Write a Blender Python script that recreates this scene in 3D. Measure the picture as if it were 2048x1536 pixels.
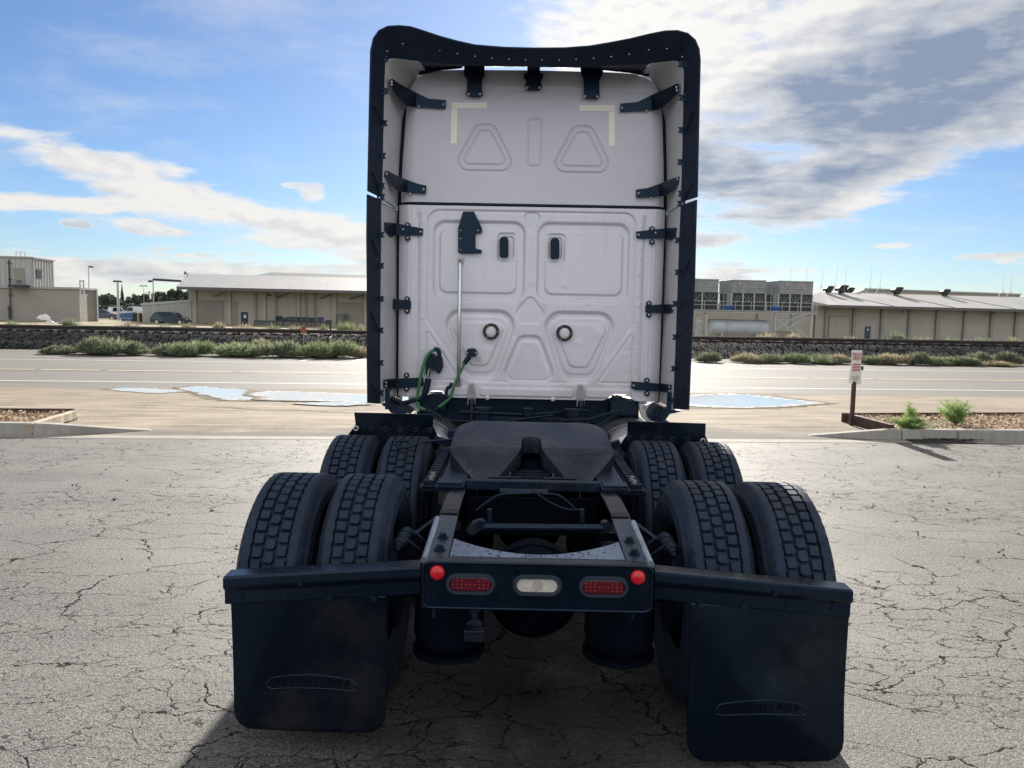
import bpy, bmesh, math, random
import numpy as np
from mathutils import Vector, Matrix, Euler
from math import radians, sin, cos, pi, atan2, sqrt

scene = bpy.context.scene
for o in list(bpy.data.objects):
    bpy.data.objects.remove(o, do_unlink=True)
COL = scene.collection

# ------------------------------------------------------------------ camera
CAM_X, CAM_H, FOCAL = -0.092, 1.767, 1541.3          # focal length in pixels of a 2048 wide frame
PITCH, ROLL, YAW = 0.089, 0.0189, 0.007
cam_data = bpy.data.cameras.new('camera')
cam_data.sensor_width = 36.0
cam_data.lens = FOCAL / 2048 * 36.0
cam_data.clip_start = 0.05
cam_data.clip_end = 6000
cam = bpy.data.objects.new('camera', cam_data)
COL.objects.link(cam)
cam.location = (CAM_X, 0, CAM_H)
_fwd = Vector((-sin(YAW) * cos(PITCH), cos(YAW) * cos(PITCH), -sin(PITCH)))
_right = Vector((cos(YAW), sin(YAW), 0))
_up = _right.cross(_fwd)
_r2 = _right * cos(ROLL) + _up * sin(ROLL)
_u2 = _up * cos(ROLL) - _right * sin(ROLL)
cam.matrix_world = Matrix(((_r2.x, _u2.x, -_fwd.x, CAM_X), (_r2.y, _u2.y, -_fwd.y, 0), (_r2.z, _u2.z, -_fwd.z, CAM_H), (0, 0, 0, 1)))
scene.camera = cam

# ------------------------------------------------------------------ colour management
scene.view_settings.view_transform = 'Standard'
scene.view_settings.look = 'None'
scene.view_settings.gamma = 1.0
scene.view_settings.use_curve_mapping = False
scene.view_settings.exposure = 1.45

# ------------------------------------------------------------------ sun
SUN_EL, SUN_AZ = radians(22.0), radians(1.7)           # azimuth: clockwise from +Y
sun_dir = Vector((sin(SUN_AZ) * cos(SUN_EL), cos(SUN_AZ) * cos(SUN_EL), sin(SUN_EL)))
sl = bpy.data.lights.new('sun', 'SUN')
sl.energy = 4.4
sl.angle = radians(0.53)
sl.color = (1.0, 0.94, 0.84)
sun = bpy.data.objects.new('sun', sl)
COL.objects.link(sun)
sun.rotation_euler = (-sun_dir).to_track_quat('-Z', 'Y').to_euler()


# ------------------------------------------------------------------ node arithmetic
class NX:
    """wraps a node socket so that shader maths can be written as plain arithmetic"""
    tree = None

    def __init__(self, s):
        self.s = s

    @staticmethod
    def op(kind, *args, clamp=False):
        n = NX.tree.nodes.new('ShaderNodeMath')
        n.operation = kind
        n.use_clamp = clamp
        for i, a in enumerate(args):
            if isinstance(a, NX):
                NX.tree.links.new(a.s, n.inputs[i])
            else:
                n.inputs[i].default_value = a
        return NX(n.outputs[0])

    def __add__(self, o): return NX.op('ADD', self, o)
    __radd__ = __add__
    def __sub__(self, o): return NX.op('SUBTRACT', self, o)
    def __rsub__(self, o): return NX.op('SUBTRACT', o, self)
    def __mul__(self, o): return NX.op('MULTIPLY', self, o)
    __rmul__ = __mul__
    def __truediv__(self, o): return NX.op('DIVIDE', self, o)
    def __neg__(self): return NX.op('MULTIPLY', self, -1.0)
    def clamp(self): return NX.op('ADD', self, 0.0, clamp=True)
    def max(self, o): return NX.op('MAXIMUM', self, o)
    def min(self, o): return NX.op('MINIMUM', self, o)
    def abs(self): return NX.op('ABSOLUTE', self)
    def pow(self, o): return NX.op('POWER', self, o)

    def smooth(self, a, b):
        n = NX.tree.nodes.new('ShaderNodeMapRange')
        n.interpolation_type = 'SMOOTHSTEP'
        NX.tree.links.new(self.s, n.inputs[0])
        n.inputs[1].default_value = a
        n.inputs[2].default_value = b
        return NX(n.outputs[0])

    def gauss(self, c, w):
        d = (self - c) * (1.0 / w)
        return NX.op('EXPONENT', d * d * -1.0)


def nx_noise(vec, scale, detail=6, rough=0.55, dist=0.0, lac=2.0, out=0, dim='3D'):
    n = NX.tree.nodes.new('ShaderNodeTexNoise')
    n.noise_dimensions = dim
    NX.tree.links.new(vec, n.inputs['Vector'])
    n.inputs['Scale'].default_value = scale
    n.inputs['Detail'].default_value = detail
    n.inputs['Roughness'].default_value = rough
    n.inputs['Lacunarity'].default_value = lac
    n.inputs['Distortion'].default_value = dist
    return NX(n.outputs[out])


def nx_comb(x, y, z=0.0):
    n = NX.tree.nodes.new('ShaderNodeCombineXYZ')
    for i, a in enumerate((x, y, z)):
        if isinstance(a, NX):
            NX.tree.links.new(a.s, n.inputs[i])
        else:
            n.inputs[i].default_value = a
    return n.outputs[0]


def nx_mix(fac, a, b):
    n = NX.tree.nodes.new('ShaderNodeMix')
    n.data_type = 'RGBA'
    n.clamp_factor = True
    for s, v in ((n.inputs['Factor'], fac), (n.inputs[6], a), (n.inputs[7], b)):
        if isinstance(v, NX):
            NX.tree.links.new(v.s, s)
        elif hasattr(v, 'links'):
            NX.tree.links.new(v, s)
        elif isinstance(v, (tuple, list)):
            s.default_value = (*v[:3], 1.0)
        else:
            s.default_value = v
    return n.outputs[2]


# ------------------------------------------------------------------ sky
world = bpy.data.worlds.new('World')
scene.world = world
world.use_nodes = True
wt = world.node_tree
wt.nodes.clear()
NX.tree = wt
w_out = wt.nodes.new('ShaderNodeOutputWorld')
w_bg = wt.nodes.new('ShaderNodeBackground')
w_bg.inputs['Strength'].default_value = 0.05
wt.links.new(w_bg.outputs[0], w_out.inputs[0])
w_sky = wt.nodes.new('ShaderNodeTexSky')
w_sky.sky_type = 'NISHITA'
w_sky.sun_disc = False
w_sky.sun_elevation = SUN_EL
w_sky.sun_rotation = SUN_AZ
w_sky.altitude = 100
w_sky.air_density = 1.0
w_sky.dust_density = 0.22
w_sky.ozone_density = 2.0
w_tc = wt.nodes.new('ShaderNodeTexCoord')
w_sep = wt.nodes.new('ShaderNodeSeparateXYZ')
wt.links.new(w_tc.outputs['Generated'], w_sep.inputs[0])
dx, dy, dz = (NX(s) for s in w_sep.outputs)
az = NX.op('ARCTAN2', dx, dy)
el = NX.op('ARCSINE', dz)
# clouds float on a level sheet: looking lower means looking further along it
den = dz.max(0.0) + 0.10
qx, qy = dx / den, dy / den
q = nx_comb(qx, qy, 0.3)
# big soft warp so that edges billow
wx = nx_noise(nx_comb(qx, qy, 4.0), 1.1, 4) - 0.5
wy = nx_noise(nx_comb(qx, qy, 9.0), 1.1, 4) - 0.5
azw = az + wx * 0.10
elw = el + wy * 0.05
n1 = nx_noise(nx_comb(qx + wx * 0.5, qy + wy * 0.5, 0.3), 1.35, 9, 0.58)
n2 = nx_noise(nx_comb(qx * 0.55 + wx * 0.3, qy * 1.2 + wy * 0.3, 2.3), 2.6, 9, 0.6)
n3 = nx_noise(nx_comb(az * 6.0, el * 15.0, 7.0), 1.6, 8, 0.58)        # puffs seen side on, low in the sky
n3b = nx_noise(nx_comb((az + (SUN_AZ - az) * 0.03) * 6.0, (el + 0.008) * 15.0, 7.0), 1.6, 8, 0.58)
n1b = nx_noise(nx_comb(qx + wx * 0.5, qy + wy * 0.5 + 0.03 - el * 0.1, 0.3), 1.35, 9, 0.58)

# the grey deck on the sun's right
low = 0.052 + (az + wx * 0.16 - 0.20) * 0.33                           # its lower edge climbs to the right
dk = el + wy * 0.07 - low
deck = dk.smooth(-0.030, 0.05) * (az + (el - 0.1) * 0.52 + wx * 0.12).smooth(0.0, 0.20)
body_top = 0.225 + (az + wx * 0.25 - 0.217) * 0.62
deck_body = dk.smooth(0.0, 0.085) * (body_top - el + wy * 0.12).smooth(-0.05, 0.07) * az.smooth(0.0, 0.16)
# broken bright cloud round the sun
glow_cl = (az - 0.14).gauss(0.0, 0.26) * (el - 0.42).gauss(0.0, 0.17)
# the long streak on the left
sk = el + wy * 0.03 - (0.098 - (az + wx * 0.08 + 0.20) * 0.235)
streak = (sk.gauss(-0.012, 0.032) * az.smooth(-0.66, -0.50) + (el + wy * 0.02 - 0.112).gauss(0.0, 0.014) * (1.0 - az.smooth(-0.56, -0.40)) * 0.9) * (1.0 - az.smooth(-0.12, 0.10))
# the low bank along the horizon
bank = (el + wy * 0.02).gauss(0.043, 0.034) * (1.0 - az.smooth(-0.05, 0.20)) + (el + wy * 0.02 - 0.062).gauss(0.0, 0.024) * az.gauss(0.25, 0.12) * 1.1 + (el + wy * 0.01).gauss(0.02, 0.016) * az.smooth(0.1, 0.3) * 0.7
# unseen cloud beside, above and behind the view, thickened as fill light
rest = NX.op('ABSOLUTE', az).smooth(0.66, 1.1) * 0.62 + el.smooth(0.42, 0.7) * 0.45

cov = (deck * 0.86).max(glow_cl * 0.74).max(streak * 0.92).max(bank * 0.84).max(rest)
nn = (n1 - 0.5) * 1.1 + (n2 - 0.5) * 0.9 + (n3 - 0.5) * 1.0
dens_raw = nn * 1.40 + cov * 1.25 - 0.62
dens = dens_raw.smooth(-0.10, 0.40)
wisp = (nn * 1.2 + 0.10).smooth(0.0, 0.7) * 0.30                        # thin veil in the blue
# puffs
def puff(a, e, wa, we):
    return ((az + wx * 0.03) - a).gauss(0.0, wa) * ((el + wy * 0.03) - e).gauss(0.0, we)
pf = puff(-0.259, 0.148, 0.019, 0.010) + puff(-0.385, 0.137, 0.026, 0.015) + puff(-0.45, 0.094, 0.026, 0.010) + puff(-0.42, 0.087, 0.026, 0.007) + puff(-0.52, 0.092, 0.020, 0.006) + puff(-0.285, 0.155, 0.014, 0.004) + puff(-0.29, 0.085, 0.05, 0.006) \
    + puff(0.44, 0.088, 0.02, 0.004) + puff(0.55, 0.07, 0.05, 0.006)
pfd = (pf * 1.3 + (n3 - 0.5) * 2.2).smooth(0.40, 0.95)
dens = dens.max(pfd * 0.9).max(wisp)
# light through the cloud: white, brighter toward the sun and behind the camera, slate where it is thick
sd = NX.op('ADD', dx * sun_dir.x + dy * sun_dir.y, dz * sun_dir.z)
near_sun = (sd.max(0.0)).pow(14.0)
rear = (0.25 - sd).smooth(0.0, 1.0)                                     # extra brightness for unseen sunlit cloud behind the camera, as fill light
lum = 6.5 + near_sun * 1.0 + rear * 7.0
under = (n3b - n3) * 2.6 + (n1b - n1) * 1.6                             # the side turned from the sun
body = deck_body * (0.74 + nn * 1.9) + bank * 0.22 + pf * 0.12
shade = (body + under * (0.22 + 0.6 * dens)).clamp() * dens.smooth(0.1, 0.8)
lit = nx_mix(shade, (1.0, 0.975, 0.935), (0.30, 0.37, 0.50))
lum_n = wt.nodes.new('ShaderNodeVectorMath')
lum_n.operation = 'SCALE'
wt.links.new(lit, lum_n.inputs[0])
wt.links.new(lum.s, lum_n.inputs['Scale'])
horizon_fade = el.smooth(-0.01, 0.03)
sky_tint = wt.nodes.new('ShaderNodeVectorMath')
sky_tint.operation = 'MULTIPLY'
wt.links.new(w_sky.outputs[0], sky_tint.inputs[0])
sky_tint.inputs[1].default_value = (0.51, 0.62, 0.80)       # the photograph's cool white balance
sky_mix = nx_mix(dens * 0.96 * horizon_fade, sky_tint.outputs[0], lum_n.outputs[0])
wt.links.new(sky_mix, w_bg.inputs['Color'])

# ================================================================== helpers
def _cam_ray(x, y):
    ddx, ddy = x - 1024, y - 768
    a = (ddx * cos(ROLL) + ddy * sin(ROLL)) / FOCAL
    b = -(-ddx * sin(ROLL) + ddy * cos(ROLL)) / FOCAL
    Y = cos(PITCH) + b * sin(PITCH)
    Z = -sin(PITCH) + b * cos(PITCH)
    return (a * cos(YAW) - Y * sin(YAW), a * sin(YAW) + Y * cos(YAW), Z)


def P(x, y, Y):
    """the place at distance Y that the survey photograph shows at (x, y)"""
    r = _cam_ray(x, y)
    s = Y / r[1]
    return Vector((CAM_X + r[0] * s, Y, CAM_H + r[2] * s))


def G(x, y, z=0.0):
    """the place on level z that the survey photograph shows at (x, y)"""
    r = _cam_ray(x, y)
    s = (z - CAM_H) / r[2]
    return Vector((CAM_X + r[0] * s, r[1] * s, z))


class MB:
    """collects shapes and links them as one mesh object"""

    def __init__(self):
        self.v, self.f = [], []

    def add(self, vs, fs):
        n = len(self.v)
        self.v += [tuple(p) for p in vs]
        self.f += [tuple(i + n for i in f) for f in fs]
        return self

    def box(self, x0, x1, y0, y1, z0, z1):
        vs = [(x, y, z) for z in (z0, z1) for y in (y0, y1) for x in (x0, x1)]
        return self.add(vs, [(0, 2, 3, 1), (4, 5, 7, 6), (0, 1, 5, 4), (2, 6, 7, 3), (0, 4, 6, 2), (1, 3, 7, 5)])

    def obox(self, c, size, rot=None):
        c = Vector(c)
        m = rot if rot is not None else Matrix.Identity(3)
        vs = [c + m @ Vector((sx * size[0] / 2, sy * size[1] / 2, sz * size[2] / 2)) for sz in (-1, 1) for sy in (-1, 1) for sx in (-1, 1)]
        return self.add(vs, [(0, 2, 3, 1), (4, 5, 7, 6), (0, 1, 5, 4), (2, 6, 7, 3), (0, 4, 6, 2), (1, 3, 7, 5)])

    def bar(self, a, b, w, h, up=(0, 0, 1)):
        a, b = Vector(a), Vector(b)
        d = (b - a).normalized()
        up = Vector(up)
        if abs(d.dot(up)) > 0.98:
            up = Vector((0, 1, 0))
        s = d.cross(up).normalized()
        u = s.cross(d)
        vs = []
        for p in (a, b):
            vs += [p - s * w / 2 - u * h / 2, p + s * w / 2 - u * h / 2, p + s * w / 2 + u * h / 2, p - s * w / 2 + u * h / 2]
        return self.add(vs, [(0, 1, 2, 3), (7, 6, 5, 4), (0, 4, 5, 1), (1, 5, 6, 2), (2, 6, 7, 3), (3, 7, 4, 0)])

    def tube(self, pts, r, n=8, caps=True):
        pts = [Vector(p) for p in pts]
        rs = r if isinstance(r, (list, tuple)) else [r] * len(pts)
        base = len(self.v)
        prev = None
        for i, p in enumerate(pts):
            d = ((pts[min(i + 1, len(pts) - 1)] - pts[max(i - 1, 0)])).normalized()
            if prev is None:
                prev = d.cross(Vector((0, 0, 1)))
                if prev.length < 0.1:
                    prev = d.cross(Vector((0, 1, 0)))
            s = (prev - d * prev.dot(d)).normalized()
            prev = s
            u = d.cross(s)
            for k in range(n):
                t = 2 * pi * k / n
                self.v.append(tuple(p + (s * cos(t) + u * sin(t)) * rs[i]))
        for i in range(len(pts) - 1):
            for k in range(n):
                k2 = (k + 1) % n
                self.f.append((base + i * n + k, base + i * n + k2, base + (i + 1) * n + k2, base + (i + 1) * n + k))
        if caps:
            self.f.append(tuple(base + k for k in reversed(range(n))))
            self.f.append(tuple(base + (len(pts) - 1) * n + k for k in range(n)))
        return self

    def lathe(self, prof, c=(0, 0, 0), axis=(1, 0, 0), n=48, closed=False):
        """prof: (distance along axis, radius)"""
        c, ax = Vector(c), Vector(axis).normalized()
        s = ax.cross(Vector((0, 0, 1)))
        if s.length < 0.1:
            s = ax.cross(Vector((0, 1, 0)))
        s.normalize()
        u = s.cross(ax)
        base = len(self.v)
        for a, r in prof:
            for k in range(n):
                t = 2 * pi * k / n
                self.v.append(tuple(c + ax * a + (s * cos(t) + u * sin(t)) * r))
        m = len(prof)
        for i in range(m if closed else m - 1):
            j = (i + 1) % m
            for k in range(n):
                k2 = (k + 1) % n
                self.f.append((base + i * n + k, base + i * n + k2, base + j * n + k2, base + j * n + k))
        return self

    def cyl(self, a, b, r, n=16, r2=None):
        a, b = Vector(a), Vector(b)
        L = (b - a).length
        r2 = r if r2 is None else r2
        return self.lathe([(0, 1e-4), (0, r), (L, r2), (L, 1e-4)], a, (b - a), n)

    def plate(self, pts, t):
        """a flat outline of 3D points given thickness by the vector t"""
        pts = [Vector(p) for p in pts]
        t = Vector(t)
        n = len(pts)
        fs = [tuple(range(n)), tuple(range(2 * n - 1, n - 1, -1))]
        fs += [(i, i + n, (i + 1) % n + n, (i + 1) % n) for i in range(n)]
        return self.add(pts + [p + t for p in pts], fs)

    def loft(self, A, B, t=None):
        """a strip between two rows of points; with t, given thickness"""
        A, B = [Vector(p) for p in A], [Vector(p) for p in B]
        n = len(A)
        if t is None:
            return self.add(A + B, [(i, i + 1, n + i + 1, n + i) for i in range(n - 1)])
        ts = t if isinstance(t, list) else [Vector(t)] * n
        vs = A + B + [a + s for a, s in zip(A, ts)] + [b + s for b, s in zip(B, ts)]
        fs = []
        for i in range(n - 1):
            fs += [(i, i + 1, n + i + 1, n + i), (3 * n + i, 3 * n + i + 1, 2 * n + i + 1, 2 * n + i),
                   (2 * n + i, 2 * n + i + 1, i + 1, i), (n + i, n + i + 1, 3 * n + i + 1, 3 * n + i)]
        fs += [(0, n, 3 * n, 2 * n), (n - 1, 3 * n - 1, 4 * n - 1, 2 * n - 1)]
        return self.add(vs, fs)

    def mesh(self, name, mat, smooth=None, fix=True):
        me = bpy.data.meshes.new(name)
        me.from_pydata(self.v, [], self.f)
        if fix:
            bm = bmesh.new()
            bm.from_mesh(me)
            bmesh.ops.recalc_face_normals(bm, faces=bm.faces)
            bm.to_mesh(me)
            bm.free()
        if mat is not None:
            me.materials.append(mat)
        if smooth:
            me.shade_smooth()
            me.set_sharp_from_angle(angle=radians(smooth))
        return me

    def build(self, name, mat, parent=None, smooth=None, bevel=None, fix=True, loc=None):
        o = bpy.data.objects.new(name, self.mesh(name, mat, smooth, fix))
        COL.objects.link(o)
        if parent is not None:
            o.parent = parent
        if loc is not None:
            o.location = loc
        if bevel:
            m = o.modifiers.new('bevel', 'BEVEL')
            m.width = bevel
            m.segments = 2
            m.limit_method = 'ANGLE'
            m.angle_limit = radians(40)
        return o


def tag(o, label=None, cat=None, group=None, kind=None):
    if label:
        o['label'] = label
    if cat:
        o['category'] = cat
    if group:
        o['group'] = group
    if kind:
        o['kind'] = kind
    return o


def thing(name, label, cat, loc=(0, 0, 0), group=None, rz=0.0):
    o = bpy.data.objects.new(name, None)
    o.empty_display_size = 0.2
    COL.objects.link(o)
    o.location = loc
    o.rotation_euler = (0, 0, rz)
    return tag(o, label, cat, group)


def structure(o):
    o['kind'] = 'structure'
    return o


def instance(o, parent=None, loc=None, rot=None, scale=None):
    c = o.copy()
    COL.objects.link(c)
    if parent is not None:
        c.parent = parent
    if loc is not None:
        c.location = loc
    if rot is not None:
        c.rotation_euler = rot
    if scale is not None:
        c.scale = scale
    return c


def copy_tree(o, parent=None):
    c = o.copy()
    COL.objects.link(c)
    if parent is not None:
        c.parent = parent
    for ch in list(o.children):
        copy_tree(ch, c)
    return c


# ================================================================== materials
MATS = {}


def mat(name, col, rough=0.6, metal=0.0, spec=0.5, var=0.12, scale=6.0, bump=0.0, bscale=80.0, dust=None, dust_amt=0.0, rvar=0.12, coat=0.0, col2=None):
    """painted, rubber or metal surface with uneven tone, uneven gloss, fine grain and optional grime"""
    if name in MATS:
        return MATS[name]
    m = bpy.data.materials.new(name)
    m.use_nodes = True
    nt = m.node_tree
    NX.tree = nt
    b = nt.nodes['Principled BSDF']
    tc = nt.nodes.new('ShaderNodeTexCoord')
    obj = tc.outputs['Object']
    n = nx_noise(obj, scale, 6, 0.6)
    n2 = nx_noise(obj, scale * 5.3, 5, 0.6)
    f = (n * 0.65 + n2 * 0.35 - 0.5) * 2.0
    c2 = col2 if col2 else tuple(max(0.0, c * (1 - 2.2 * var)) for c in col)
    c1 = col if col2 else tuple(min(1.0, c * (1 + 1.0 * var)) for c in col)
    base = nx_mix((f * 0.9 + 0.45).clamp(), c2, c1)
    if dust is not None:
        n3 = nx_noise(obj, scale * 0.7, 8, 0.65)
        base = nx_mix((n3 - 0.45).smooth(0.0, 0.3) * dust_amt, base, dust)
    nt.links.new(base, b.inputs['Base Color'])
    r = (n2 - 0.5) * (rvar * 2.0) + rough
    nt.links.new(r.clamp().s, b.inputs['Roughness'])
    b.inputs['Metallic'].default_value = metal
    b.inputs['Specular IOR Level'].default_value = spec
    if max(col) < 0.05 and col[2] > col[0] * 1.25 and metal < 0.5:
        b.inputs['Specular Tint'].default_value = (0.42, 0.66, 1.0, 1.0)      # lens flare's blue veil put into the gloss of the blacks
    b.inputs['Coat Weight'].default_value = coat
    b.inputs['Coat Roughness'].default_value = 0.08
    if bump:
        bn = nt.nodes.new('ShaderNodeBump')
        bn.inputs['Strength'].default_value = bump
        bn.inputs['Distance'].default_value = 0.01
        h = nx_noise(obj, bscale, 5, 0.6)
        nt.links.new(h.s, bn.inputs['Height'])
        nt.links.new(bn.outputs[0], b.inputs['Normal'])
    MATS[name] = m
    return m


def new_mat(name):
    m = bpy.data.materials.new(name)
    m.use_nodes = True
    NX.tree = m.node_tree
    MATS[name] = m
    return m, m.node_tree, m.node_tree.nodes['Principled BSDF']


def world_pos(nt):
    g = nt.nodes.new('ShaderNodeNewGeometry')
    s = nt.nodes.new('ShaderNodeSeparateXYZ')
    nt.links.new(g.outputs['Position'], s.inputs[0])
    return g.outputs['Position'], NX(s.outputs[0]), NX(s.outputs[1]), NX(s.outputs[2])


def nx_voronoi(vec, scale, feature='DISTANCE_TO_EDGE', out='Distance', rnd=1.0):
    n = NX.tree.nodes.new('ShaderNodeTexVoronoi')
    n.voronoi_dimensions = '2D'
    n.feature = feature
    n.inputs['Scale'].default_value = scale
    n.inputs['Randomness'].default_value = rnd
    NX.tree.links.new(vec, n.inputs['Vector'])
    return NX(n.outputs[out])


def set_bump(nt, b, h, strength=0.5, dist=0.01):
    bn = nt.nodes.new('ShaderNodeBump')
    bn.inputs['Strength'].default_value = strength
    bn.inputs['Distance'].default_value = dist
    nt.links.new(h.s, bn.inputs['Height'])
    nt.links.new(bn.outputs[0], b.inputs['Normal'])


# cracked, sun-bleached asphalt of the yard
def make_asphalt():
    m, nt, b = new_mat('weathered_asphalt')
    pos, x, y, z = world_pos(nt)
    wa = nx_noise(pos, 1.7, 5, 0.6) - 0.5
    wb = nx_noise(nx_comb(x + 31.0, y + 7.0, 3.0), 1.7, 5, 0.6) - 0.5
    wc = nx_noise(pos, 14.0, 4, 0.65) - 0.5
    wd = nx_noise(nx_comb(x + 11.0, y + 5.0, 1.0), 14.0, 4, 0.65) - 0.5
    X = x + wa * 0.50 + wc * 0.085
    Y = y + wb * 0.36 + wd * 0.075
    c1 = nx_voronoi(nx_comb(X * 0.6, Y * 1.2, 0.0), 2.3)
    c2 = nx_voronoi(nx_comb(X * 0.62 + 4.0, Y * 1.3, 0.0), 5.0)
    c3 = nx_voronoi(nx_comb(X * 0.62 + 9.0, Y * 1.25 + 3.0, 0.0), 11.0)
    patch = nx_noise(nx_comb(x, y, 5.0), 0.55, 4, 0.6)
    keep1 = nx_noise(nx_comb(x, y, 8.0), 2.2, 4, 0.6).smooth(0.41, 0.52)
    keep2 = nx_noise(nx_comb(x, y, 12.0), 3.2, 4, 0.6).smooth(0.42, 0.52)
    keep3 = nx_noise(nx_comb(x, y, 15.0), 4.2, 4, 0.6).smooth(0.43, 0.54)
    worn = nx_noise(pos, 9.0, 4, 0.65)
    wid = ((worn - 0.35).max(0.0) * 3.2 + 0.25).min(1.1)                    # cracks open and close along their length
    k1 = (1.0 - (c1 / wid).smooth(0.007, 0.022)) * keep1
    k2 = (1.0 - (c2 / wid).smooth(0.010, 0.034)) * keep2 * patch.smooth(0.36, 0.52)
    k3 = (1.0 - (c3 / wid).smooth(0.015, 0.056)) * keep3 * patch.smooth(0.40, 0.54) * 0.85
    crack = k1.max(k2).max(k3)
    halo = ((1.0 - c1.smooth(0.0, 0.07)) * keep1).max((1.0 - c2.smooth(0.0, 0.10)) * keep2 * 0.6)
    # aggregate
    g1 = nx_noise(pos, 120.0, 2, 0.6)
    g2 = nx_noise(pos, 46.0, 4, 0.7)
    stone = nx_voronoi(nx_comb(x, y, 0.0), 130.0, 'F1', 'Color')
    big = nx_noise(nx_comb(x * 0.6, y * 1.3, 0.0), 0.8, 6, 0.6)
    tone = (g1 - 0.5) * 2.6 + (g2 - 0.5) * 1.9 + (big - 0.5) * 0.8 + 0.45
    base = nx_mix(tone.clamp(), (0.020, 0.0195, 0.019), (0.232, 0.221, 0.208))
    spk = nx_voronoi(nx_comb(x, y, 0.0), 95.0, 'F1', 'Distance')
    base = nx_mix((1.0 - spk.smooth(0.08, 0.26)) * g2.smooth(0.46, 0.60) * 0.85, base, (0.27, 0.26, 0.245))
    pits = nx_voronoi(nx_comb(x + 2.0, y, 0.0), 36.0, 'F1', 'Distance')
    base = nx_mix((1.0 - pits.smooth(0.05, 0.24)) * g2.smooth(0.47, 0.58) * 0.8, base, (0.014, 0.013, 0.012))
    warm = nx_noise(nx_comb(x, y, 22.0), 0.9, 5, 0.6).smooth(0.5, 0.75)
    base = nx_mix(warm * 0.25, base, (0.17, 0.15, 0.125))
    base = nx_mix(halo * 0.12, base, (0.14, 0.13, 0.12))
    base = nx_mix(crack * 0.82, base, (0.006, 0.0055, 0.005))
    # shade under the truck painted into the asphalt colour, broken up by noise
    under_shade = (x * 0.75).gauss(0.0, 0.75) * nx_noise(nx_comb(x, y * 0.5, 30.0), 1.3, 5, 0.6).smooth(0.26, 0.52)
    base = nx_mix(under_shade * 0.85, base, (0.009, 0.011, 0.015))
    nt.links.new(base, b.inputs['Base Color'])
    nt.links.new((g2 * 0.25 + 0.58).s, b.inputs['Roughness'])
    nt.links.new(((1.0 - crack) * 0.3).s, b.inputs['Specular IOR Level'])
    set_bump(nt, b, g1 * 0.7 + g2 * 0.8 - crack * 0.4, 0.55, 0.008)
    return m


def make_dirt():
    m, nt, b = new_mat('dry_verge_dirt')
    pos, x, y, z = world_pos(nt)
    n = nx_noise(pos, 0.9, 7, 0.62)
    st = nx_noise(nx_comb(x * 0.35 + y * 0.1, y * 3.0 - x * 0.3, 2.0), 1.6, 6, 0.6)     # wheel-dragged streaks
    f = nx_noise(pos, 26.0, 5, 0.7)
    ff = nx_noise(pos, 110.0, 3, 0.7)
    tone = (n - 0.5) * 1.1 + (st - 0.5) * 1.9 + (f - 0.5) * 1.2 + (ff - 0.5) * 0.9 + 0.58
    base = nx_mix(tone.clamp(), (0.085, 0.066, 0.045), (0.345, 0.290, 0.220))
    # bare asphalt shows through nearer the yard and at the road
    ya = y - x * 0.105
    nearp = (1.0 - (ya + (n - 0.5) * 3.0 + (x - 1.0).abs() * 0.16).smooth(11.6, 13.2))
    farp = (ya + (n - 0.5) * 1.6).smooth(17.2, 18.3)
    asph = nx_mix((ff * 0.5 + f * 0.5 - 0.1).clamp(), (0.055, 0.052, 0.049), (0.165, 0.156, 0.144))
    base = nx_mix((nearp.max(farp) * 0.85).clamp(), base, asph)
    # tyre rut
    rut = (y - 13.7 + (x + 5.0) * 0.17 + (n - 0.5) * 0.7).gauss(0.0, 0.10) * x.smooth(-6.6, -5.2) * (1.0 - x.smooth(-3.4, -2.6))
    base = nx_mix(rut * 0.8, base, (0.09, 0.065, 0.045))
    damp = (y - 16.0 - x * 0.02 + (n - 0.5) * 2.0).gauss(0.0, 1.3) * (st.smooth(0.45, 0.6)) * 0.5
    base = nx_mix(damp, base, (0.15, 0.115, 0.08))
    nt.links.new(base, b.inputs['Base Color'])
    b.inputs['Roughness'].default_value = 0.9
    b.inputs['Specular IOR Level'].default_value = 0.25
    set_bump(nt, b, f * 0.7 + st * 0.8 + ff * 0.25 - rut, 0.7, 0.03)
    return m


def make_road():
    m, nt, b = new_mat('road_asphalt')
    pos, x, y, z = world_pos(nt)
    ya = y - x * 0.105
    f = nx_noise(pos, 40.0, 4, 0.7)
    lanes = nx_noise(nx_comb(x * 0.05, ya * 1.6, 0.0), 1.0, 4, 0.6)
    n = nx_noise(pos, 0.6, 6, 0.6)
    tone = (f - 0.5) * 0.8 + (lanes - 0.5) * 1.0 + (n - 0.5) * 0.5 + 0.5
    base = nx_mix(tone.clamp(), (0.075, 0.071, 0.067), (0.165, 0.157, 0.147))
    crk = nx_voronoi(nx_comb(x * 0.16 + n * 0.3, ya + n * 0.5, 0.0), 1.3)
    base = nx_mix((1.0 - crk.smooth(0.005, 0.02)) * n.smooth(0.5, 0.6) * 0.7, base, (0.04, 0.037, 0.035))
    # broken edge of the old lane by the centre line
    brk = (ya - 22.62 + (nx_noise(nx_comb(x, 0.0, 0.0), 1.1, 5, 0.7) - 0.5) * 0.5).gauss(0.0, 0.12) * nx_noise(nx_comb(x, y, 3.0), 1.4, 3, 0.6).smooth(0.38, 0.48)
    base = nx_mix(brk * 0.9, base, (0.05, 0.04, 0.035))
    nt.links.new(base, b.inputs['Base Color'])
    b.inputs['Roughness'].default_value = 0.8
    b.inputs['Specular IOR Level'].default_value = 0.22
    set_bump(nt, b, f, 0.5, 0.01)
    return m


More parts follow.
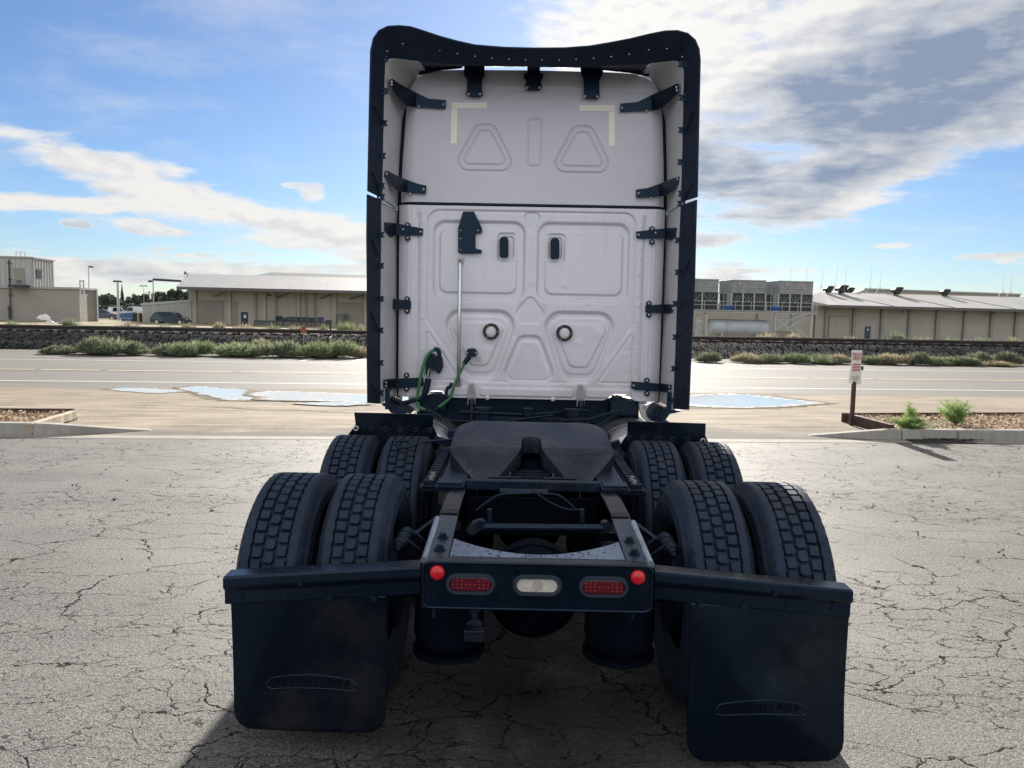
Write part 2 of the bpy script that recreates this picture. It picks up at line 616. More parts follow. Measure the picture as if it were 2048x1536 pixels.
def make_ballast():
    m, nt, b = new_mat('ballast_rock')
    pos, x, y, z = world_pos(nt)
    v = nx_voronoi(nx_comb(x, y * 0.9 + z * 1.3, 0.0), 44.0, 'F1', 'Distance')
    c = nx_voronoi(nx_comb(x, y * 0.9 + z * 1.3, 0.0), 44.0, 'F1', 'Color')
    n = nx_noise(pos, 5.0, 5, 0.6)
    base = nx_mix((c * 0.8 + (n - 0.5) * 0.5).clamp(), (0.002, 0.003, 0.005), (0.013, 0.015, 0.020))
    nt.links.new(base, b.inputs['Base Color'])
    b.inputs['Roughness'].default_value = 0.95
    b.inputs['Specular IOR Level'].default_value = 0.04
    set_bump(nt, b, 1.0 - v, 0.5, 0.02)
    return m


def make_far_ground():
    m, nt, b = new_mat('dry_ground')
    pos, x, y, z = world_pos(nt)
    n = nx_noise(pos, 0.25, 7, 0.65)
    f = nx_noise(pos, 5.0, 5, 0.7)
    base = nx_mix(((n - 0.5) * 2.0 + (f - 0.5) + 0.5).clamp(), (0.12, 0.11, 0.06), (0.36, 0.31, 0.21))
    nt.links.new(base, b.inputs['Base Color'])
    b.inputs['Roughness'].default_value = 0.95
    b.inputs['Specular IOR Level'].default_value = 0.2
    return m


def make_water():
    """still muddy water that breaks up into wet soil along its rim"""
    m, nt, b = new_mat('puddle_water')
    pos, x, y, z = world_pos(nt)
    at_ = nt.nodes.new('ShaderNodeAttribute')
    at_.attribute_name = 'depth'
    n = nx_noise(nx_comb(x, y * 2.2, 0.0), 2.4, 6, 0.65)
    wet = (NX(at_.outputs['Fac']) + (n - 0.5) * 2.0).smooth(0.34, 0.58)
    soil = nx_noise(pos, 14.0, 5, 0.65)
    mud = nx_mix((soil * 2.0 - 0.5).clamp(), (0.075, 0.060, 0.044), (0.17, 0.142, 0.108))
    nt.links.new(nx_mix(wet, mud, (0.90, 0.87, 0.83)), b.inputs['Base Color'])
    nt.links.new((wet * 0.85).s, b.inputs['Metallic'])
    nt.links.new((0.85 - wet * 0.76).s, b.inputs['Roughness'])
    nt.links.new((wet * 0.4 + 0.08).s, b.inputs['Specular IOR Level'])
    set_bump(nt, b, nx_noise(nx_comb(x, y * 2.5, 0.0), 3.0, 3, 0.5), 0.02, 0.01)
    return m


def make_concrete(name, a, c, sc=3.0):
    m, nt, b = new_mat(name)
    tc = nt.nodes.new('ShaderNodeTexCoord')
    obj = tc.outputs['Object']
    n = nx_noise(obj, sc, 7, 0.65)
    f = nx_noise(obj, sc * 22, 4, 0.7)
    sep = nt.nodes.new('ShaderNodeSeparateXYZ')
    nt.links.new(obj, sep.inputs[0])
    drip = nx_noise(nx_comb(NX(sep.outputs[0]) * 9.0, NX(sep.outputs[1]) * 3.0, NX(sep.outputs[2]) * 0.8), 1.2, 4, 0.6)
    base = nx_mix(((n - 0.5) * 1.5 + (f - 0.5) * 0.6 + (drip - 0.5) * 0.9 + 0.5).clamp(), a, c)
    nt.links.new(base, b.inputs['Base Color'])
    b.inputs['Roughness'].default_value = 0.85
    b.inputs['Specular IOR Level'].default_value = 0.3
    set_bump(nt, b, f + n * 0.5, 0.4, 0.01)
    return m


def make_leaf(name, cols, rough=0.6, trans=0.25, spec=0.2):
    m, nt, b = new_mat(name)
    oi = nt.nodes.new('ShaderNodeObjectInfo')
    g = nt.nodes.new('ShaderNodeNewGeometry')
    rnd = NX(g.outputs['Random Per Island'])
    rnd2 = NX(oi.outputs['Random'])
    t = (rnd * 0.75 + (rnd2 - 0.5) * 0.5 + 0.12).clamp()
    base = nx_mix(t.smooth(0.0, 0.7), cols[0], cols[1])
    base = nx_mix(rnd.smooth(0.72, 0.95), base, cols[2])
    nt.links.new(base, b.inputs['Base Color'])
    b.inputs['Roughness'].default_value = rough
    b.inputs['Specular IOR Level'].default_value = spec
    tl = nt.nodes.new('ShaderNodeBsdfTranslucent')
    nt.links.new(base, tl.inputs['Color'])
    mx = nt.nodes.new('ShaderNodeMixShader')
    mx.inputs[0].default_value = trans
    nt.links.new(b.outputs[0], mx.inputs[1])
    nt.links.new(tl.outputs[0], mx.inputs[2])
    nt.links.new(mx.outputs[0], nt.nodes['Material Output'].inputs['Surface'])
    return m


def make_white_paint():
    """white cab paint: faint vertical grime, road film low down"""
    m, nt, b = new_mat('white_cab_paint')
    pos, x, y, z = world_pos(nt)
    n = nx_noise(pos, 2.2, 7, 0.65)
    drip = nx_noise(nx_comb(x * 14.0, y * 6.0, z * 0.9), 1.0, 5, 0.65)
    f = nx_noise(pos, 40.0, 4, 0.7)
    base = nx_mix(((n - 0.5) * 0.9 + (drip - 0.5) * 1.1 + 0.62).clamp(), (0.60, 0.587, 0.655), (0.70, 0.685, 0.755))
    grime = (1.0 - z.smooth(1.05, 1.75)) * n.smooth(0.40, 0.66) * 0.45 + drip.smooth(0.56, 0.76) * 0.30
    base = nx_mix(grime, base, (0.36, 0.32, 0.285))
    fleck = (f - 0.66).smooth(0.0, 0.05)
    base = nx_mix(fleck * 0.35, base, (0.25, 0.22, 0.20))
    nt.links.new(base, b.inputs['Base Color'])
    nt.links.new((n * 0.25 + 0.12 + grime * 0.6).s, b.inputs['Roughness'])
    b.inputs['Coat Weight'].default_value = 0.6
    b.inputs['Coat Roughness'].default_value = 0.06
    return m


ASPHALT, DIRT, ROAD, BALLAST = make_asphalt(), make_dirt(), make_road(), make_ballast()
FARG, WATER = make_far_ground(), make_water()
CURB = make_concrete('kerb_concrete', (0.20, 0.19, 0.17), (0.38, 0.36, 0.325))
RAILTOP = mat('wet_rail_paint', (0.075, 0.11, 0.155), 0.28, 0.7, var=0.25, scale=7, rvar=0.15, dust=(0.10, 0.09, 0.085), dust_amt=0.4)
GUTTER = make_concrete('gutter_concrete', (0.17, 0.158, 0.14), (0.31, 0.288, 0.255), 1.5)
WHITE = make_white_paint()
PLASTIC = mat('upper_panel_white', (0.62, 0.603, 0.672), 0.42, var=0.03, scale=2.0, bump=0.04, bscale=120, dust=(0.54, 0.52, 0.56), dust_amt=0.25)
FAIRW = mat('fairing_white', (0.58, 0.58, 0.59), 0.38, var=0.07, scale=3.0, dust=(0.38, 0.34, 0.30), dust_amt=0.35)
BLACKP = mat('black_frame_paint', (0.0022, 0.0055, 0.013), 0.22, spec=0.5, var=0.25, scale=7, rvar=0.18, bump=0.04, bscale=160, dust=(0.012, 0.015, 0.021), dust_amt=0.35)
BLACKB = mat('black_bracket_steel', (0.004, 0.0075, 0.017), 0.42, var=0.2, scale=9, dust=(0.014, 0.017, 0.024), dust_amt=0.25)
RUBBER = mat('fairing_rubber', (0.012, 0.017, 0.030), 0.5, spec=0.35, var=0.2, scale=5, bump=0.06, bscale=140, dust=(0.026, 0.030, 0.039), dust_amt=0.3)
TYRE = mat('tyre_rubber', (0.016, 0.022, 0.037), 0.58, spec=0.4, var=0.22, scale=10, bump=0.22, bscale=190, dust=(0.045, 0.047, 0.055), dust_amt=0.5)
FLAP = mat('mud_flap_rubber', (0.0015, 0.0035, 0.0085), 0.17, spec=0.5, var=0.25, scale=3.0, rvar=0.12, bump=0.02, bscale=60, dust=(0.022, 0.0195, 0.017), dust_amt=0.65)
GREASE = mat('greasy_steel', (0.012, 0.018, 0.032), 0.36, 0.3, var=0.35, scale=9, rvar=0.2, bump=0.10, bscale=45, dust=(0.040, 0.036, 0.036), dust_amt=0.5)
IRON = mat('dark_cast_iron', (0.0035, 0.0062, 0.013), 0.5, 0.1, var=0.35, scale=8, bump=0.15, bscale=70, dust=(0.013, 0.014, 0.017), dust_amt=0.5)
STEEL = mat('worn_steel', (0.42, 0.41, 0.40), 0.36, 0.9, var=0.15, scale=12)
CHROME = mat('polished_steel', (0.62, 0.62, 0.63), 0.14, 1.0, var=0.05, scale=12, rvar=0.05)
ALU = mat('wheel_aluminium', (0.55, 0.55, 0.56), 0.32, 0.85, var=0.15, scale=10, dust=(0.12, 0.10, 0.085), dust_amt=0.5)
SEAL = mat('black_seal', (0.004, 0.007, 0.014), 0.5)
UNDERB = mat('matt_underbody_black', (0.0025, 0.004, 0.008), 0.75, spec=0.12, var=0.3, scale=8, bump=0.1, bscale=60)  # darker, flatter black than the iron, for low chassis parts
TAPE = mat('cream_reflective_tape', (0.95, 0.93, 0.80), 0.4, var=0.03, scale=30, dust=(0.88, 0.84, 0.68), dust_amt=0.25)
BOLT = mat('zinc_bolt', (0.46, 0.45, 0.43), 0.38, 0.8, var=0.2, scale=60)
HOSEG = mat('green_air_hose', (0.045, 0.20, 0.075), 0.42, var=0.15, scale=14, dust=(0.06, 0.09, 0.06), dust_amt=0.4)
LENSR = mat('dark_red_lens', (0.12, 0.006, 0.014), 0.16, spec=0.7, var=0.2, scale=40)

# ================================================================== the ground
SK, SR = 0.087, 0.105            # the kerb and the road run slightly away to the right


def strip(name, mat_, ya, yb, slope_a, slope_b, x0, x1, z, nx=40, ny=6):
    """a level sheet between two lines y = ya + slope_a x and y = yb + slope_b x"""
    m = MB()
    vs, fs = [], []
    for j in range(ny + 1):
        t = j / ny
        for i in range(nx + 1):
            x = x0 + (x1 - x0) * i / nx
            a, b = ya + slope_a * x, yb + slope_b * x
            vs.append((x, a + (b - a) * t, z))
    for j in range(ny):
        for i in range(nx):
            k = j * (nx + 1) + i
            fs.append((k, k + 1, k + nx + 2, k + nx + 1))
    m.add(vs, fs)
    return structure(m.build(name, mat_, fix=False))


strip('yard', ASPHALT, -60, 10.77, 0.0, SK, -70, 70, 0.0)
strip('gutter', GUTTER, 10.77, 11.07, SK, SK, -70, 70, 0.0)
strip('dirt_verge', DIRT, 11.07, 18.0, SK, SR, -70, 70, 0.0)
strip('road', ROAD, 18.0, 30.45, SR, SR, -70, 70, 0.0)
strip('road_shoulder', DIRT, 30.45, 33.4, SR, SR, -70, 70, 0.0)

# the road's painted lines
LINE = mat('road_line_white', (0.62, 0.60, 0.56), 0.7, var=0.25, scale=9, dust=(0.25, 0.235, 0.21), dust_amt=0.5)
LINEY = mat('road_line_yellow', (0.62, 0.50, 0.26), 0.7, var=0.3, scale=9, dust=(0.30, 0.26, 0.20), dust_amt=0.4)


def road_line(y, w, m_, dashes=None):
    mb = MB()
    if dashes is None:
        xs = [(-68, 68)]
    else:
        xs = dashes
    for a, b in xs:
        n = max(1, int((b - a) / 3))
        A = [(a + (b - a) * i / n, y + SR * (a + (b - a) * i / n), 0.004) for i in range(n + 1)]
        mb.loft(A, [(p[0], p[1] + w, 0.004) for p in A])
    return structure(mb.build('road_line', m_, fix=False))


road_line(19.26, 0.13, LINE)
rl = random.Random(5)
dd, xx = [], -66.0
while xx < 66:
    L_ = rl.uniform(0.8, 4.5)
    dd.append((xx, min(xx + L_, 66)))
    xx += L_ + rl.uniform(0.05, 0.25)
road_line(22.78, 0.16, LINEY, dd)
road_line(27.10, 0.12, LINE)
for px_ in (610, 716):
    a, b = G(px_ - 13, 722), G(px_ + 10, 717)
    mb = MB()
    mb.loft([(a.x, a.y, 0.004), (b.x, b.y, 0.004)], [(a.x + 0.2, a.y, 0.004), (b.x + 0.2, b.y, 0.004)])
    structure(mb.build('road_line', LINE, fix=False))

# puddles lying along the edge of the road


def puddle(pts, seed):
    r = random.Random(seed)
    pts = [G(*p) for p in pts]
    c = sum(pts, Vector()) / len(pts)
    out = []
    n = len(pts)
    for i in range(n):
        a, b, d, e = pts[i - 1], pts[i], pts[(i + 1) % n], pts[(i + 2) % n]
        for k in range(10):
            t = k / 10
            p = 0.5 * ((2 * b) + (d - a) * t + (2 * a - 5 * b + 4 * d - e) * t * t + (3 * b - a - 3 * d + e) * t ** 3)
            p = p + Vector((r.uniform(-1, 1) * 0.09, r.uniform(-1, 1) * 0.03, 0))
            out.append((p.x, p.y, 0.005))
    n = len(out)
    rings = [(1.0, 0.0), (0.86, 0.45), (0.66, 0.9), (0.3, 1.0)]
    vs, dep = [], []
    for k_, d_ in rings:
        for q_ in out:
            vs.append((c.x + (q_[0] - c.x) * k_, c.y + (q_[1] - c.y) * k_, 0.004 + seed * 0.0016 + d_ * 0.0008))
            dep.append(d_)
    fs = [(j * n + i, j * n + (i + 1) % n, (j + 1) * n + (i + 1) % n, (j + 1) * n + i) for j in range(3) for i in range(n)]
    fs.append(tuple(3 * n + i for i in range(n)))
    m = MB()
    m.add(vs, fs)
    o = m.build('puddle', WATER, fix=False)
    if o.data.polygons[-1].normal.z < 0:
        o.data.flip_normals()
    at_ = o.data.attributes.new('depth', 'FLOAT', 'POINT')
    at_.data.foreach_set('value', dep)
    return structure(o)


DAMP = mat('damp_soil', (0.10, 0.080, 0.058), 0.92, spec=0.15, var=0.35, scale=1.2, bump=0.3, bscale=30, dust=(0.17, 0.142, 0.105), dust_amt=0.8)


def damp(pts, seed, grow):
    """wet soil round the water, ragged at its rim"""
    r = random.Random(seed)
    pts = [G(*p_) for p_ in pts]
    c = sum(pts, Vector()) / len(pts)
    ring = []
    n = len(pts)
    for i in range(n):
        a, b = pts[i], pts[(i + 1) % n]
        k_ = max(4, int((b - a).length / 0.12))
        for k in range(k_):
            q_ = a.lerp(b, k / k_)
            d = (q_ - c)
            d = Vector((d.x, d.y * 2.0, 0)).normalized()
            w_ = grow * (0.5 + 0.9 * r.random())
            ring.append((q_.x + d.x * w_ * 1.5, q_.y + d.y * w_, 0.003))
    m_ = MB()
    m_.add(ring, [tuple(range(len(ring)))])
    o_ = m_.build('damp_soil', DAMP, fix=False)
    if o_.data.polygons[0].normal.z < 0:
        o_.data.flip_normals()
    structure(o_)


damp([(362, 775), (430, 778), (560, 785), (760, 791), (1100, 800), (760, 805), (560, 802), (455, 801), (400, 788)], 5, 0.18)
damp([(1180, 796), (1400, 789), (1540, 792), (1655, 807), (1540, 816), (1400, 816), (1250, 808)], 6, 0.16)
puddle([(205, 779), (270, 775), (370, 781), (330, 787), (270, 785)], 1)
puddle([(350, 776), (398, 771), (440, 776), (500, 780), (540, 790), (520, 801), (460, 802), (420, 794), (385, 785)], 2)
puddle([(490, 784), (560, 783), (640, 785), (760, 790), (900, 796), (1050, 800), (760, 807), (640, 804), (560, 803), (510, 800)], 7)
puddle([(1180, 796), (1300, 791), (1400, 788), (1470, 787), (1540, 792), (1610, 800), (1665, 807), (1600, 813), (1540, 816), (1480, 818), (1420, 816), (1370, 813), (1250, 807)], 3)
puddle([(590, 808), (660, 806), (750, 809), (690, 813), (630, 812)], 9)
# the open joint between gutter and asphalt
mb = MB()
A = [(-68 + 3.4 * i, 10.765 + SK * (-68 + 3.4 * i), 0.004) for i in range(41)]
mb.loft(A, [(q_[0], q_[1] + 0.022, 0.004) for q_ in A])
structure(mb.build('gutter_joint', mat('joint_filler', (0.012, 0.011, 0.011), 0.9), fix=False))

# kerbs: precast lengths with open joints
KERB_H = 0.155


def kerb_stone(parent, run, heights):
    """run: points along the foot of the face; heights: top height at each"""
    mb = MB()
    front_b, front_t, back_t, back_b = [], [], [], []
    n = len(run)
    for i, (x, y) in enumerate(run):
        a = Vector(run[max(i - 1, 0)])
        b = Vector(run[min(i + 1, n - 1)])
        d = (b - a).normalized()
        nn_ = Vector((-d.y, d.x))
        h = heights[i]
        front_b.append((x, y, -0.05))
        front_t.append((x + nn_.x * 0.025, y + nn_.y * 0.025, h))
        back_t.append((x + nn_.x * 0.16, y + nn_.y * 0.16, h + 0.004))
        back_b.append((x + nn_.x * 0.16, y + nn_.y * 0.16, -0.05))
    rows = [front_b, front_t, back_t, back_b]
    vs = [p for r_ in rows for p in r_]
    fs = []
    for j in range(4):
        for i in range(n - 1):
            a, b = j * n + i, ((j + 1) % 4) * n + i
            fs.append((a, a + 1, b + 1, b))
    fs += [(0, n, 2 * n, 3 * n), (n - 1, 4 * n - 1, 3 * n - 1, 2 * n - 1)]
    mb.add(vs, fs)
    return mb.build('kerb_stone', CURB, parent, bevel=0.012)


def fy(x):
    return 11.07 + SK * x


kl = structure(thing('kerb', None, None))
kerb_stone(kl, [(-24.0, fy(-24.0)), (-9.8, fy(-9.8))], [KERB_H, KERB_H])
kerb_stone(kl, [(-9.785, fy(-9.785)), (-6.79, fy(-6.79))], [KERB_H, KERB_H])
kerb_stone(kl, [(-6.775, fy(-6.775)), (-6.5, fy(-6.5) + 0.02), (-6.1, fy(-6.1) + 0.12), (-5.7, fy(-5.7) + 0.27), (-5.38, fy(-5.38) + 0.40)], [KERB_H, 0.14, 0.095, 0.045, 0.006])
kr = structure(thing('kerb', None, None))
kerb_stone(kr, [(4.42, fy(4.42) + 0.33), (4.8, fy(4.8) + 0.20), (5.15, fy(5.15) + 0.08), (5.5, fy(5.5) + 0.02), (5.73, fy(5.73))], [0.006, 0.06, 0.11, 0.145, KERB_H])
kerb_stone(kr, [(5.745, fy(5.745)), (6.62, fy(6.62))], [KERB_H, KERB_H])
kerb_stone(kr, [(6.635, fy(6.635)), (9.6, fy(9.6))], [KERB_H, KERB_H])
kerb_stone(kr, [(9.615, fy(9.615)), (24.0, fy(24.0))], [KERB_H, KERB_H])

# storm drain set in the gutter under the right kerb
GRATE = mat('drain_iron', (0.05, 0.047, 0.045), 0.6, 0.6, var=0.3, scale=20)
dg = thing('drain_grate', 'slotted iron storm drain grate in the gutter below the right kerb', 'drain grate', (6.25, fy(6.25) - 0.02, 0.004))
mb = MB()
mb.box(-0.46, 0.46, -0.26, -0.23, 0, 0.012).box(-0.46, 0.46, -0.02, 0.0, 0, 0.012).box(-0.46, -0.43, -0.23, -0.02, 0, 0.012).box(0.43, 0.46, -0.23, -0.02, 0, 0.012)
mb.build('frame', GRATE, dg)
mb = MB()
mb.box(-0.43, 0.43, -0.23, -0.02, 0.0, 0.002)
mb.build('pit', SEAL, dg)
mb = MB()
mb.box(-0.012, 0.012, -0.23, -0.02, 0.003, 0.014)
gb = mb.build('bar', GRATE, dg)
for k in range(18):
    x = -0.405 + k * 0.0476
    if k == 0:
        gb.location.x = x
    else:
        instance(gb, dg, (x, 0, 0))
# sodden leaves caught against the drain
mb = MB()
rl = random.Random(9)
for k in range(90):
    x, y = rl.gauss(6.55, 0.22), fy(6.5) - abs(rl.gauss(0.05, 0.05))
    a = rl.uniform(0, 6.28)
    s = rl.uniform(0.02, 0.05)
    mb.add([(x + cos(a) * s, y + sin(a) * s, 0.018 + rl.uniform(0, 0.03)), (x + cos(a + 1.7) * s * 0.6, y + sin(a + 1.7) * s * 0.6, 0.02), (x - cos(a) * s, y - sin(a) * s, 0.018), (x + cos(a - 1.7) * s * 0.6, y + sin(a - 1.7) * s * 0.6, 0.03)], [(0, 1, 2, 3)])
tag(mb.build('leaf_litter', mat('wet_leaves', (0.03, 0.022, 0.016), 0.5), fix=False), 'dark wet leaves caught against the kerb beside the drain', 'leaves', kind='stuff')

# crumbs of asphalt and twigs on the yard
mb = MB()
rl = random.Random(21)
for k in range(110):
    u = rl.random()
    y = 2.2 + 8.2 * u
    x = rl.uniform(-0.75, 0.75) * (y + 1.0)
    if abs(x) < 1.35 and y < 8:
        continue
    s = rl.uniform(0.004, 0.011) * (1.7 if rl.random() < 0.08 else 1.0)
    a = rl.uniform(0, 3)
    m3 = Euler((rl.uniform(0, 3), rl.uniform(0, 3), a)).to_matrix()
    c = Vector((x, y, s * 0.45))
    vs = [c + m3 @ Vector(v) * s * rl.uniform(0.7, 1.2) for v in ((1, 0, 0), (-1, 0, 0), (0, 1, 0), (0, -1, 0), (0, 0, 0.8), (0, 0, -0.8))]
    mb.add(vs, [(0, 2, 4), (2, 1, 4), (1, 3, 4), (3, 0, 4), (2, 0, 5), (1, 2, 5), (3, 1, 5), (0, 3, 5)])
tag(mb.build('gravel', mat('asphalt_crumb', (0.05, 0.042, 0.036), 0.85, var=0.4, scale=3), fix=False), 'loose dark crumbs scattered over the cracked asphalt yard', 'gravel', kind='stuff')

# ------------------------------------------------------------------ planting beds with timber edging
TIMBER_D = mat('stained_timber', (0.085, 0.040, 0.030), 0.75, var=0.35, scale=14, dust=(0.15, 0.11, 0.09), dust_amt=0.4)
TIMBER_L = mat('bleached_timber', (0.44, 0.37, 0.28), 0.8, var=0.25, scale=14, dust=(0.25, 0.2, 0.15), dust_amt=0.4)
MULCH = mat('mulch_soil', (0.30, 0.21, 0.14), 0.95, var=0.5, scale=9, bump=0.8, bscale=50)
CHIP = make_leaf('bark_chip', ((0.24, 0.155, 0.095), (0.44, 0.325, 0.22), (0.58, 0.48, 0.35)), 0.9, 0.0)


def plank(label, a, b, w, h, m_, z=0.0, tilt=0.0):
    a, b = Vector(a), Vector(b)
    d = (b - a)
    L_ = d.length
    n = 10
    mb = MB()
    rr = random.Random(int(L_ * 1000))
    rows = []
    for i in range(n + 1):
        x = L_ * i / n
        j = rr.uniform(-0.006, 0.006)
        rows.append([(x, -w / 2 + j, z), (x, w / 2 + j, z), (x, w / 2 + j, z + h + rr.uniform(-0.006, 0.004)), (x, -w / 2 + j, z + h + rr.uniform(-0.006, 0.004))])
    vs = [p for r_ in rows for p in r_]
    fs = [(0, 1, 2, 3), tuple(4 * n + k for k in (3, 2, 1, 0))]
    for i in range(n):
        for k in range(4):
            fs.append((4 * i + k, 4 * i + (k + 1) % 4, 4 * i + 4 + (k + 1) % 4, 4 * i + 4 + k))
    mb.add(vs, fs)
    o = mb.build('timber_board', m_, bevel=0.006)
    o.location = (a.x, a.y, a.z)
    o.rotation_euler = (tilt, -atan2(d.z, Vector((d.x, d.y)).length), atan2(d.y, d.x))
    return tag(o, label, 'timber board')


lc, ln = G(148, 819, 0.16), G(58, 849, 0.14)
plank('dark timber board along the back of the left mulch bed', (-22.0, lc.y - 0.10 - (lc.x + 22) * 0.09, 0.0), (lc.x, lc.y, 0.0), 0.06, 0.17, TIMBER_D)
plank('pale timber board closing the end of the left mulch bed', (ln.x, ln.y, 0.02), (lc.x + 0.02, lc.y - 0.05, 0.02), 0.09, 0.13, TIMBER_L)
a_, b_ = G(92, 847, 0.06), G(150, 832, 0.06)
plank('loose pale plank lying in the dirt beside the left mulch bed', (a_.x, a_.y, 0.0), (b_.x, b_.y, 0.0), 0.07, 0.06, TIMBER_L)
rc, rn, rf = G(1699, 834, 0.10), G(1784, 859, 0.10), G(2048, 826, 0.16)
d_ = (rf - rc).normalized()
plank('dark red timber board along the back of the right planting bed', (rc.x - 0.1, rc.y + 0.05, 0.0), (rc.x + d_.x * 14, rc.y + d_.y * 14, 0.0), 0.07, 0.17, TIMBER_D)
plank('dark red timber board slanting from the sign post to the right kerb', (rc.x - 0.02, rc.y - 0.08, 0.01), (rn.x, rn.y, 0.02), 0.07, 0.16, TIMBER_D)


def mulch_bed(poly, seed, n):
    m = MB()
    m.add([(p[0], p[1], 0.115) for p in poly] + [(p[0], p[1], -0.02) for p in poly],
          [tuple(range(len(poly)))] + [(i, (i + 1) % len(poly), len(poly) + (i + 1) % len(poly), len(poly) + i) for i in range(len(poly))])
    structure(m.build('mulch_bed', MULCH))
    r = random.Random(seed)
    m = MB()
    (x0, y0), (x1, y1), (x2, y2), (x3, y3) = poly
    for k in range(n):
        u, v = r.random(), r.random()
        x = (x0 + (x1 - x0) * u) * (1 - v) + (x3 + (x2 - x3) * u) * v
        y = (y0 + (y1 - y0) * u) * (1 - v) + (y3 + (y2 - y3) * u) * v
        L_, w = r.uniform(0.03, 0.08), r.uniform(0.012, 0.028)
        m3 = Euler((r.gauss(0, 0.45), r.gauss(0, 0.45), r.uniform(0, 6.28))).to_matrix()
        c = Vector((x, y, 0.125 + r.uniform(0, 0.03)))
        m.add([c + m3 @ Vector(q_) for q_ in ((-L_ / 2, -w / 2, 0), (L_ / 2, -w / 2, 0), (L_ / 2, w / 2, 0), (-L_ / 2, w / 2, 0))], [(0, 1, 2, 3)])
    o = m.build('mulch_chips', CHIP, fix=False)
    return o


o = mulch_bed([(-16.0, fy(-16.0) + 0.17), (ln.x - 0.05, fy(ln.x) + 0.17), (lc.x - 0.06, lc.y - 0.12), (-16.0, lc.y - 0.15 - 0.74)], 3, 5000)
tag(o, 'brown bark mulch filling the bed by the left kerb', 'mulch', kind='stuff')
o = mulch_bed([(rn.x + 0.1, fy(rn.x) + 0.17), (14.0, fy(14.0) + 0.17), (14.0, rc.y + d_.y / d_.x * (14 - rc.x) - 0.06), (rc.x + 0.12, rc.y - 0.02)], 4, 5200)
tag(o, 'brown bark mulch filling the bed by the right kerb', 'mulch', kind='stuff')

# ------------------------------------------------------------------ the yard's sale sign
SIGNW = mat('sign_white', (0.72, 0.70, 0.68), 0.5, var=0.08, scale=10)
SIGNR = mat('sign_red_ink', (0.62, 0.20, 0.19), 0.6, var=0.3, scale=25)
SIGNG = mat('sign_grey_arrow', (0.42, 0.43, 0.42), 0.6)
POSTR = mat('brown_post_steel', (0.075, 0.030, 0.027), 0.5, 0.2, var=0.3, scale=12)


def text_mesh(name, body, size, m_, parent, loc, rot, thick=0.0015, sx=1.0, shear=0.0, align='CENTER'):
    c = bpy.data.curves.new(name, 'FONT')
    c.body = body
    c.size = size
    c.align_x = align
    c.align_y = 'CENTER'
    c.extrude = thick
    c.shear = shear
    c.offset = size * 0.012
    t = bpy.data.objects.new(name, c)
    COL.objects.link(t)
    dg_ = bpy.context.evaluated_depsgraph_get()
    me = bpy.data.meshes.new_from_object(t.evaluated_get(dg_))
    bpy.data.objects.remove(t)
    me.materials.clear()
    if m_ is not None:
        me.materials.append(m_)
    o = bpy.data.objects.new(name, me)
    COL.objects.link(o)
    o.parent = parent
    o.location = loc
    o.rotation_euler = rot
    o.scale = (sx, 1, 1)
    return o


sb = G(1703, 851)
sg = thing('sale_sign', 'white yard sign with red lettering on a brown post by the right kerb', 'sign', (sb.x, sb.y, 0.0), rz=0.03)
zt = P(1703, 700, sb.y).z
mb = MB()
mb.box(-0.03, 0.03, -0.03, 0.03, 0, zt - 0.30)
mb.build('post', POSTR, sg, bevel=0.004)
wd = 0.090
zb = P(1703, 766, sb.y).z
mb = MB()
nrow = 12
A, B = [], []
for i in range(nrow + 1):
    t = i / nrow
    z = zt + (zb - zt) * t
    A.append((-wd - 0.012 * t, -0.04 - 0.02 * sin(t * 4.5), z))
    B.append((wd + 0.03 * max(0, t - 0.55), -0.04 + 0.015 * sin(t * 6) + 0.03 * max(0, t - 0.6), z - 0.02 * t))
mb.loft(A, B, (0, 0.006, 0))
board = mb.build('board', SIGNW, sg, smooth=40)
fr = (pi / 2, 0, 0)
H_ = zt - zb
text_mesh('lettering', 'TRUCK', 0.062, SIGNR, board, (0, -0.062, zt - H_ * 0.12), fr, 0.004, 0.78)
text_mesh('lettering', 'SALES', 0.088, SIGNR, board, (0, -0.066, zt - H_ * 0.235), fr, 0.004, 0.58)
mb = MB()
for j in range(3):
    for k in range(5):
        x = -0.066 + k * 0.028
        mb.box(x, x + 0.020, -0.0675, -0.0635, zt - H_ * (0.42 + 0.085 * j) - 0.018, zt - H_ * (0.42 + 0.085 * j) + 0.013)
mb.build('lettering', SIGNR, board)
mb = MB()
mb.plate([(x, -0.058, zt - H_ * 0.84 + z) for x, z in ((-0.055, -0.018), (0.02, -0.028), (0.02, -0.062), (0.066, 0.012), (0.02, 0.066), (0.02, 0.03), (-0.055, 0.03))], (0, 0.003, 0))
mb.build('arrow', SIGNG, board)
mb = MB()
mb.box(0.085, 0.145, -0.005, 0.03, P(1703, 740, sb.y).z, P(1703, 732, sb.y).z)
mb.build('bracket', SEAL, sg)

# ------------------------------------------------------------------ ballast bank and railway
GX0, GX1 = -46.0, 46.0


def rail_y(x):
    return 38.0 + SR * x


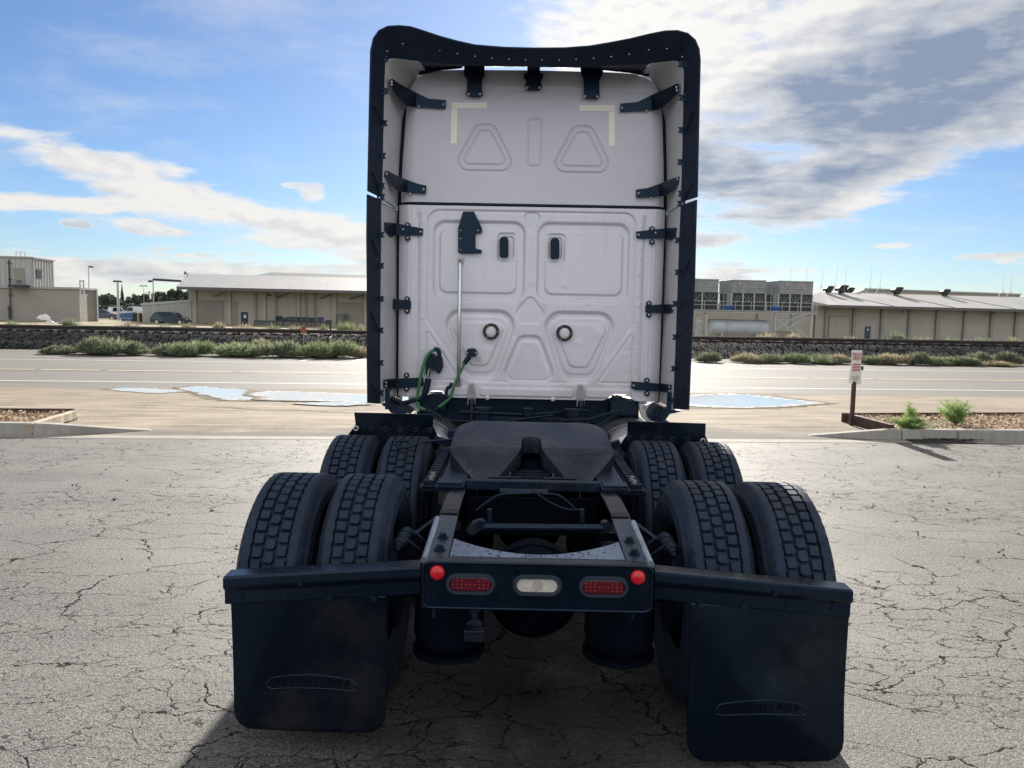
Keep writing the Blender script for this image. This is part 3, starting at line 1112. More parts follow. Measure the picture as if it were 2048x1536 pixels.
prof = [(-4.75, -0.03), (-4.3, 0.10), (-3.75, 0.22), (-3.1, 0.29), (-2.7, 0.32), (-2.2, 0.45), (-1.6, 0.57), (-1.2, 0.61), (-0.6, 0.615), (0.8, 0.615), (2.1, 0.615), (2.8, 0.42), (4.0, 0.05), (5.2, -0.3)]
fine = []
for (a, za), (b, zb_) in zip(prof[:-1], prof[1:]):
    k = max(1, int((b - a) / (0.10 if b < 0.0 else 0.5)))
    for i in range(k):
        t = i / k
        fine.append((a + (b - a) * t, za + (zb_ - za) * t))
fine.append(prof[-1])
nxs = 700
rg = np.random.RandomState(4)
xs = np.linspace(GX0, GX1, nxs)
V = np.zeros((len(fine), nxs, 3))
for j, (dy_, z_) in enumerate(fine):
    V[j, :, 0] = xs + rg.uniform(-0.014, 0.014, nxs)
    V[j, :, 1] = 38.0 + SR * xs + dy_ + rg.uniform(-0.014, 0.014, nxs)
    amp = 0.009
    V[j, :, 2] = z_ + rg.uniform(-amp, amp, nxs) * (1.0 if j > 0 else 0.0)


def grid_mesh(name, V, m_, smooth=False, parent=None):
    nj, ni = V.shape[:2]
    me = bpy.data.meshes.new(name)
    idx = np.arange(nj * ni).reshape(nj, ni)
    q_ = np.stack([idx[:-1, :-1], idx[:-1, 1:], idx[1:, 1:], idx[1:, :-1]], -1).reshape(-1, 4)
    me.vertices.add(nj * ni)
    me.vertices.foreach_set('co', V.reshape(-1))
    me.loops.add(len(q_) * 4)
    me.loops.foreach_set('vertex_index', q_.reshape(-1).astype(np.int32))
    me.polygons.add(len(q_))
    me.polygons.foreach_set('loop_start', np.arange(0, len(q_) * 4, 4, dtype=np.int32))
    me.polygons.foreach_set('use_smooth', np.full(len(q_), smooth))
    me.update(calc_edges=True)
    me.materials.append(m_)
    o = bpy.data.objects.new(name, me)
    COL.objects.link(o)
    if parent is not None:
        o.parent = parent
    return o


structure(grid_mesh('railway_embankment', V, BALLAST))
# loose stones on the bank
mb = MB()
rl = random.Random(14)
fs_ = np.array(fine)
for k in range(7000):
    x = rl.uniform(-30, 34)
    dy_ = rl.uniform(-4.6, -0.7)
    z_ = float(np.interp(dy_, fs_[:, 0], fs_[:, 1]))
    s = rl.uniform(0.018, 0.045)
    m3 = Euler((rl.uniform(0, 3), rl.uniform(0, 3), rl.uniform(0, 3))).to_matrix()
    c = Vector((x, rail_y(x) + dy_, z_ + 0.025))
    vs = [c + m3 @ Vector(v) * s * rl.uniform(0.7, 1.2) for v in ((1, 0, 0), (-1, 0, 0), (0, 1, 0), (0, -1, 0), (0, 0, 1), (0, 0, -1))]
    mb.add(vs, [(0, 2, 4), (2, 1, 4), (1, 3, 4), (3, 0, 4), (2, 0, 5), (1, 2, 5), (3, 1, 5), (0, 3, 5)])
STONE = make_leaf('ballast_stone', ((0.003, 0.004, 0.006), (0.013, 0.015, 0.020), (0.07, 0.07, 0.072)), 0.95, 0.0, 0.03)
tag(mb.build('ballast_gravel', STONE, fix=False), 'dark crushed stone heaped along the railway bank', 'gravel', kind='stuff')
# track
RAILS = mat('rusty_rail', (0.045, 0.032, 0.027), 0.65, 0.4, var=0.3, scale=4)
RAILT = mat('rail_head', (0.30, 0.29, 0.28), 0.35, 0.9, var=0.2, scale=4)
TIE = mat('railway_tie_timber', (0.030, 0.025, 0.022), 0.85, var=0.4, scale=4)
track = thing('railway_track', 'dark railway track along the top of the ballast bank', 'railway track', (0, 38.0, 0.69), rz=atan2(SR, 1))
for oy in (0.0, 1.5):
    mb = MB()
    sec = [(-0.07, 0.02), (0.07, 0.02), (0.07, 0.035), (0.012, 0.055), (0.012, 0.135), (0.036, 0.145), (0.036, 0.178), (-0.036, 0.178), (-0.036, 0.145), (-0.012, 0.135), (-0.012, 0.055), (-0.07, 0.035)]
    mb.plate([(-46, oy + a, b) for a, b in sec], (92, 0, 0))
    r_ = mb.build('rail', RAILS, track)
    mb = MB()
    mb.box(-46, 46, oy - 0.034, oy + 0.034, 0.179, 0.185)
    mb.build('rail_head', RAILT, r_)
mb = MB()
mb.box(-0.11, 0.11, -0.55, 2.05, -0.14, 0.02)
tie = mb.build('railway_tie', TIE, track)
rl = random.Random(2)
for k in range(152):
    x = -45.3 + k * 0.6
    z_ = rl.uniform(-0.02, 0.0)
    if k == 0:
        tie.location = (x, 0, z_)
    else:
        instance(tie, track, (x, rl.uniform(-0.05, 0.05), z_))

# flat country beyond the tracks
V = np.zeros((60, 80, 3))
ys = np.concatenate([np.linspace(0, 120, 30), np.geomspace(130, 2400, 30)])
for j, dy_ in enumerate(ys):
    X_ = np.linspace(-60 - dy_ * 1.2, 60 + dy_ * 1.2, 80)
    V[j, :, 0] = X_
    V[j, :, 1] = 42.9 + SR * np.clip(X_, -60, 60) + dy_
    t = min(dy_ / 8.0, 1.0)
    fade = 1.0 - min(max((dy_ - 110) / 150, 0), 1)
    V[j, :, 2] = (-0.24) * (1 - t) + t * ((-0.36 - 0.0085 * np.clip(X_, -60, 70)) * fade - 0.3 * (1 - fade))
structure(grid_mesh('ground', V, FARG))


def far_z(x, y):
    """level of the ground beyond the tracks"""
    return -0.36 - 0.0085 * max(-60, min(70, x))

# ================================================================== the truck
truck = thing('semi_truck', 'white semi truck tractor seen from behind with black mud flaps and bare fifth wheel', 'truck', (0, 0, 0))
SY = 6.35                       # back wall of the sleeper
Y_REAR, Y_FWD = 3.57, 4.84      # drive axles
R_TY = 0.505


def sym(px, pz):
    return (px, pz)


# ---------------------------------------------------------------- pressed panels
def sdf_poly(x, z, pts, r):
    """signed distance to a rounded polygon (pts already inset by r), negative inside"""
    pts = np.array(pts, float)
    n = len(pts)
    d = np.full(x.shape, 1e9)
    inside = np.zeros(x.shape, bool)
    for i in range(n):
        a, b = pts[i], pts[(i + 1) % n]
        ex, ez = b - a
        t = np.clip(((x - a[0]) * ex + (z - a[1]) * ez) / (ex * ex + ez * ez + 1e-12), 0, 1)
        d = np.minimum(d, np.hypot(x - a[0] - t * ex, z - a[1] - t * ez))
        c = ((a[1] > z) != (b[1] > z))
        xi = a[0] + (z - a[1]) / ((b[1] - a[1]) if abs(b[1] - a[1]) > 1e-9 else 1e-9) * ex
        inside ^= c & (x < xi)
    return np.where(inside, -d, d) - r


def pz(pts, Y=SY):
    return [(P(x, y, Y).x, P(x, y, Y).z) for x, y in pts]


def inset(pts, r):
    """move a convex outline inwards by r"""
    n = len(pts)
    area = sum(pts[i][0] * pts[(i + 1) % n][1] - pts[(i + 1) % n][0] * pts[i][1] for i in range(n))
    s = 1 if area > 0 else -1
    out = []
    for i in range(n):
        p0, p1, p2 = (Vector(pts[(i + k - 1) % n]) for k in range(3))
        d1, d2 = (p1 - p0).normalized(), (p2 - p1).normalized()
        n1_, n2_ = Vector((-d1.y, d1.x)) * s, Vector((-d2.y, d2.x)) * s
        m_ = (n1_ + n2_)
        m_ = m_ / max(0.25, m_.length_squared) * 2
        out.append(tuple(p1 + m_ * r))
    return out


def sstep(d, w):
    t = np.clip(d / w + 0.5, 0, 1)
    return t * t * (3 - 2 * t)


def mirror(pts):
    return [(-x, z) for x, z in pts][::-1]


def avg_sym(L, R):
    """one half outline from the two seen in the photograph"""
    return L


def region(x, z, pts, r, w, depth):
    """depth pressed in over the inside of a rounded outline, walls w wide"""
    return depth * (1 - sstep(sdf_poly(x, z, inset(pts, r), r), w))


PAN_L = [(-0.795, 2.52), (-0.055, 2.52), (-0.055, 1.885), (-0.795, 1.885)]
PANI_L = [(-0.745, 2.455), (-0.118, 2.455), (-0.118, 1.945), (-0.745, 1.945)]
REC_L = [(-0.272, 2.432), (-0.120, 2.432), (-0.120, 2.205), (-0.272, 2.205)]
TRI_L = [(-0.735, 1.800), (-0.085, 1.800), (-0.270, 1.235), (-0.545, 1.235)]
TRIM_L = [(-0.700, 1.755), (-0.135, 1.755), (-0.300, 1.290), (-0.525, 1.290)]
TRII_L = [(-0.655, 1.705), (-0.195, 1.705), (-0.345, 1.350), (-0.480, 1.350)]
DIAM = [(0.0, 1.945), (0.128, 1.785), (0.075, 1.700), (-0.075, 1.700), (-0.128, 1.785)]
TOPT = [(-0.080, 2.600), (0.080, 2.600), (0.025, 2.44), (-0.025, 2.44)]
BOTT = [(-0.085, 1.600), (0.085, 1.600), (0.235, 1.225), (-0.235, 1.225)]
FIELD = [(-0.845, 2.605), (0.845, 2.605), (0.845, 1.705), (0.50, 1.215), (-0.50, 1.215), (-0.845, 1.705)]
LOWQ_L = [(-0.850, 1.640), (-0.850, 1.225), (-0.570, 1.225)]
LEDGE_C = [(-0.40, 1.165), (0.37, 1.165), (0.37, 1.100), (-0.40, 1.100)]
LEDGE_R = [(0.47, 1.170), (0.845, 1.170), (0.845, 1.100), (0.47, 1.100)]
LEDGE_L = [(-0.86, 1.170), (-0.50, 1.170), (-0.50, 1.100), (-0.86, 1.100)]


def groove(x, z, pts, r, w, depth):
    """a line pressed in along a rounded outline"""
    return depth * np.exp(-(sdf_poly(x, z, inset(pts, r), r) / w) ** 2)


def lower_relief(x, z):
    """metres pressed away from the viewer"""
    h = np.zeros(x.shape)
    h += region(x, z, FIELD, 0.10, 0.022, 0.010) + groove(x, z, FIELD, 0.10, 0.007, 0.006)
    for side in (0, 1):
        f = (lambda p: p) if side == 0 else mirror
        h += region(x, z, f(PAN_L), 0.095, 0.030, 0.022)
        h -= region(x, z, f(PANI_L), 0.065, 0.018, 0.012)
        h += region(x, z, f(REC_L), 0.03, 0.012, 0.011)
        inn = [((-0.196 + (a + 0.196) * 0.68), 2.318 + (b - 2.318) * 0.76) for a, b in REC_L]
        h += region(x, z, f(inn), 0.022, 0.010, 0.011)
        h += region(x, z, f(TRI_L), 0.125, 0.034, 0.024)
        h -= region(x, z, f(TRIM_L), 0.095, 0.018, 0.008)
        h -= region(x, z, f(TRII_L), 0.055, 0.018, 0.012)
        h += groove(x, z, f(LOWQ_L), 0.012, 0.006, 0.007)
    h += region(x, z, DIAM, 0.045, 0.014, 0.008)
    h += region(x, z, TOPT, 0.04, 0.012, 0.009)
    h += region(x, z, BOTT, 0.075, 0.026, 0.018)
    h -= region(x, z, [(a * 0.8, 1.225 + (b - 1.225) * 0.86 + 0.008) for a, b in BOTT], 0.05, 0.018, 0.008)
    for q_ in (LEDGE_C, LEDGE_R, LEDGE_L):
        h -= region(x, z, q_, 0.02, 0.014, 0.012)
    # seam by the side posts
    for sx in (-1, 1):
        h += 0.004 * (1 - sstep(np.abs(x - sx * 0.985) - 0.004, 0.010)) * (z > 1.1)
        h -= 0.010 * sstep(sx * x - 0.965, 0.03)
        h += 0.005 * np.exp(-((sx * x - 0.925) / 0.006) ** 2) * (z > 1.2) * (z < 2.58)
        h -= 0.005 * np.exp(-((sx * x - 0.885) / 0.020) ** 4) * (z > 1.2) * (z < 2.60)
    # spot welds and dents
    r = np.random.RandomState(8)
    for sx in (-1, 1):
        for k in range(22):
            cx_, cz_ = sx * (0.885 + 0.035 * (k % 3 == 0) + r.uniform(-0.008, 0.008)), 1.22 + k * 0.064
            h += 0.0025 * np.exp(-((x - cx_) ** 2 + (z - cz_) ** 2) / 0.008 ** 2) * (1 if k % 2 else -1.3)
    for k in range(16):
        cx_ = -0.85 + k * 0.113
        h += 0.003 * np.exp(-((x - cx_) ** 2 + (z - 1.195) ** 2) / 0.007 ** 2)
    for k in range(26):                               # hail-like dings that catch the light
        cx_, cz_ = r.uniform(-0.9, 0.9), r.uniform(1.2, 2.0)
        h += 0.0022 * np.exp(-((x - cx_) ** 2 + (z - cz_) ** 2) / r.uniform(0.012, 0.03) ** 2) * r.choice([-1, 1])
    return h


def corner(x, x0, r):
    """the panel's upright edges roll forward"""
    d = np.clip(np.abs(x) - x0, 0, r * 0.98)
    return r - np.sqrt(r * r - d * d)


nx_, nz_ = 480, 345
xs = np.linspace(-1.085, 1.085, nx_)
t = np.linspace(0, 1, nz_)[:, None]


def bottom_edge(x):
    """the lower edge lifts over the frame humps on either side"""
    return 1.078 + 0.055 * np.exp(-((np.abs(x) - 0.755) / 0.10) ** 4) * (np.abs(x) > 0.3)


zb_ = bottom_edge(xs)[None, :]
Zg = zb_ + t * (2.643 - zb_)
Xg = np.repeat(xs[None, :], nz_, 0)
Yg = SY + lower_relief(Xg, Zg) + corner(Xg, 0.985, 0.12)
Vg = np.stack([Xg, Yg, Zg], -1)
edge = Vg[:1].copy()
edge[..., 1] += 0.05
lower = grid_mesh('rear_panel', np.concatenate([edge, Vg], 0), WHITE, True, truck)
lower.data.set_sharp_from_angle(angle=radians(60))
tag(lower, 'white pressed metal lower rear wall of the sleeper')

UT_L = [(-0.417, 3.210), (-0.367, 3.210), (-0.255, 2.997), (-0.530, 2.997)]        # cores, rounded outwards
UTI_L = [(-0.412, 3.205), (-0.372, 3.205), (-0.262, 3.006), (-0.522, 3.006)]
SLOT = [(-0.045, 3.335), (0.060, 3.335), (0.060, 2.965), (-0.045, 2.965)]


def upper_relief(x, z):
    h = np.zeros(x.shape)
    for side in (0, 1):
        f = (lambda p: p) if side == 0 else mirror
        h += 0.013 * np.exp(-(sdf_poly(x, z, f(UT_L), 0.075) / 0.0075) ** 2)
        h += 0.011 * np.exp(-(sdf_poly(x, z, f(UTI_L), 0.034) / 0.0065) ** 2)
    h += groove(x, z, SLOT, 0.03, 0.007, 0.010)
    for sx in (-1, 1):
        h += 0.0035 * (1 - sstep(np.abs(x - sx * 0.752) - 0.002, 0.007)) * (z > 3.33)
    # the shallow brow under the roof
    h -= 0.012 * sstep(z - (3.555 + 0.02 * np.cos(x * 2.2)), 0.03)
    return h


nx2, nz2 = 420, 250
u = np.linspace(-1, 1, nx2)
a_ = np.abs(u)
ztop = np.interp(a_, [0, 0.57, 0.70, 0.78, 0.86, 0.90, 0.94, 0.965, 0.985, 1.0], [3.718, 3.712, 3.707, 3.700, 3.680, 3.657, 3.628, 3.595, 3.545, 3.45])
t = np.linspace(0, 1, nz2)[:, None]
Zg = 2.668 + t * (ztop[None, :] - 2.668)
wz = np.interp(Zg, [2.66, 3.0, 3.4, 3.72], [1.075, 1.062, 1.035, 1.005])
Xg = u[None, :] * wz
Yg = SY - 0.004 + upper_relief(Xg, Zg) + corner(Xg * 1.085 / wz, 0.975, 0.13) + 0.02 * np.clip((Zg - 3.5) / 0.22, 0, 1) ** 2
Vg = np.stack([Xg, Yg, Zg], -1)
e0, e1 = Vg[:1].copy(), Vg[-1:].copy()
e0[..., 1] += 0.05
e1[..., 1] += 0.30
e1[..., 2] += 0.015
upper = grid_mesh('rear_cap_panel', np.concatenate([e0, Vg, e1], 0), PLASTIC, True, truck)
upper.data.set_sharp_from_angle(angle=radians(50))
tag(upper, 'white moulded upper rear wall of the sleeper')
# seal between the two
mb = MB()
mb.tube([(-1.075, SY + 0.075, 2.6555), (-1.04, SY + 0.03, 2.6555), (-0.97, SY + 0.008, 2.6555), (0.97, SY + 0.008, 2.6555), (1.04, SY + 0.03, 2.6555), (1.075, SY + 0.075, 2.6555)], 0.011, 8)
mb.build('panel_seal', SEAL, truck, smooth=60)

# ---------------------------------------------------------------- cab shell ahead of the rear wall
mb = MB()
for sx in (-1, 1):
    mb.loft([(sx * 1.09, SY + 0.11, 1.02), (sx * 1.195, SY + 0.35, 1.02), (sx * 1.20, 8.55, 1.02), (sx * 1.14, 9.6, 1.02)],
            [(sx * 1.09, SY + 0.11, 2.66), (sx * 1.195, SY + 0.35, 2.66), (sx * 1.20, 8.55, 2.66), (sx * 1.10, 9.3, 2.66)], (sx * -0.03, 0, 0))
    mb.loft([(sx * 1.085, SY + 0.12, 2.665), (sx * 1.19, SY + 0.35, 2.665), (sx * 1.19, 8.5, 2.665), (sx * 1.02, 9.35, 2.665)],
            [(sx * 1.0, SY + 0.25, 3.60), (sx * 1.06, SY + 0.55, 3.68), (sx * 1.04, 7.4, 3.70), (sx * 0.92, 8.9, 3.1)], (sx * -0.03, 0, 0))
mb.loft([(-1.0, SY + 0.28, 3.60), (-0.6, SY + 0.28, 3.705), (0.6, SY + 0.28, 3.705), (1.0, SY + 0.28, 3.60)], [(-1.05, 7.4, 3.70), (-0.6, 7.4, 3.80), (0.6, 7.4, 3.80), (1.05, 7.4, 3.70)], (0, 0, -0.03))
mb.loft([(-1.05, 7.4, 3.70), (-0.6, 7.4, 3.80), (0.6, 7.4, 3.80), (1.05, 7.4, 3.70)], [(-0.92, 9.0, 3.05), (-0.5, 9.2, 3.05), (0.5, 9.2, 3.05), (0.92, 9.0, 3.05)], (0, 0, -0.03))
mb.box(-1.05, 1.05, SY + 0.4, 9.3, 1.0, 1.05)
mb.build('cab_body', WHITE, truck, smooth=35)
GLASS_D = mat('dark_window_glass', (0.01, 0.012, 0.014), 0.05, spec=0.8, var=0.0)
mb = MB()
mb.loft([(-1.08, 9.35, 2.1), (-0.5, 9.68, 2.1), (0.5, 9.68, 2.1), (1.08, 9.35, 2.1)], [(-0.93, 9.02, 3.0), (-0.5, 9.24, 3.0), (0.5, 9.24, 3.0), (0.93, 9.02, 3.0)], (0, -0.02, 0))
mb.build('windscreen', GLASS_D, truck)
for sx in (-1, 1):
    mb = MB()
    mb.plate([(sx * 1.203, 8.35, 1.95), (sx * 1.203, 8.35, 2.55), (sx * 1.19, 9.0, 2.5), (sx * 1.15, 9.45, 1.98)], (sx * 0.006, 0, 0))
    mb.build('door_window', GLASS_D, truck)
mb = MB()
sec = [(9.55, 1.98, 0.98), (10.6, 1.78, 0.92), (11.3, 1.55, 0.80), (11.55, 0.6, 0.9)]
rows = []
for y, z, w in sec:
    rows.append([(-w, y, 0.55), (-w, y, z - 0.25), (-w * 0.75, y, z), (w * 0.75, y, z), (w, y, z - 0.25), (w, y, 0.55)])
for A, B in zip(rows[:-1], rows[1:]):
    mb.loft(A, B)
mb.build('hood', WHITE, truck, smooth=50)
mb = MB()
mb.box(-1.16, 1.16, 11.2, 11.6, 0.32, 0.62)
mb.build('front_bumper', BLACKB, truck, bevel=0.04)

# ---------------------------------------------------------------- side and roof extenders
out_L = [(737, 806), (736, 700), (736, 560), (737, 470), (736, 388)]
TOPPIX = [(737, 382), (739, 280), (741, 180), (743, 100), (748, 76), (758, 61), (775, 52.5), (797, 51), (820, 53), (845, 61), (880, 73), (915, 83), (950, 91), (1010, 96), (1070, 97.5), (1130, 97), (1180, 93), (1220, 86), (1260, 78), (1300, 68), (1330, 62), (1355, 61), (1376, 67), (1390, 80), (1397, 98), (1399, 120), (1397, 200), (1395, 300), (1393, 394)]
INPIX = [(765, 396), (767, 285), (769, 185), (771, 125), (774, 121), (779, 118), (786, 117), (797, 118), (820, 121), (845, 124), (880, 127), (915, 129), (950, 131), (1010, 133), (1070, 134), (1130, 134), (1180, 133), (1220, 131), (1260, 130), (1300, 127), (1330, 124), (1348, 122), (1356, 123), (1362, 126), (1366, 132), (1367, 142), (1366, 205), (1364, 300), (1361, 404)]


def ribbon(outer, inner, Yo, Yi, th):
    A = [P(x, y, Yo) for x, y in outer]
    B = [P(x, y, Yi) for x, y in inner]
    ts = []
    c = Vector((0, 0, 2.4))
    for i, a in enumerate(A):
        d = (A[min(i + 1, len(A) - 1)] - A[max(i - 1, 0)])
        e = B[i] - a
        n_ = d.cross(e).normalized()
        if n_.y < 0:
            n_ = -n_
        ts.append(n_ * th)
    m = MB()
    m.loft(A, B, ts)
    return m


rub = ribbon(TOPPIX, INPIX, 5.80, 5.95, 0.016).build('extender_trim', RUBBER, truck, smooth=40, bevel=0.005)
tag(rub, 'black rubber trim round the upper cab extender, dipping at the middle')
ribbon([(736, 388), (735, 470), (736, 560), (736, 700), (737, 806)], [(763, 400), (763, 470), (762, 560), (761, 700), (762, 806)], 5.80, 5.95, 0.016).build('extender_trim', RUBBER, truck, smooth=40, bevel=0.005)
ribbon([(1392, 399), (1390, 470), (1388, 560), (1381, 700), (1376, 820)], [(1361, 410), (1358, 470), (1355, 560), (1350, 700), (1345, 818)], 5.80, 5.95, 0.016).build('extender_trim', RUBBER, truck, smooth=40, bevel=0.005)

# white skins between trim and cab


def skin(inner, far, Yi, th, name, m_, cx=0.0):
    A = [P(x, y, Yi) for x, y in inner]
    B = [Vector(p) for p in far]
    ts = []
    for i, a in enumerate(A):
        d = (A[min(i + 1, len(A) - 1)] - A[max(i - 1, 0)])
        n_ = d.cross(B[i] - a).normalized()
        o_ = Vector((a.x, 0, a.z - 2.4))
        if n_.dot(o_) < 0:
            n_ = -n_
        ts.append(n_ * th)
    m = MB()
    m.loft(A, B, ts)
    return m.build(name, m_, truck, smooth=40)


zs = [396, 285, 185, 128]
for sx in (-1, 1):
    ip = [(765, 399), (767, 285), (769, 185), (770, 150), (771, 128), (775, 121), (786, 117), (797, 118), (820, 121), (838, 123)] if sx < 0 else [(1361, 406), (1364, 300), (1366, 205), (1367, 165), (1367, 142), (1362, 126), (1356, 123), (1348, 122), (1324, 124), (1300, 127)]
    zz = [P(x, y, 5.95).z for x, y in ip]
    far = [(1.108, zz[0]), (1.092, zz[1] + 0.01), (1.068, zz[2] + 0.02), (1.052, 3.42), (1.035, 3.50), (1.018, 3.56), (0.995, 3.61), (0.970, 3.64), (0.925, 3.672), (0.87, 3.695)]
    far = [(sx * a_x, 6.45, a_z) for a_x, a_z in far]
    skin(ip, far, 5.952, 0.022, 'upper_side_extender', FAIRW)
    ip = [(763, 402), (763, 470), (762, 560), (761, 700), (762, 806)] if sx < 0 else [(1361, 411), (1358, 470), (1355, 560), (1350, 700), (1345, 818)]
    zz = [P(x, y, 5.95).z for x, y in ip]
    skin(ip, [(sx * 1.112, 6.46, z_) for z_ in zz], 5.952, 0.022, 'lower_side_extender', FAIRW)
    # stiffening lip at the split line
    z_ = zz[0]
    mb = MB()
    mb.bar((sx * 1.128, 5.97, z_ + 0.012), (sx * 1.112, 6.42, z_ + 0.012), 0.03, 0.014)
    mb.build('extender_lip', FAIRW, truck)
# roof extender: its underside runs up and forward, leaving a slit of sky above the rear wall
ip = [(838, 123), (860, 125), (880, 127), (915, 129), (950, 131), (1010, 133), (1070, 134), (1130, 134), (1180, 133), (1220, 131), (1260, 130), (1280, 129), (1300, 127)]
far = []
for x, y in ip:
    X = P(x, y, 5.95).x
    k = abs(X) / 0.87
    far.append((X * 0.985, 6.50, 3.788 - 0.062 * k ** 3))
skin(ip, far, 5.952, 0.02, 'roof_extender', BLACKB)
# outer skins (the white outside of the extenders)
for sx in (-1, 1):
    mb = MB()
    mb.loft([(sx * 1.18, 5.98, 1.09), (sx * 1.18, 5.98, 2.63)], [(sx * 1.195, 6.66, 1.09), (sx * 1.195, 6.66, 2.63)], (sx * -0.012, 0, 0))
    mb.loft([(sx * 1.18, 5.98, 2.67), (sx * 1.165, 5.98, 3.60)], [(sx * 1.19, 6.66, 2.67), (sx * 1.07, 6.8, 3.55)], (sx * -0.012, 0, 0))
    mb.build('extender_outer_skin', FAIRW, truck)
# dark seal closing the joint down either side of the rear wall
for sx in (-1, 1):
    mb = MB()
    mb.tube([(sx * 1.094, 6.462, 1.06), (sx * 1.094, 6.462, 2.64), (sx * 1.085, 6.462, 2.9), (sx * 1.058, 6.462, 3.35), (sx * 1.03, 6.462, 3.50), (sx * 0.985, 6.462, 3.605), (sx * 0.93, 6.462, 3.655)], 0.016, 8)
    mb.build('side_seal', SEAL, truck, smooth=60)
# dark corner filler plates below the roof extender
for sx in (-1, 1):
    pts = [(833, 128), (838, 150), (829, 154), (848, 146), (880, 140), (925, 135), (925, 129), (880, 126)] if sx < 0 else [(1303, 130), (1298, 153), (1308, 158), (1290, 150), (1260, 145), (1205, 139), (1205, 132), (1260, 130)]
    mb = MB()
    A = [P(x, y, 6.28) for x, y in (pts[0], pts[7], pts[6])]
    B = [P(x, y, 6.28) for x, y in (pts[1], pts[4], pts[5])]
    mb.loft(A, B, (0, 0.015, 0))
    mb.build('corner_gusset', BLACKB, truck)

# rows of rivets along the top trim and clips down the sides
RV = MB().lathe([(0, 1e-4), (0, 0.007), (0.004, 0.006), (0.006, 1e-4)], (0, 0, 0), (0, -1, 0), 8).mesh('rivet', BOLT)


def rivet(parent, p, s=1.0, m_=None):
    o = bpy.data.objects.new('rivet', RV)
    COL.objects.link(o)
    o.parent = parent
    o.location = p
    o.scale = (s, s, s)
    return o


for x, y in [(775, 103), (806, 88), (843, 91), (880, 101), (915, 108), (950, 113), (984, 117), (1018, 119), (1051, 120), (1084, 120), (1118, 121), (1152, 119), (1187, 117), (1222, 114), (1258, 109), (1297, 100), (1333, 98), (1364, 114)]:
    t_ = 0.62
    rivet(rub, P(x, y, 5.885) + Vector((0, -0.006, 0)), 0.85)
CLIPM = MB()
CLIPM.box(-0.03, 0.03, -0.008, 0.008, -0.004, 0.004).box(-0.03, 0.03, -0.008, 0.008, 0.030, 0.038).box(-0.03, -0.018, -0.01, 0.01, -0.008, 0.042).box(-0.004, 0.022, -0.006, 0.006, 0.004, 0.030)
CLIP = CLIPM.mesh('trim_clip', BLACKB)
for sx, pts in ((-1, [(768, 122), (770, 187), (767, 251), (764, 316), (762, 376), (762, 398), (761, 474), (761, 536), (761, 602), (760, 665), (760, 730), (760, 790)]),
                (1, [(1364, 133), (1365, 200), (1364, 265), (1362, 329), (1364, 392), (1362, 412), (1357, 485), (1357, 549), (1352, 612), (1352, 679), (1349, 742), (1348, 805)])):
    for x, y in pts:
        o = bpy.data.objects.new('trim_clip', CLIP)
        COL.objects.link(o)
        o.parent = truck
        o.location = P(x, y, 5.93)
        o.scale = (-sx, 1, 1)
# ribs moulded into the side trims
for sx, pts in ((-1, [((750, 213), (768, 245)), ((748, 345), (760, 385)), ((746, 480), (758, 512)), ((745, 625), (758, 660)), ((745, 765), (757, 800))]), (1, [((1385, 225), (1370, 262)), ((1384, 365), (1368, 398)), ((1378, 520), (1366, 555)), ((1375, 650), (1362, 685)), ((1368, 775), (1355, 808))])):
    for a, b in pts:
        mb = MB()
        mb.bar(P(*a, 5.842), P(*b, 5.905), 0.010, 0.010, (1, 0, 0))
        mb.build('trim_rib', RUBBER, truck)


def clip_x(pts, xc, side):
    """the part of an outline left (0) or right (1) of x = xc"""
    out = []
    keep = (lambda x: x <= xc) if side == 0 else (lambda x: x >= xc)
    for i, (x0, y0) in enumerate(pts):
        x1, y1 = pts[(i + 1) % len(pts)]
        if keep(x0):
            out.append((x0, y0))
        if (x0 - xc) * (x1 - xc) < 0:
            t_ = (xc - x0) / (x1 - x0)
            out.append((xc, y0 + (y1 - y0) * t_))
    return out


# ---------------------------------------------------------------- brackets joining extenders to the wall
def bracket(pts, far_x, bolts, name='extender_bracket', Y0=SY - 0.03, Y1=5.98, x_flat=None, th=0.008):
    """plate drawn in outline; flat on the wall up to x_flat, then bent out to the extender at far_x"""
    def yy(x):
        k = (x - x_flat) / (far_x - x_flat)
        return Y0 if k <= 0 else Y0 + (Y1 - Y0) * min(k, 1.0)
    m = MB()
    for side in (0, 1):
        part = clip_x(pts, x_flat, side)
        if len(part) > 2:
            m.plate([P(x, y, yy(x)) for x, y in part], (0, th, 0))
    o = m.build(name, BLACKB, truck)
    for bx, by in bolts:
        rivet(o, P(bx, by, yy(bx)) + Vector((0, -0.003, 0)), 1.5)
    return o


BR = []
# top left, as two bent pieces
bracket([(784, 157), (800, 168), (832, 185), (830, 212), (812, 212), (797, 195), (781, 173), (779, 160)], 779, [(783, 164), (783, 170)], x_flat=832)
bracket([(832, 185), (857, 197), (892, 200), (891, 218), (845, 215), (812, 212), (830, 209)], 779, [(887, 209), (838, 213)], x_flat=832)
bracket([(775, 341), (795, 352), (815, 360), (812, 383), (793, 381), (780, 366), (768, 353), (769, 343)], 768, [(773, 348)], x_flat=815)
bracket([(815, 360), (838, 368), (853, 371), (851, 388), (822, 386), (793, 382), (812, 381)], 768, [(847, 379), (820, 388)], x_flat=815)
bracket([(1352, 168), (1335, 176), (1303, 190), (1305, 221), (1318, 219), (1340, 203), (1358, 183), (1357, 167)], 1360, [(1353, 175), (1354, 181)], x_flat=1303)
bracket([(1303, 190), (1275, 204), (1241, 207), (1240, 224), (1285, 222), (1318, 219), (1305, 216)], 1360, [(1244, 216), (1293, 222)], x_flat=1303)
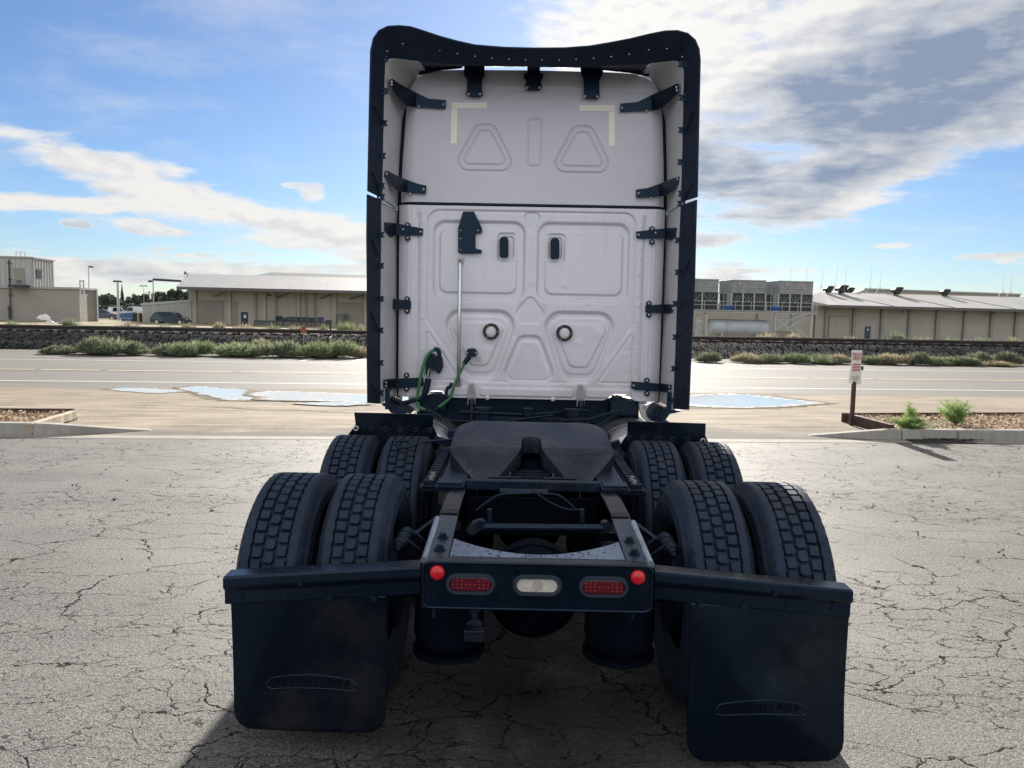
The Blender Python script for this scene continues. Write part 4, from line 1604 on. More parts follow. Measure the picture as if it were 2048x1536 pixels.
bracket([(1350, 355), (1335, 361), (1318, 368), (1320, 392), (1335, 390), (1350, 377), (1362, 361), (1360, 352)], 1362, [(1355, 358)], x_flat=1318)
bracket([(1318, 368), (1295, 376), (1272, 379), (1273, 396), (1303, 394), (1335, 391), (1320, 389)], 1362, [(1277, 387), (1302, 397)], x_flat=1318)
# middle and lower straps
bracket([(766, 444), (790, 446), (846, 457), (845, 471), (790, 470), (783, 475), (766, 460)], 764, [(841, 464), (806, 459)], x_flat=792)
bracket([(764, 599), (780, 597), (822, 602), (822, 618), (780, 618), (764, 614)], 762, [(768, 607)], x_flat=785)
bracket([(768, 760), (780, 758), (846, 755), (848, 770), (842, 774), (780, 778), (768, 775)], 766, [(772, 765), (772, 772)], x_flat=792)
bracket([(1358, 455), (1335, 456), (1272, 463), (1273, 477), (1330, 477), (1340, 481), (1358, 470)], 1359, [(1277, 470), (1311, 466)], x_flat=1330)
bracket([(1352, 610), (1335, 608), (1291, 611), (1291, 625), (1335, 627), (1352, 625)], 1353, [(1346, 617)], x_flat=1328)
bracket([(1345, 770), (1330, 768), (1263, 763), (1262, 776), (1270, 780), (1330, 784), (1345, 788)], 1346, [(1339, 774), (1339, 782), (1267, 771)], x_flat=1320)
for (x, y) in [(815, 450), (815, 476), (814, 598), (814, 622), (813, 751), (813, 778), (1304, 458), (1304, 484), (1298, 607), (1298, 630), (1294, 761), (1294, 787)]:
    mb = MB()
    c = P(x, y, SY - 0.034)
    mb.cyl(c, c + Vector((0, 0.010, 0)), 0.023, 14)
    o = mb.build('bracket_ear', BLACKB, truck)
    rivet(o, c + Vector((0, -0.002, 0)), 1.7)
# drop posts behind the lowest straps
for sx in (-1, 1):
    a = P(775, 778, 6.0) if sx < 0 else P(1339, 785, 6.0)
    mb = MB()
    mb.bar(a, a + Vector((0, 0, -0.16)), 0.035, 0.02)
    mb.build('extender_post', BLACKB, truck)
# three hangers under the roof extender
for pts, bl in (([(928, 130), (969, 130), (969, 152), (964, 160), (964, 182), (966, 190), (960, 194), (937, 193), (931, 188), (934, 180), (934, 158), (928, 150)], [(937, 188), (960, 188)]),
                ([(1048, 146), (1086, 146), (1086, 155), (1082, 162), (1084, 176), (1078, 181), (1055, 181), (1049, 175), (1053, 162), (1048, 155)], [(1054, 175), (1079, 175)]),
                ([(1160, 130), (1207, 132), (1206, 148), (1199, 160), (1199, 188), (1200, 194), (1194, 198), (1172, 197), (1166, 192), (1168, 186), (1167, 158), (1163, 150)], [(1170, 192), (1195, 193)])):
    m = MB()
    pp = [P(x, y, SY - 0.055) for x, y in pts]
    m.plate(pp, (0, 0.014, 0))
    o = m.build('roof_bracket', BLACKB, truck, bevel=0.003)
    top = (P(pts[0][0], pts[0][1], SY - 0.055) + P(pts[1][0], pts[1][1], SY - 0.055)) / 2
    mb = MB()
    mb.bar(top + Vector((0, 0.0, -0.005)), top + Vector((0, -0.16, 0.045)), 0.10, 0.012, (0, 1, 0.3))
    mb.build('roof_bracket_arm', BLACKB, o)
    for bx, by in bl:
        rivet(o, P(bx, by, SY - 0.058), 1.8)

# ---------------------------------------------------------------- fittings on the rear wall


def tape(pts):
    m = MB()
    m.plate([P(x, y, SY - 0.008) for x, y in pts], (0, 0.003, 0))
    o = m.build('reflective_strip', TAPE, truck)
    (x0, y0), (x1, y1) = pts[0], pts[2]
    m = MB()
    if abs(x1 - x0) > abs(y1 - y0):
        ym = (y0 + y1) / 2
        for f_ in (0.36, 0.62):
            yq = y0 + (y1 - y0) * f_
            m.bar(P(x0 + 1, yq, SY - 0.0085), P(x1 - 1, yq, SY - 0.0085), 0.002, 0.0014)
    else:
        for f_ in (0.36, 0.62):
            xq = x0 + (x1 - x0) * f_
            m.bar(P(xq, y0 + 1, SY - 0.0085), P(xq - 0.6, y1 - 1, SY - 0.0085), 0.0014, 0.002, (0, 1, 0))
    m.build('strip_edge', mat('tape_print', (0.66, 0.63, 0.50), 0.4), o)


tape([(903.5, 205.5), (974, 205.5), (974, 216.5), (903.5, 216.5)])
tape([(903, 217.5), (914.5, 217.5), (913, 287), (901.5, 287)])
tape([(1159, 210.5), (1229, 210.5), (1229, 221.5), (1159, 221.5)])
tape([(1218, 222.5), (1229.5, 222.5), (1229, 292), (1218, 292)])

m = MB()
m.plate([P(x, y, SY - 0.02) for x, y in [(926, 423), (948, 423), (964, 456), (964, 464), (961, 467), (951, 467), (951, 495), (953, 498), (962, 499), (964, 503), (963, 507), (919, 507), (916, 504), (916, 456)]], (0, 0.008, 0))
o = m.build('hose_bracket_plate', BLACKB, truck, bevel=0.002)
for x, y in ((921, 461), (921, 500), (956, 461), (921, 477)):
    rivet(o, P(x, y, SY - 0.022), 0.9)
m = MB()
m.plate([P(x, y, SY - 0.0215) for x, y in [(917, 458.5), (962, 458.5), (962, 457.3), (917, 457.3)]], (0, 0.002, 0))
m.build('bend_line', SEAL, o)

for cx_, cy_ in ((1008, 494), (1110, 496.5)):
    m = MB()
    pts = []
    for k in range(9):
        a = pi * k / 8
        pts.append((cx_ + 9 * cos(a), cy_ - 14 - 7 * sin(a)))
    pts += [(cx_ - 9, cy_ + 16), (cx_ - 7.5, cy_ + 21), (cx_ + 7.5, cy_ + 21), (cx_ + 9, cy_ + 16)]
    m.plate([P(x, y, SY - 0.022) for x, y in pts], (0, 0.028, 0))
    o = m.build('vent_handle', SEAL, truck, bevel=0.006)
    m = MB()
    m.plate([P(x, y, SY - 0.024) for x, y in ((cx_ - 6.5, cy_ + 12), (cx_ + 6.5, cy_ + 12), (cx_ + 6.5, cy_ + 17), (cx_ - 6.5, cy_ + 17))], (0, 0.003, 0))
    m.build('handle_foot', BLACKB, o)

LAMPG = mat('lamp_clear_lens', (0.78, 0.78, 0.76), 0.14, spec=0.7, var=0.12, scale=55)
RIBG = mat('lamp_lens_rib', (0.60, 0.61, 0.61), 0.2)
RING = mat('lamp_ring', (0.030, 0.026, 0.027), 0.4, 0.3, var=0.25, scale=40)
for cx_, cy_ in ((982, 663), (1129, 666)):
    c = P(cx_, cy_, SY + 0.006)
    m = MB().lathe([(-0.012, 0.046), (0.018, 0.046), (0.022, 0.050), (0.022, 0.062), (0.016, 0.067), (0, 0.068), (-0.012, 0.068)], c, (0, -1, 0), 40, True)
    o = m.build('work_lamp', RING, truck, smooth=40)
    m = MB().lathe([(0.004, 0.047), (0.010, 0.040), (0.014, 0.02), (0.015, 1e-4)], c, (0, -1, 0), 32)
    ln_ = m.build('lens', LAMPG, o, smooth=60)
    m = MB()
    for dz_ in (-0.022, -0.008, 0.006, 0.020):
        w_ = sqrt(0.043 ** 2 - dz_ ** 2)
        m.box(c.x - w_, c.x + w_, c.y - 0.0155, c.y - 0.012, c.z + dz_ - 0.0025, c.z + dz_ + 0.0025)
    m.build('lens_rib', RIBG, o)
    for k in range(3):
        a = pi / 2 + k * 2 * pi / 3 + 0.5
        rivet(o, c + Vector((0.057 * cos(a), -0.022, 0.057 * sin(a))), 0.8)

# grab rail
a, b = P(920, 524, SY - 0.07), P(917, 762, SY - 0.07)
m = MB()
m.tube([P(921, 519, SY - 0.012), a, a.lerp(b, 0.04), a.lerp(b, 0.5), a.lerp(b, 0.96), b, P(918, 767, SY - 0.012)], [0.010, 0.013, 0.0155, 0.0155, 0.0155, 0.013, 0.010], 14)
gr = m.build('grab_rail', CHROME, truck, smooth=60)
for x, y in ((921, 520), (917, 766)):
    m = MB()
    c = P(x, y, SY - 0.02)
    m.box(c.x - 0.022, c.x + 0.022, c.y, c.y + 0.03, c.z - 0.028, c.z + 0.028)
    o = m.build('rail_foot', STEEL, gr, bevel=0.006)
    rivet(o, c + Vector((0, -0.001, 0)), 1.5)

# cab suspension struts with silver brackets
for cx_ in (943, 1161.5):
    cy_ = 0 if cx_ < 1000 else 3
    m = MB()
    m.plate([P(x + cx_, y + cy_, SY - 0.035) for x, y in ((-4, 766), (4, 766), (7, 786), (8.5, 811), (5.5, 811), (4.5, 800), (-4.5, 800), (-5.5, 811), (-8.5, 811), (-7, 786))], (0, 0.04, 0))
    st = m.build('strut_bracket', STEEL, truck, bevel=0.003)
    for x, y in ((0, 769), (-3.5, 793), (3.5, 793)):
        rivet(st, P(cx_ + x, y + cy_, SY - 0.037), 1.3)
    m = MB()
    a, b = P(cx_ + 0.5, 800 + cy_, SY - 0.02), P(cx_ + 1, 845 + cy_, SY - 0.10)
    m.cyl(a, a + (b - a) * 0.25, 0.030, 14)
    m.cyl(a + (b - a) * 0.2, b, 0.020, 14)
    m.build('cab_strut', IRON, st, smooth=40)
for x, y in ((975, 795), (1106, 798)):
    c = P(x, y, SY - 0.006)
    m = MB().lathe([(0, 1e-4), (0, 0.02), (0.012, 0.018), (0.02, 1e-4)], c, (0, -1, 0), 12)
    m.build('drain_boss', WHITE, truck, smooth=40)
# scuff on the ledge and small warning decal
DECAL = mat('warning_decal', (0.70, 0.68, 0.62), 0.5)
m = MB()
m.plate([P(x, y, SY + 0.004) for x, y in ((952, 715), (963, 715), (963, 725), (952, 725))], (0, 0.002, 0))
o = m.build('warning_label', DECAL, truck)
m = MB()
m.plate([P(x, y, SY + 0.0035) for x, y in ((952, 715), (963, 715), (963, 716.6), (952, 716.6))], (0, 0.001, 0))
m.build('label_stripe', mat('decal_orange', (0.55, 0.25, 0.12), 0.5), o)
m = MB()
for k in range(3):
    m.plate([P(x, y, SY + 0.0035) for x, y in ((954, 718 + k * 2), (961.5, 718 + k * 2), (961.5, 718.8 + k * 2), (954, 718.8 + k * 2))], (0, 0.001, 0))
m.build('label_print', mat('decal_ink', (0.25, 0.25, 0.25), 0.6), o)

# air hoses: the parked green coil line and black lines to the couplings
YH = SY - 0.08


def hose(pix, r, m_, name, Ys=None, parent=None, n=10):
    pts = [P(x, y, (Ys[i] if Ys else YH)) for i, (x, y) in enumerate(pix)]
    out = []
    for i in range(len(pts) - 1):
        p0, p1, p2, p3 = pts[max(i - 1, 0)], pts[i], pts[i + 1], pts[min(i + 2, len(pts) - 1)]
        for k in range(6):
            t = k / 6
            out.append(0.5 * ((2 * p1) + (p2 - p0) * t + (2 * p0 - 5 * p1 + 4 * p2 - p3) * t * t + (3 * p1 - p0 - 3 * p2 + p3) * t ** 3))
    out.append(pts[-1])
    m = MB()
    m.tube(out, r, n)
    return m.build(name, m_, parent or truck, smooth=60)


hose([(869, 700), (858, 707), (848, 728), (841, 755), (836, 785), (834, 805), (838, 814), (850, 819)], 0.0135, HOSEG, 'green_hose')
hose([(929, 726), (922, 742), (914, 757), (907, 775), (900, 795), (890, 805), (878, 814)], 0.0125, HOSEG, 'green_hose')
hose([(850, 819), (860, 822), (870, 826), (885, 838)], 0.02, SEAL, 'cable_sleeve', n=12)
hose([(878, 814), (871, 820), (866, 830)], 0.02, SEAL, 'cable_sleeve', n=12)
hose([(940, 714), (935, 718), (929, 727)], 0.020, SEAL, 'cable_plug', n=12)
hose([(896, 797), (892, 790), (895, 776), (900, 774), (903, 766)], 0.014, SEAL, 'cable_sleeve', n=10)
hose([(857, 757), (854, 772), (848, 788), (840, 797), (820, 803), (800, 807)], [0.026] * 12 + [0.018] * 19, SEAL, 'black_hose')
hose([(780, 776), (777, 790), (783, 803), (800, 815), (822, 825)], 0.014, SEAL, 'black_hose')
hose([(806, 808), (790, 800), (778, 795)], 0.02, SEAL, 'black_hose')
# socket plate
m = MB()
m.plate([P(x, y, SY - 0.05) for x, y in ((931, 706), (936, 697), (950, 697), (955.5, 706), (951, 713.5), (936, 713.5))], (0, 0.06, 0))
o = m.build('socket_plate', BLACKB, truck, bevel=0.006)
for x in (934.5, 952):
    rivet(o, P(x, 706, SY - 0.052), 1.2)
# dummy couplings (glad hands)
m = MB()
m.plate([P(x, y, SY - 0.06) for x, y in ((853, 716), (858, 707), (866, 707), (872, 712), (884, 714), (885, 728), (886, 733), (884, 738), (879, 748), (873, 746), (871, 738), (866, 739), (861, 734), (855, 744), (851, 752), (851, 730))], (0, 0.06, 0))
gh = m.build('air_coupling', BLACKB, truck, bevel=0.008)
m = MB()
m.plate([P(x, y, SY - 0.068) for x, y in ((864, 714), (871, 714), (871, 730), (865, 735), (864, 726))], (0, 0.01, 0))
m.build('coupling_face', IRON, gh)
for x, y, r in ((860, 730, 0.02), (876, 722, 0.026), (867, 738, 0.016), (882, 730, 0.016)):
    c = P(x, y, SY - 0.085)
    m = MB()
    m.cyl(c, c + Vector((0, 0.03, 0)), r, 14)
    m.build('coupling_seal', SEAL, gh, smooth=40)
hose([(869, 698), (876, 700), (879, 710), (879, 722)], 0.018, SEAL, 'coupling_pipe', parent=gh)
m = MB()
m.tube([P(861, 738, SY - 0.09), P(858, 745, SY - 0.09), P(857, 757, SY - 0.085)], [0.016, 0.014, 0.019], 10)
m.build('hose_end', CHROME, gh, smooth=40)
c = P(870, 698, SY - 0.09)
m = MB()
m.cyl(c, c + Vector((0, 0.02, 0.012)), 0.012, 8)
m.build('coupling_hook', STEEL, gh)

# ---------------------------------------------------------------- under the cab
m = MB()
m.box(-1.0, 1.0, 7.0, 7.1, 0.25, 1.05)
m.box(-0.95, 0.95, 6.55, 6.6, 0.86, 1.07)
m.build('under_cab_shade_sheet', SEAL, truck)  # added dark boxes standing in for the shade below the cab
for cx_ in (0.36, -0.36, 0.0):
    m = MB()
    m.cyl((cx_, 6.2, 0.80), (cx_, 6.2, 1.02), 0.075 if cx_ else 0.05, 16)
    m.build('cab_air_spring', IRON, truck, smooth=40)
m = MB()
for x0, y0, z0, x1, y1, z1, r in ((-0.55, 6.1, 0.99, 0.5, 6.3, 1.0, 0.014), (-0.6, 6.0, 0.93, 0.2, 6.1, 0.98, 0.010), (0.25, 6.0, 0.95, 0.72, 6.1, 1.03, 0.010), (-0.35, 5.8, 0.93, 0.4, 5.9, 0.95, 0.012), (0.4, 5.9, 0.90, 0.75, 6.2, 1.0, 0.016)):
    m.tube([(x0, y0, z0), ((x0 + x1) / 2, (y0 + y1) / 2, (z0 + z1) / 2 - 0.03), (x1, y1, z1)], r, 8)
m.build('air_line', IRON, truck, smooth=60)
m = MB()
m.bar((-0.60, 5.7, 0.86), (0.60, 5.7, 0.86), 0.16, 0.10)
m.bar((-0.42, 6.2, 0.90), (0.42, 6.2, 0.90), 0.10, 0.10)
m.build('deck_crossmember', IRON, truck, bevel=0.006)
# lower sills: white cup and ribbed rubber boot at either rear cab corner
for sx in (-1, 1):
    m = MB()
    if sx > 0:
        pts = [(1279, 809), (1310, 811), (1305, 820), (1300, 832), (1306, 852), (1296, 846), (1285, 836), (1280, 822)]
    else:
        pts = [(838, 806), (805, 803), (812, 808), (818, 818), (838, 825)]
    m.plate([P(x, y, 6.33) for x, y in pts], (0, 0.06, 0))
    o = m.build('sill_cup', FAIRW, truck, bevel=0.006)
    if sx > 0:
        rivet(o, P(1288, 814, 6.325), 1.6)
    m = MB()
    base = [(1316, 811), (1338, 820), (1366, 822), (1352, 826), (1340, 828), (1330, 842), (1342, 846), (1304, 843), (1300, 830), (1306, 818)] if sx > 0 else [(768, 806), (790, 812), (806, 812), (824, 826), (800, 828), (781, 826), (774, 816), (762, 810)]
    m.plate([P(x, y, 6.12) for x, y in base], (0, 0.25, 0))
    o = m.build('sill_boot', RUBBER, truck, bevel=0.008)
    if sx > 0:
        for k in range(3):
            m = MB()
            m.tube([P(1309 + k * 8, 815 + k * 3, 6.11), P(1303 + k * 8, 829 + k * 3, 6.10), P(1309 + k * 8, 842, 6.11)], 0.008, 6)
            m.build('boot_rib', SEAL, o)
# dark humps in front of the rear wall's lower edge
for sx, pts in ((-1, [(829, 822), (829, 797), (838, 793), (852, 790), (866, 788), (876, 790), (885, 796), (893, 800), (893, 822)]), (1, [(1218, 830), (1222, 806), (1232, 797), (1242, 795), (1256, 801), (1270, 804), (1276, 812), (1276, 832)])):
    m = MB()
    m.plate([P(x, y, 6.40) for x, y in pts], (0, 0.25, 0))
    m.build('frame_hump_cover', SEAL, truck, bevel=0.01)

# fuel tanks
for sx in (-1, 1):
    m = MB().lathe([(0, 1e-4), (0, 0.22), (0.03, 0.29), (0.06, 0.305), (1.4, 0.305), (1.43, 0.29), (1.43, 1e-4)], (sx * 0.84, 5.72, 0.62), (0, 1, 0), 40)
    o = m.build('fuel_tank', ALU, truck, smooth=40)
    for y in (6.1, 6.8):
        m = MB().lathe([(0, 0.309), (0.06, 0.309), (0.06, 0.300), (0, 0.300)], (sx * 0.84, y, 0.62), (0, 1, 0), 40, True)
        m.build('tank_strap', STEEL, o, smooth=40)
    m = MB()
    m.box(sx * 0.44, sx * 1.18, 6.0, 9.4, 0.28, 0.34)
    m.build('side_fairing', WHITE, truck)

# ---------------------------------------------------------------- chassis
RAILEDGE = mat('bluish_rail_edge', (0.55, 0.63, 0.72), 0.3, 0.9, var=0.2, scale=9)
for sx in (-1, 1):
    # frame rail: level ahead, ramped down behind the fifth wheel
    prof_ = [(7.2, 0.855), (4.0, 0.852), (3.72, 0.862), (3.50, 0.862), (3.44, 0.850), (2.925, 0.808)]
    m = MB()
    web = [(sx * 0.435, y, z) for y, z in prof_]
    low_ = [(sx * 0.435, y, z - (0.26 if y > 3.6 else 0.26 - 0.10 * min(1, (3.6 - y) / 0.65))) for y, z in prof_]
    m.loft(web, low_, (sx * -0.008, 0, 0))
    m.loft([(sx * 0.437, y, z + 0.001) for y, z in prof_], [(sx * 0.350, y, z) for y, z in prof_], (0, 0, -0.009))
    m.loft(low_, [(sx * 0.350, p[1], p[2]) for p in low_], (0, 0, 0.009))
    fr_ = m.build('frame_rail', BLACKP, truck, bevel=0.004)
    m = MB()
    m.loft([(sx * 0.434, y, z + 0.0045) for y, z in prof_[4:]], [(sx * 0.351, y, z + 0.0035) for y, z in prof_[4:]], (0, 0, -0.002))
    m.build('rail_top', RAILTOP, fr_)
    # worn ramp plate
    m = MB()
    m.loft([(sx * 0.432, y, z + 0.003) for y, z in ((3.78, 0.866), (3.50, 0.866), (3.46, 0.858))], [(sx * 0.352, y, z + 0.003) for y, z in ((3.78, 0.866), (3.50, 0.866), (3.46, 0.858))], (0, 0, -0.004))
    m.build('ramp_plate', mat('worn_ramp_steel', (0.045, 0.043, 0.047), 0.42, 0.4, var=0.3, scale=9, dust=(0.03, 0.028, 0.03), dust_amt=0.6), fr_)
    # rounded outer edge in a paler, bluer metal than the rail
    m = MB()
    m.tube([(sx * 0.441, 3.40, 0.846), (sx * 0.441, 2.93, 0.810)], 0.015, 10)
    m.build('rail_edge', RAILEDGE, fr_, smooth=60)
    for y, z in ((3.165, 0.829), (3.03, 0.819)):
        m = MB()
        c = Vector((sx * 0.392, y, z))
        m.cyl(c, c + Vector((0, 0, 0.006)), 0.024, 18)
        m.cyl(c + Vector((0, 0, 0.006)), c + Vector((0, 0, 0.022)), 0.0145, 6)
        m.build('bolt', IRON, fr_, smooth=30)

# closing crossmember with its lamps
m = MB()
pts = []
for sx, sz in ((1, 1), (-1, 1), (-1, -1), (1, -1)):
    cx_, cz_ = sx * (0.442 - 0.03), (0.722 + sz * (0.090 - 0.02))
    for k in range(5):
        a = {(1, 1): 0, (-1, 1): pi / 2, (-1, -1): pi, (1, -1): 3 * pi / 2}[(sx, sz)] + k * pi / 8
        pts.append((cx_ + 0.03 * cos(a), 2.90, cz_ + 0.02 * sin(a)))
m.plate(pts, (0, 0.012, 0))
tailp = m.build('tail_crossmember', BLACKP, truck, bevel=0.005)
m = MB()
m.loft([(-0.44, 2.898, 0.812), (0.44, 2.898, 0.812)], [(-0.44, 2.965, 0.815), (0.44, 2.965, 0.815)], (0, 0, -0.008))
for sx in (-1, 1):
    m.loft([(sx * 0.446, 2.898, 0.80), (sx * 0.446, 3.00, 0.80)], [(sx * 0.446, 2.898, 0.635), (sx * 0.446, 3.00, 0.655)], (sx * -0.008, 0, 0))
m.build('crossmember_flange', BLACKP, tailp, bevel=0.004)
# folded rim round the closing plate
m = MB()
m.tube([(p[0], 2.899, p[2]) for p in pts + pts[:1]], 0.006, 8, caps=False)
m.build('plate_rim', BLACKP, tailp, smooth=60)


def oval(cx_, cz_, hw, hh, y, n=10):
    o_ = []
    for k in range(n + 1):
        a = -pi / 2 + pi * k / n
        o_.append((cx_ + hw - hh + hh * cos(a), y, cz_ + hh * sin(a)))
    for k in range(n + 1):
        a = pi / 2 + pi * k / n
        o_.append((cx_ - hw + hh + hh * cos(a), y, cz_ + hh * sin(a)))
    return o_


GROM = mat('rubber_grommet', (0.030, 0.036, 0.048), 0.5, var=0.15)
LENSC = mat('reverse_lens', (0.62, 0.58, 0.52), 0.15, spec=0.7, var=0.2, scale=25)
REDDOT = mat('tail_led', (0.34, 0.06, 0.08), 0.15, spec=0.8)
for nm, cx_, lens in (('tail_light', -0.258, LENSR), ('reverse_light', 0.0, LENSC), ('tail_light', 0.257, LENSR)):
    m = MB()
    A = oval(cx_, 0.728, 0.097, 0.043, 2.8985)
    B = oval(cx_, 0.728, 0.081, 0.027, 2.8985)
    A2 = oval(cx_, 0.728, 0.091, 0.037, 2.886)
    B2 = oval(cx_, 0.728, 0.083, 0.029, 2.886)
    n = len(A)
    rows = [A, A2, B2, B]
    vs = [p for r_ in rows for p in r_]
    fs = [(j * n + i, j * n + (i + 1) % n, (j + 1) * n + (i + 1) % n, (j + 1) * n + i) for j in range(3) for i in range(n)]
    m.add(vs, fs)
    L_ = m.build(nm, GROM, tailp, smooth=50)
    L_.parent = truck
    m = MB()
    m.plate(oval(cx_, 0.728, 0.0805, 0.0265, 2.8955), (0, 0.02, 0))
    m.build('lens', lens, L_, bevel=0.004)
    if lens is LENSR:
        m = MB()
        for i in range(9):
            for j in range(3):
                x, z = cx_ - 0.068 + i * 0.017, 0.728 - 0.014 + j * 0.014
                if 3 <= i <= 5 and j != 1:
                    continue
                m.cyl((x, 2.894, z), (x, 2.896, z), 0.003, 6)
        m.build('led_dots', REDDOT, L_)
    else:
        m = MB()
        m.lathe([(0, 1e-4), (0, 0.007), (0.0008, 0.007), (0.0008, 0.011), (0, 0.011), (0, 0.016), (0.0006, 0.016), (0.0006, 0.021), (0, 0.021)], (cx_, 2.8945, 0.728), (0, -1, 0), 28)
        m.build('bulb_ring', mat('lens_ring', (0.42, 0.38, 0.35), 0.2), L_, smooth=30)
MARK = mat('bright_red_lens', (0.66, 0.010, 0.022), 0.12, spec=0.6, var=0.15, scale=50)
for cx_, cz_ in ((-0.387, 0.772), (0.387, 0.770)):
    m = MB().lathe([(0, 0.0285), (0.008, 0.0285), (0.014, 0.024), (0.018, 0.013), (0.019, 1e-4)], (cx_, 2.899, cz_), (0, -1, 0), 28)
    L_ = m.build('marker_light', MARK, truck, smooth=50)
    m = MB()
    m.bar((cx_ - 0.022, 2.881, cz_), (cx_ + 0.022, 2.881, cz_), 0.001, 0.002)
    m.bar((cx_, 2.881, cz_ - 0.022), (cx_, 2.881, cz_ + 0.022), 0.001, 0.002, (1, 0, 0))
    m.build('facet_line', REDDOT, L_)

# gusset plate with its arched front edge, wet with drops
GUSS = mat('gusset_paint', (0.32, 0.42, 0.58), 0.26, 0.9, spec=0.7, var=0.2, scale=5, rvar=0.1, dust=(0.08, 0.085, 0.095), dust_amt=0.4)
m = MB()
A, B = [], []
for k in range(25):
    u_ = -1 + 2 * k / 24
    x = 0.346 * u_
    A.append((x, 2.968, 0.8155))
    B.append((x, 3.005 + 0.165 * abs(u_) ** 1.9, 0.8165 + 0.010 * abs(u_) ** 2))
m.loft(A, B, (0, 0, -0.009))
gp = m.build('gusset_plate', GUSS, truck, smooth=40)
m = MB()
rl = random.Random(77)
for k in range(105):
    u_ = rl.uniform(-0.97, 0.97)
    x = 0.346 * u_
    y0, y1 = 2.972, 3.000 + 0.165 * abs(u_) ** 1.9
    y = rl.uniform(y0, y1)
    z = 0.8157 + (0.001 + 0.010 * u_ * u_) * (y - 2.968) / (y1 - 2.965)
    r_ = rl.uniform(0.0012, 0.0032) * (1.5 if rl.random() < 0.15 else 1)
    e_ = rl.uniform(0.8, 1.9)
    m.add([(x + r_ * e_ * cos(a), y + r_ * sin(a), z) for a in [k2 * pi / 4 for k2 in range(8)]] + [(x + 0.6 * r_ * e_ * cos(a), y + 0.6 * r_ * sin(a), z + r_ * 0.4) for a in [k2 * pi / 4 for k2 in range(8)]],
          [(i, (i + 1) % 8, 8 + (i + 1) % 8, 8 + i) for i in range(8)] + [tuple(range(8, 16))])
o = m.build('rain_drops', mat('water_drop', (0.004, 0.005, 0.006), 0.04, spec=0.6, var=0.0), gp)
o['kind'] = 'stuff'

# cross bar and fifth wheel slide
m = MB()
m.bar((-0.60, 4.05, 0.845), (-0.36, 4.05, 0.845), 0.10, 0.028)
m.build('slide_end_plate', GREASE, truck, bevel=0.004)
m = MB()
m.bar((0.36, 4.05, 0.845), (0.60, 4.05, 0.845), 0.10, 0.028)
m.build('slide_end_plate', GREASE, truck, bevel=0.004)
m = MB()
m.bar((-0.36, 4.06, 0.862), (0.36, 4.06, 0.862), 0.045, 0.055)
m.build('slide_crossbar', GREASE, truck, bevel=0.006)
m = MB()
m.bar((-0.34, 4.22, 0.845), (-0.02, 4.22, 0.845), 0.02, 0.03)
m.bar((0.02, 4.22, 0.845), (0.34, 4.22, 0.845), 0.02, 0.03)
m.bar((-0.36, 4.28, 0.80), (0.36, 4.28, 0.80), 0.10, 0.02)
m.bar((-0.06, 4.14, 0.84), (-0.02, 4.2, 0.86), 0.02, 0.02)
m.build('slide_release_rod', IRON, truck, bevel=0.003)
for sx in (-1, 1):
    m = MB()
    m.box(sx * 0.36, sx * 0.50, 3.98, 5.1, 0.854, 0.872)
    sp = m.build('slide_rail', GREASE, truck, bevel=0.003)
    m = MB()
    m.box(sx * 0.515, sx * 0.585, 4.0, 5.1, 0.845, 0.862)
    m.build('rack_base', GREASE, sp, bevel=0.003)
    m = MB()
    m.box(sx * 0.520, sx * 0.582, 0, 0.034, 0.862, 0.885)
    tooth = m.build('rack_tooth', GREASE, sp, bevel=0.003)
    tooth.location.y = 4.03
    for k in range(1, 15):
        instance(tooth, sp, (0, 4.03 + k * 0.07, 0))
    m = MB()
    m.box(sx * 0.372, sx * 0.505, 3.99, 4.10, 0.872, 0.884)
    m.build('slide_stop', GREASE, sp, bevel=0.003)
    m = MB()
    for y in (4.06, 4.16):
        c = Vector((sx * 0.545, y, 0.862))
        m.cyl(c, c + Vector((0, 0, 0.04)), 0.014, 8)
    m.build('stop_bolt', BOLT, sp)

# fifth wheel: dished plate with two ramps and the throat
def fw_z(y):
    return float(np.interp(y, [4.20, 4.46, 4.53, 4.97], [0.835, 0.962, 0.985, 1.075]))


half = [(0.0, 4.985), (0.38, 4.985), (0.435, 4.965), (0.468, 4.90), (0.482, 4.78), (0.486, 4.56), (0.484, 4.50), (0.455, 4.44), (0.315, 4.225), (0.29, 4.205), (0.235, 4.205), (0.205, 4.225), (0.085, 4.45), (0.062, 4.52), (0.058, 4.66), (0.045, 4.70), (0.0, 4.712)]
m = MB()
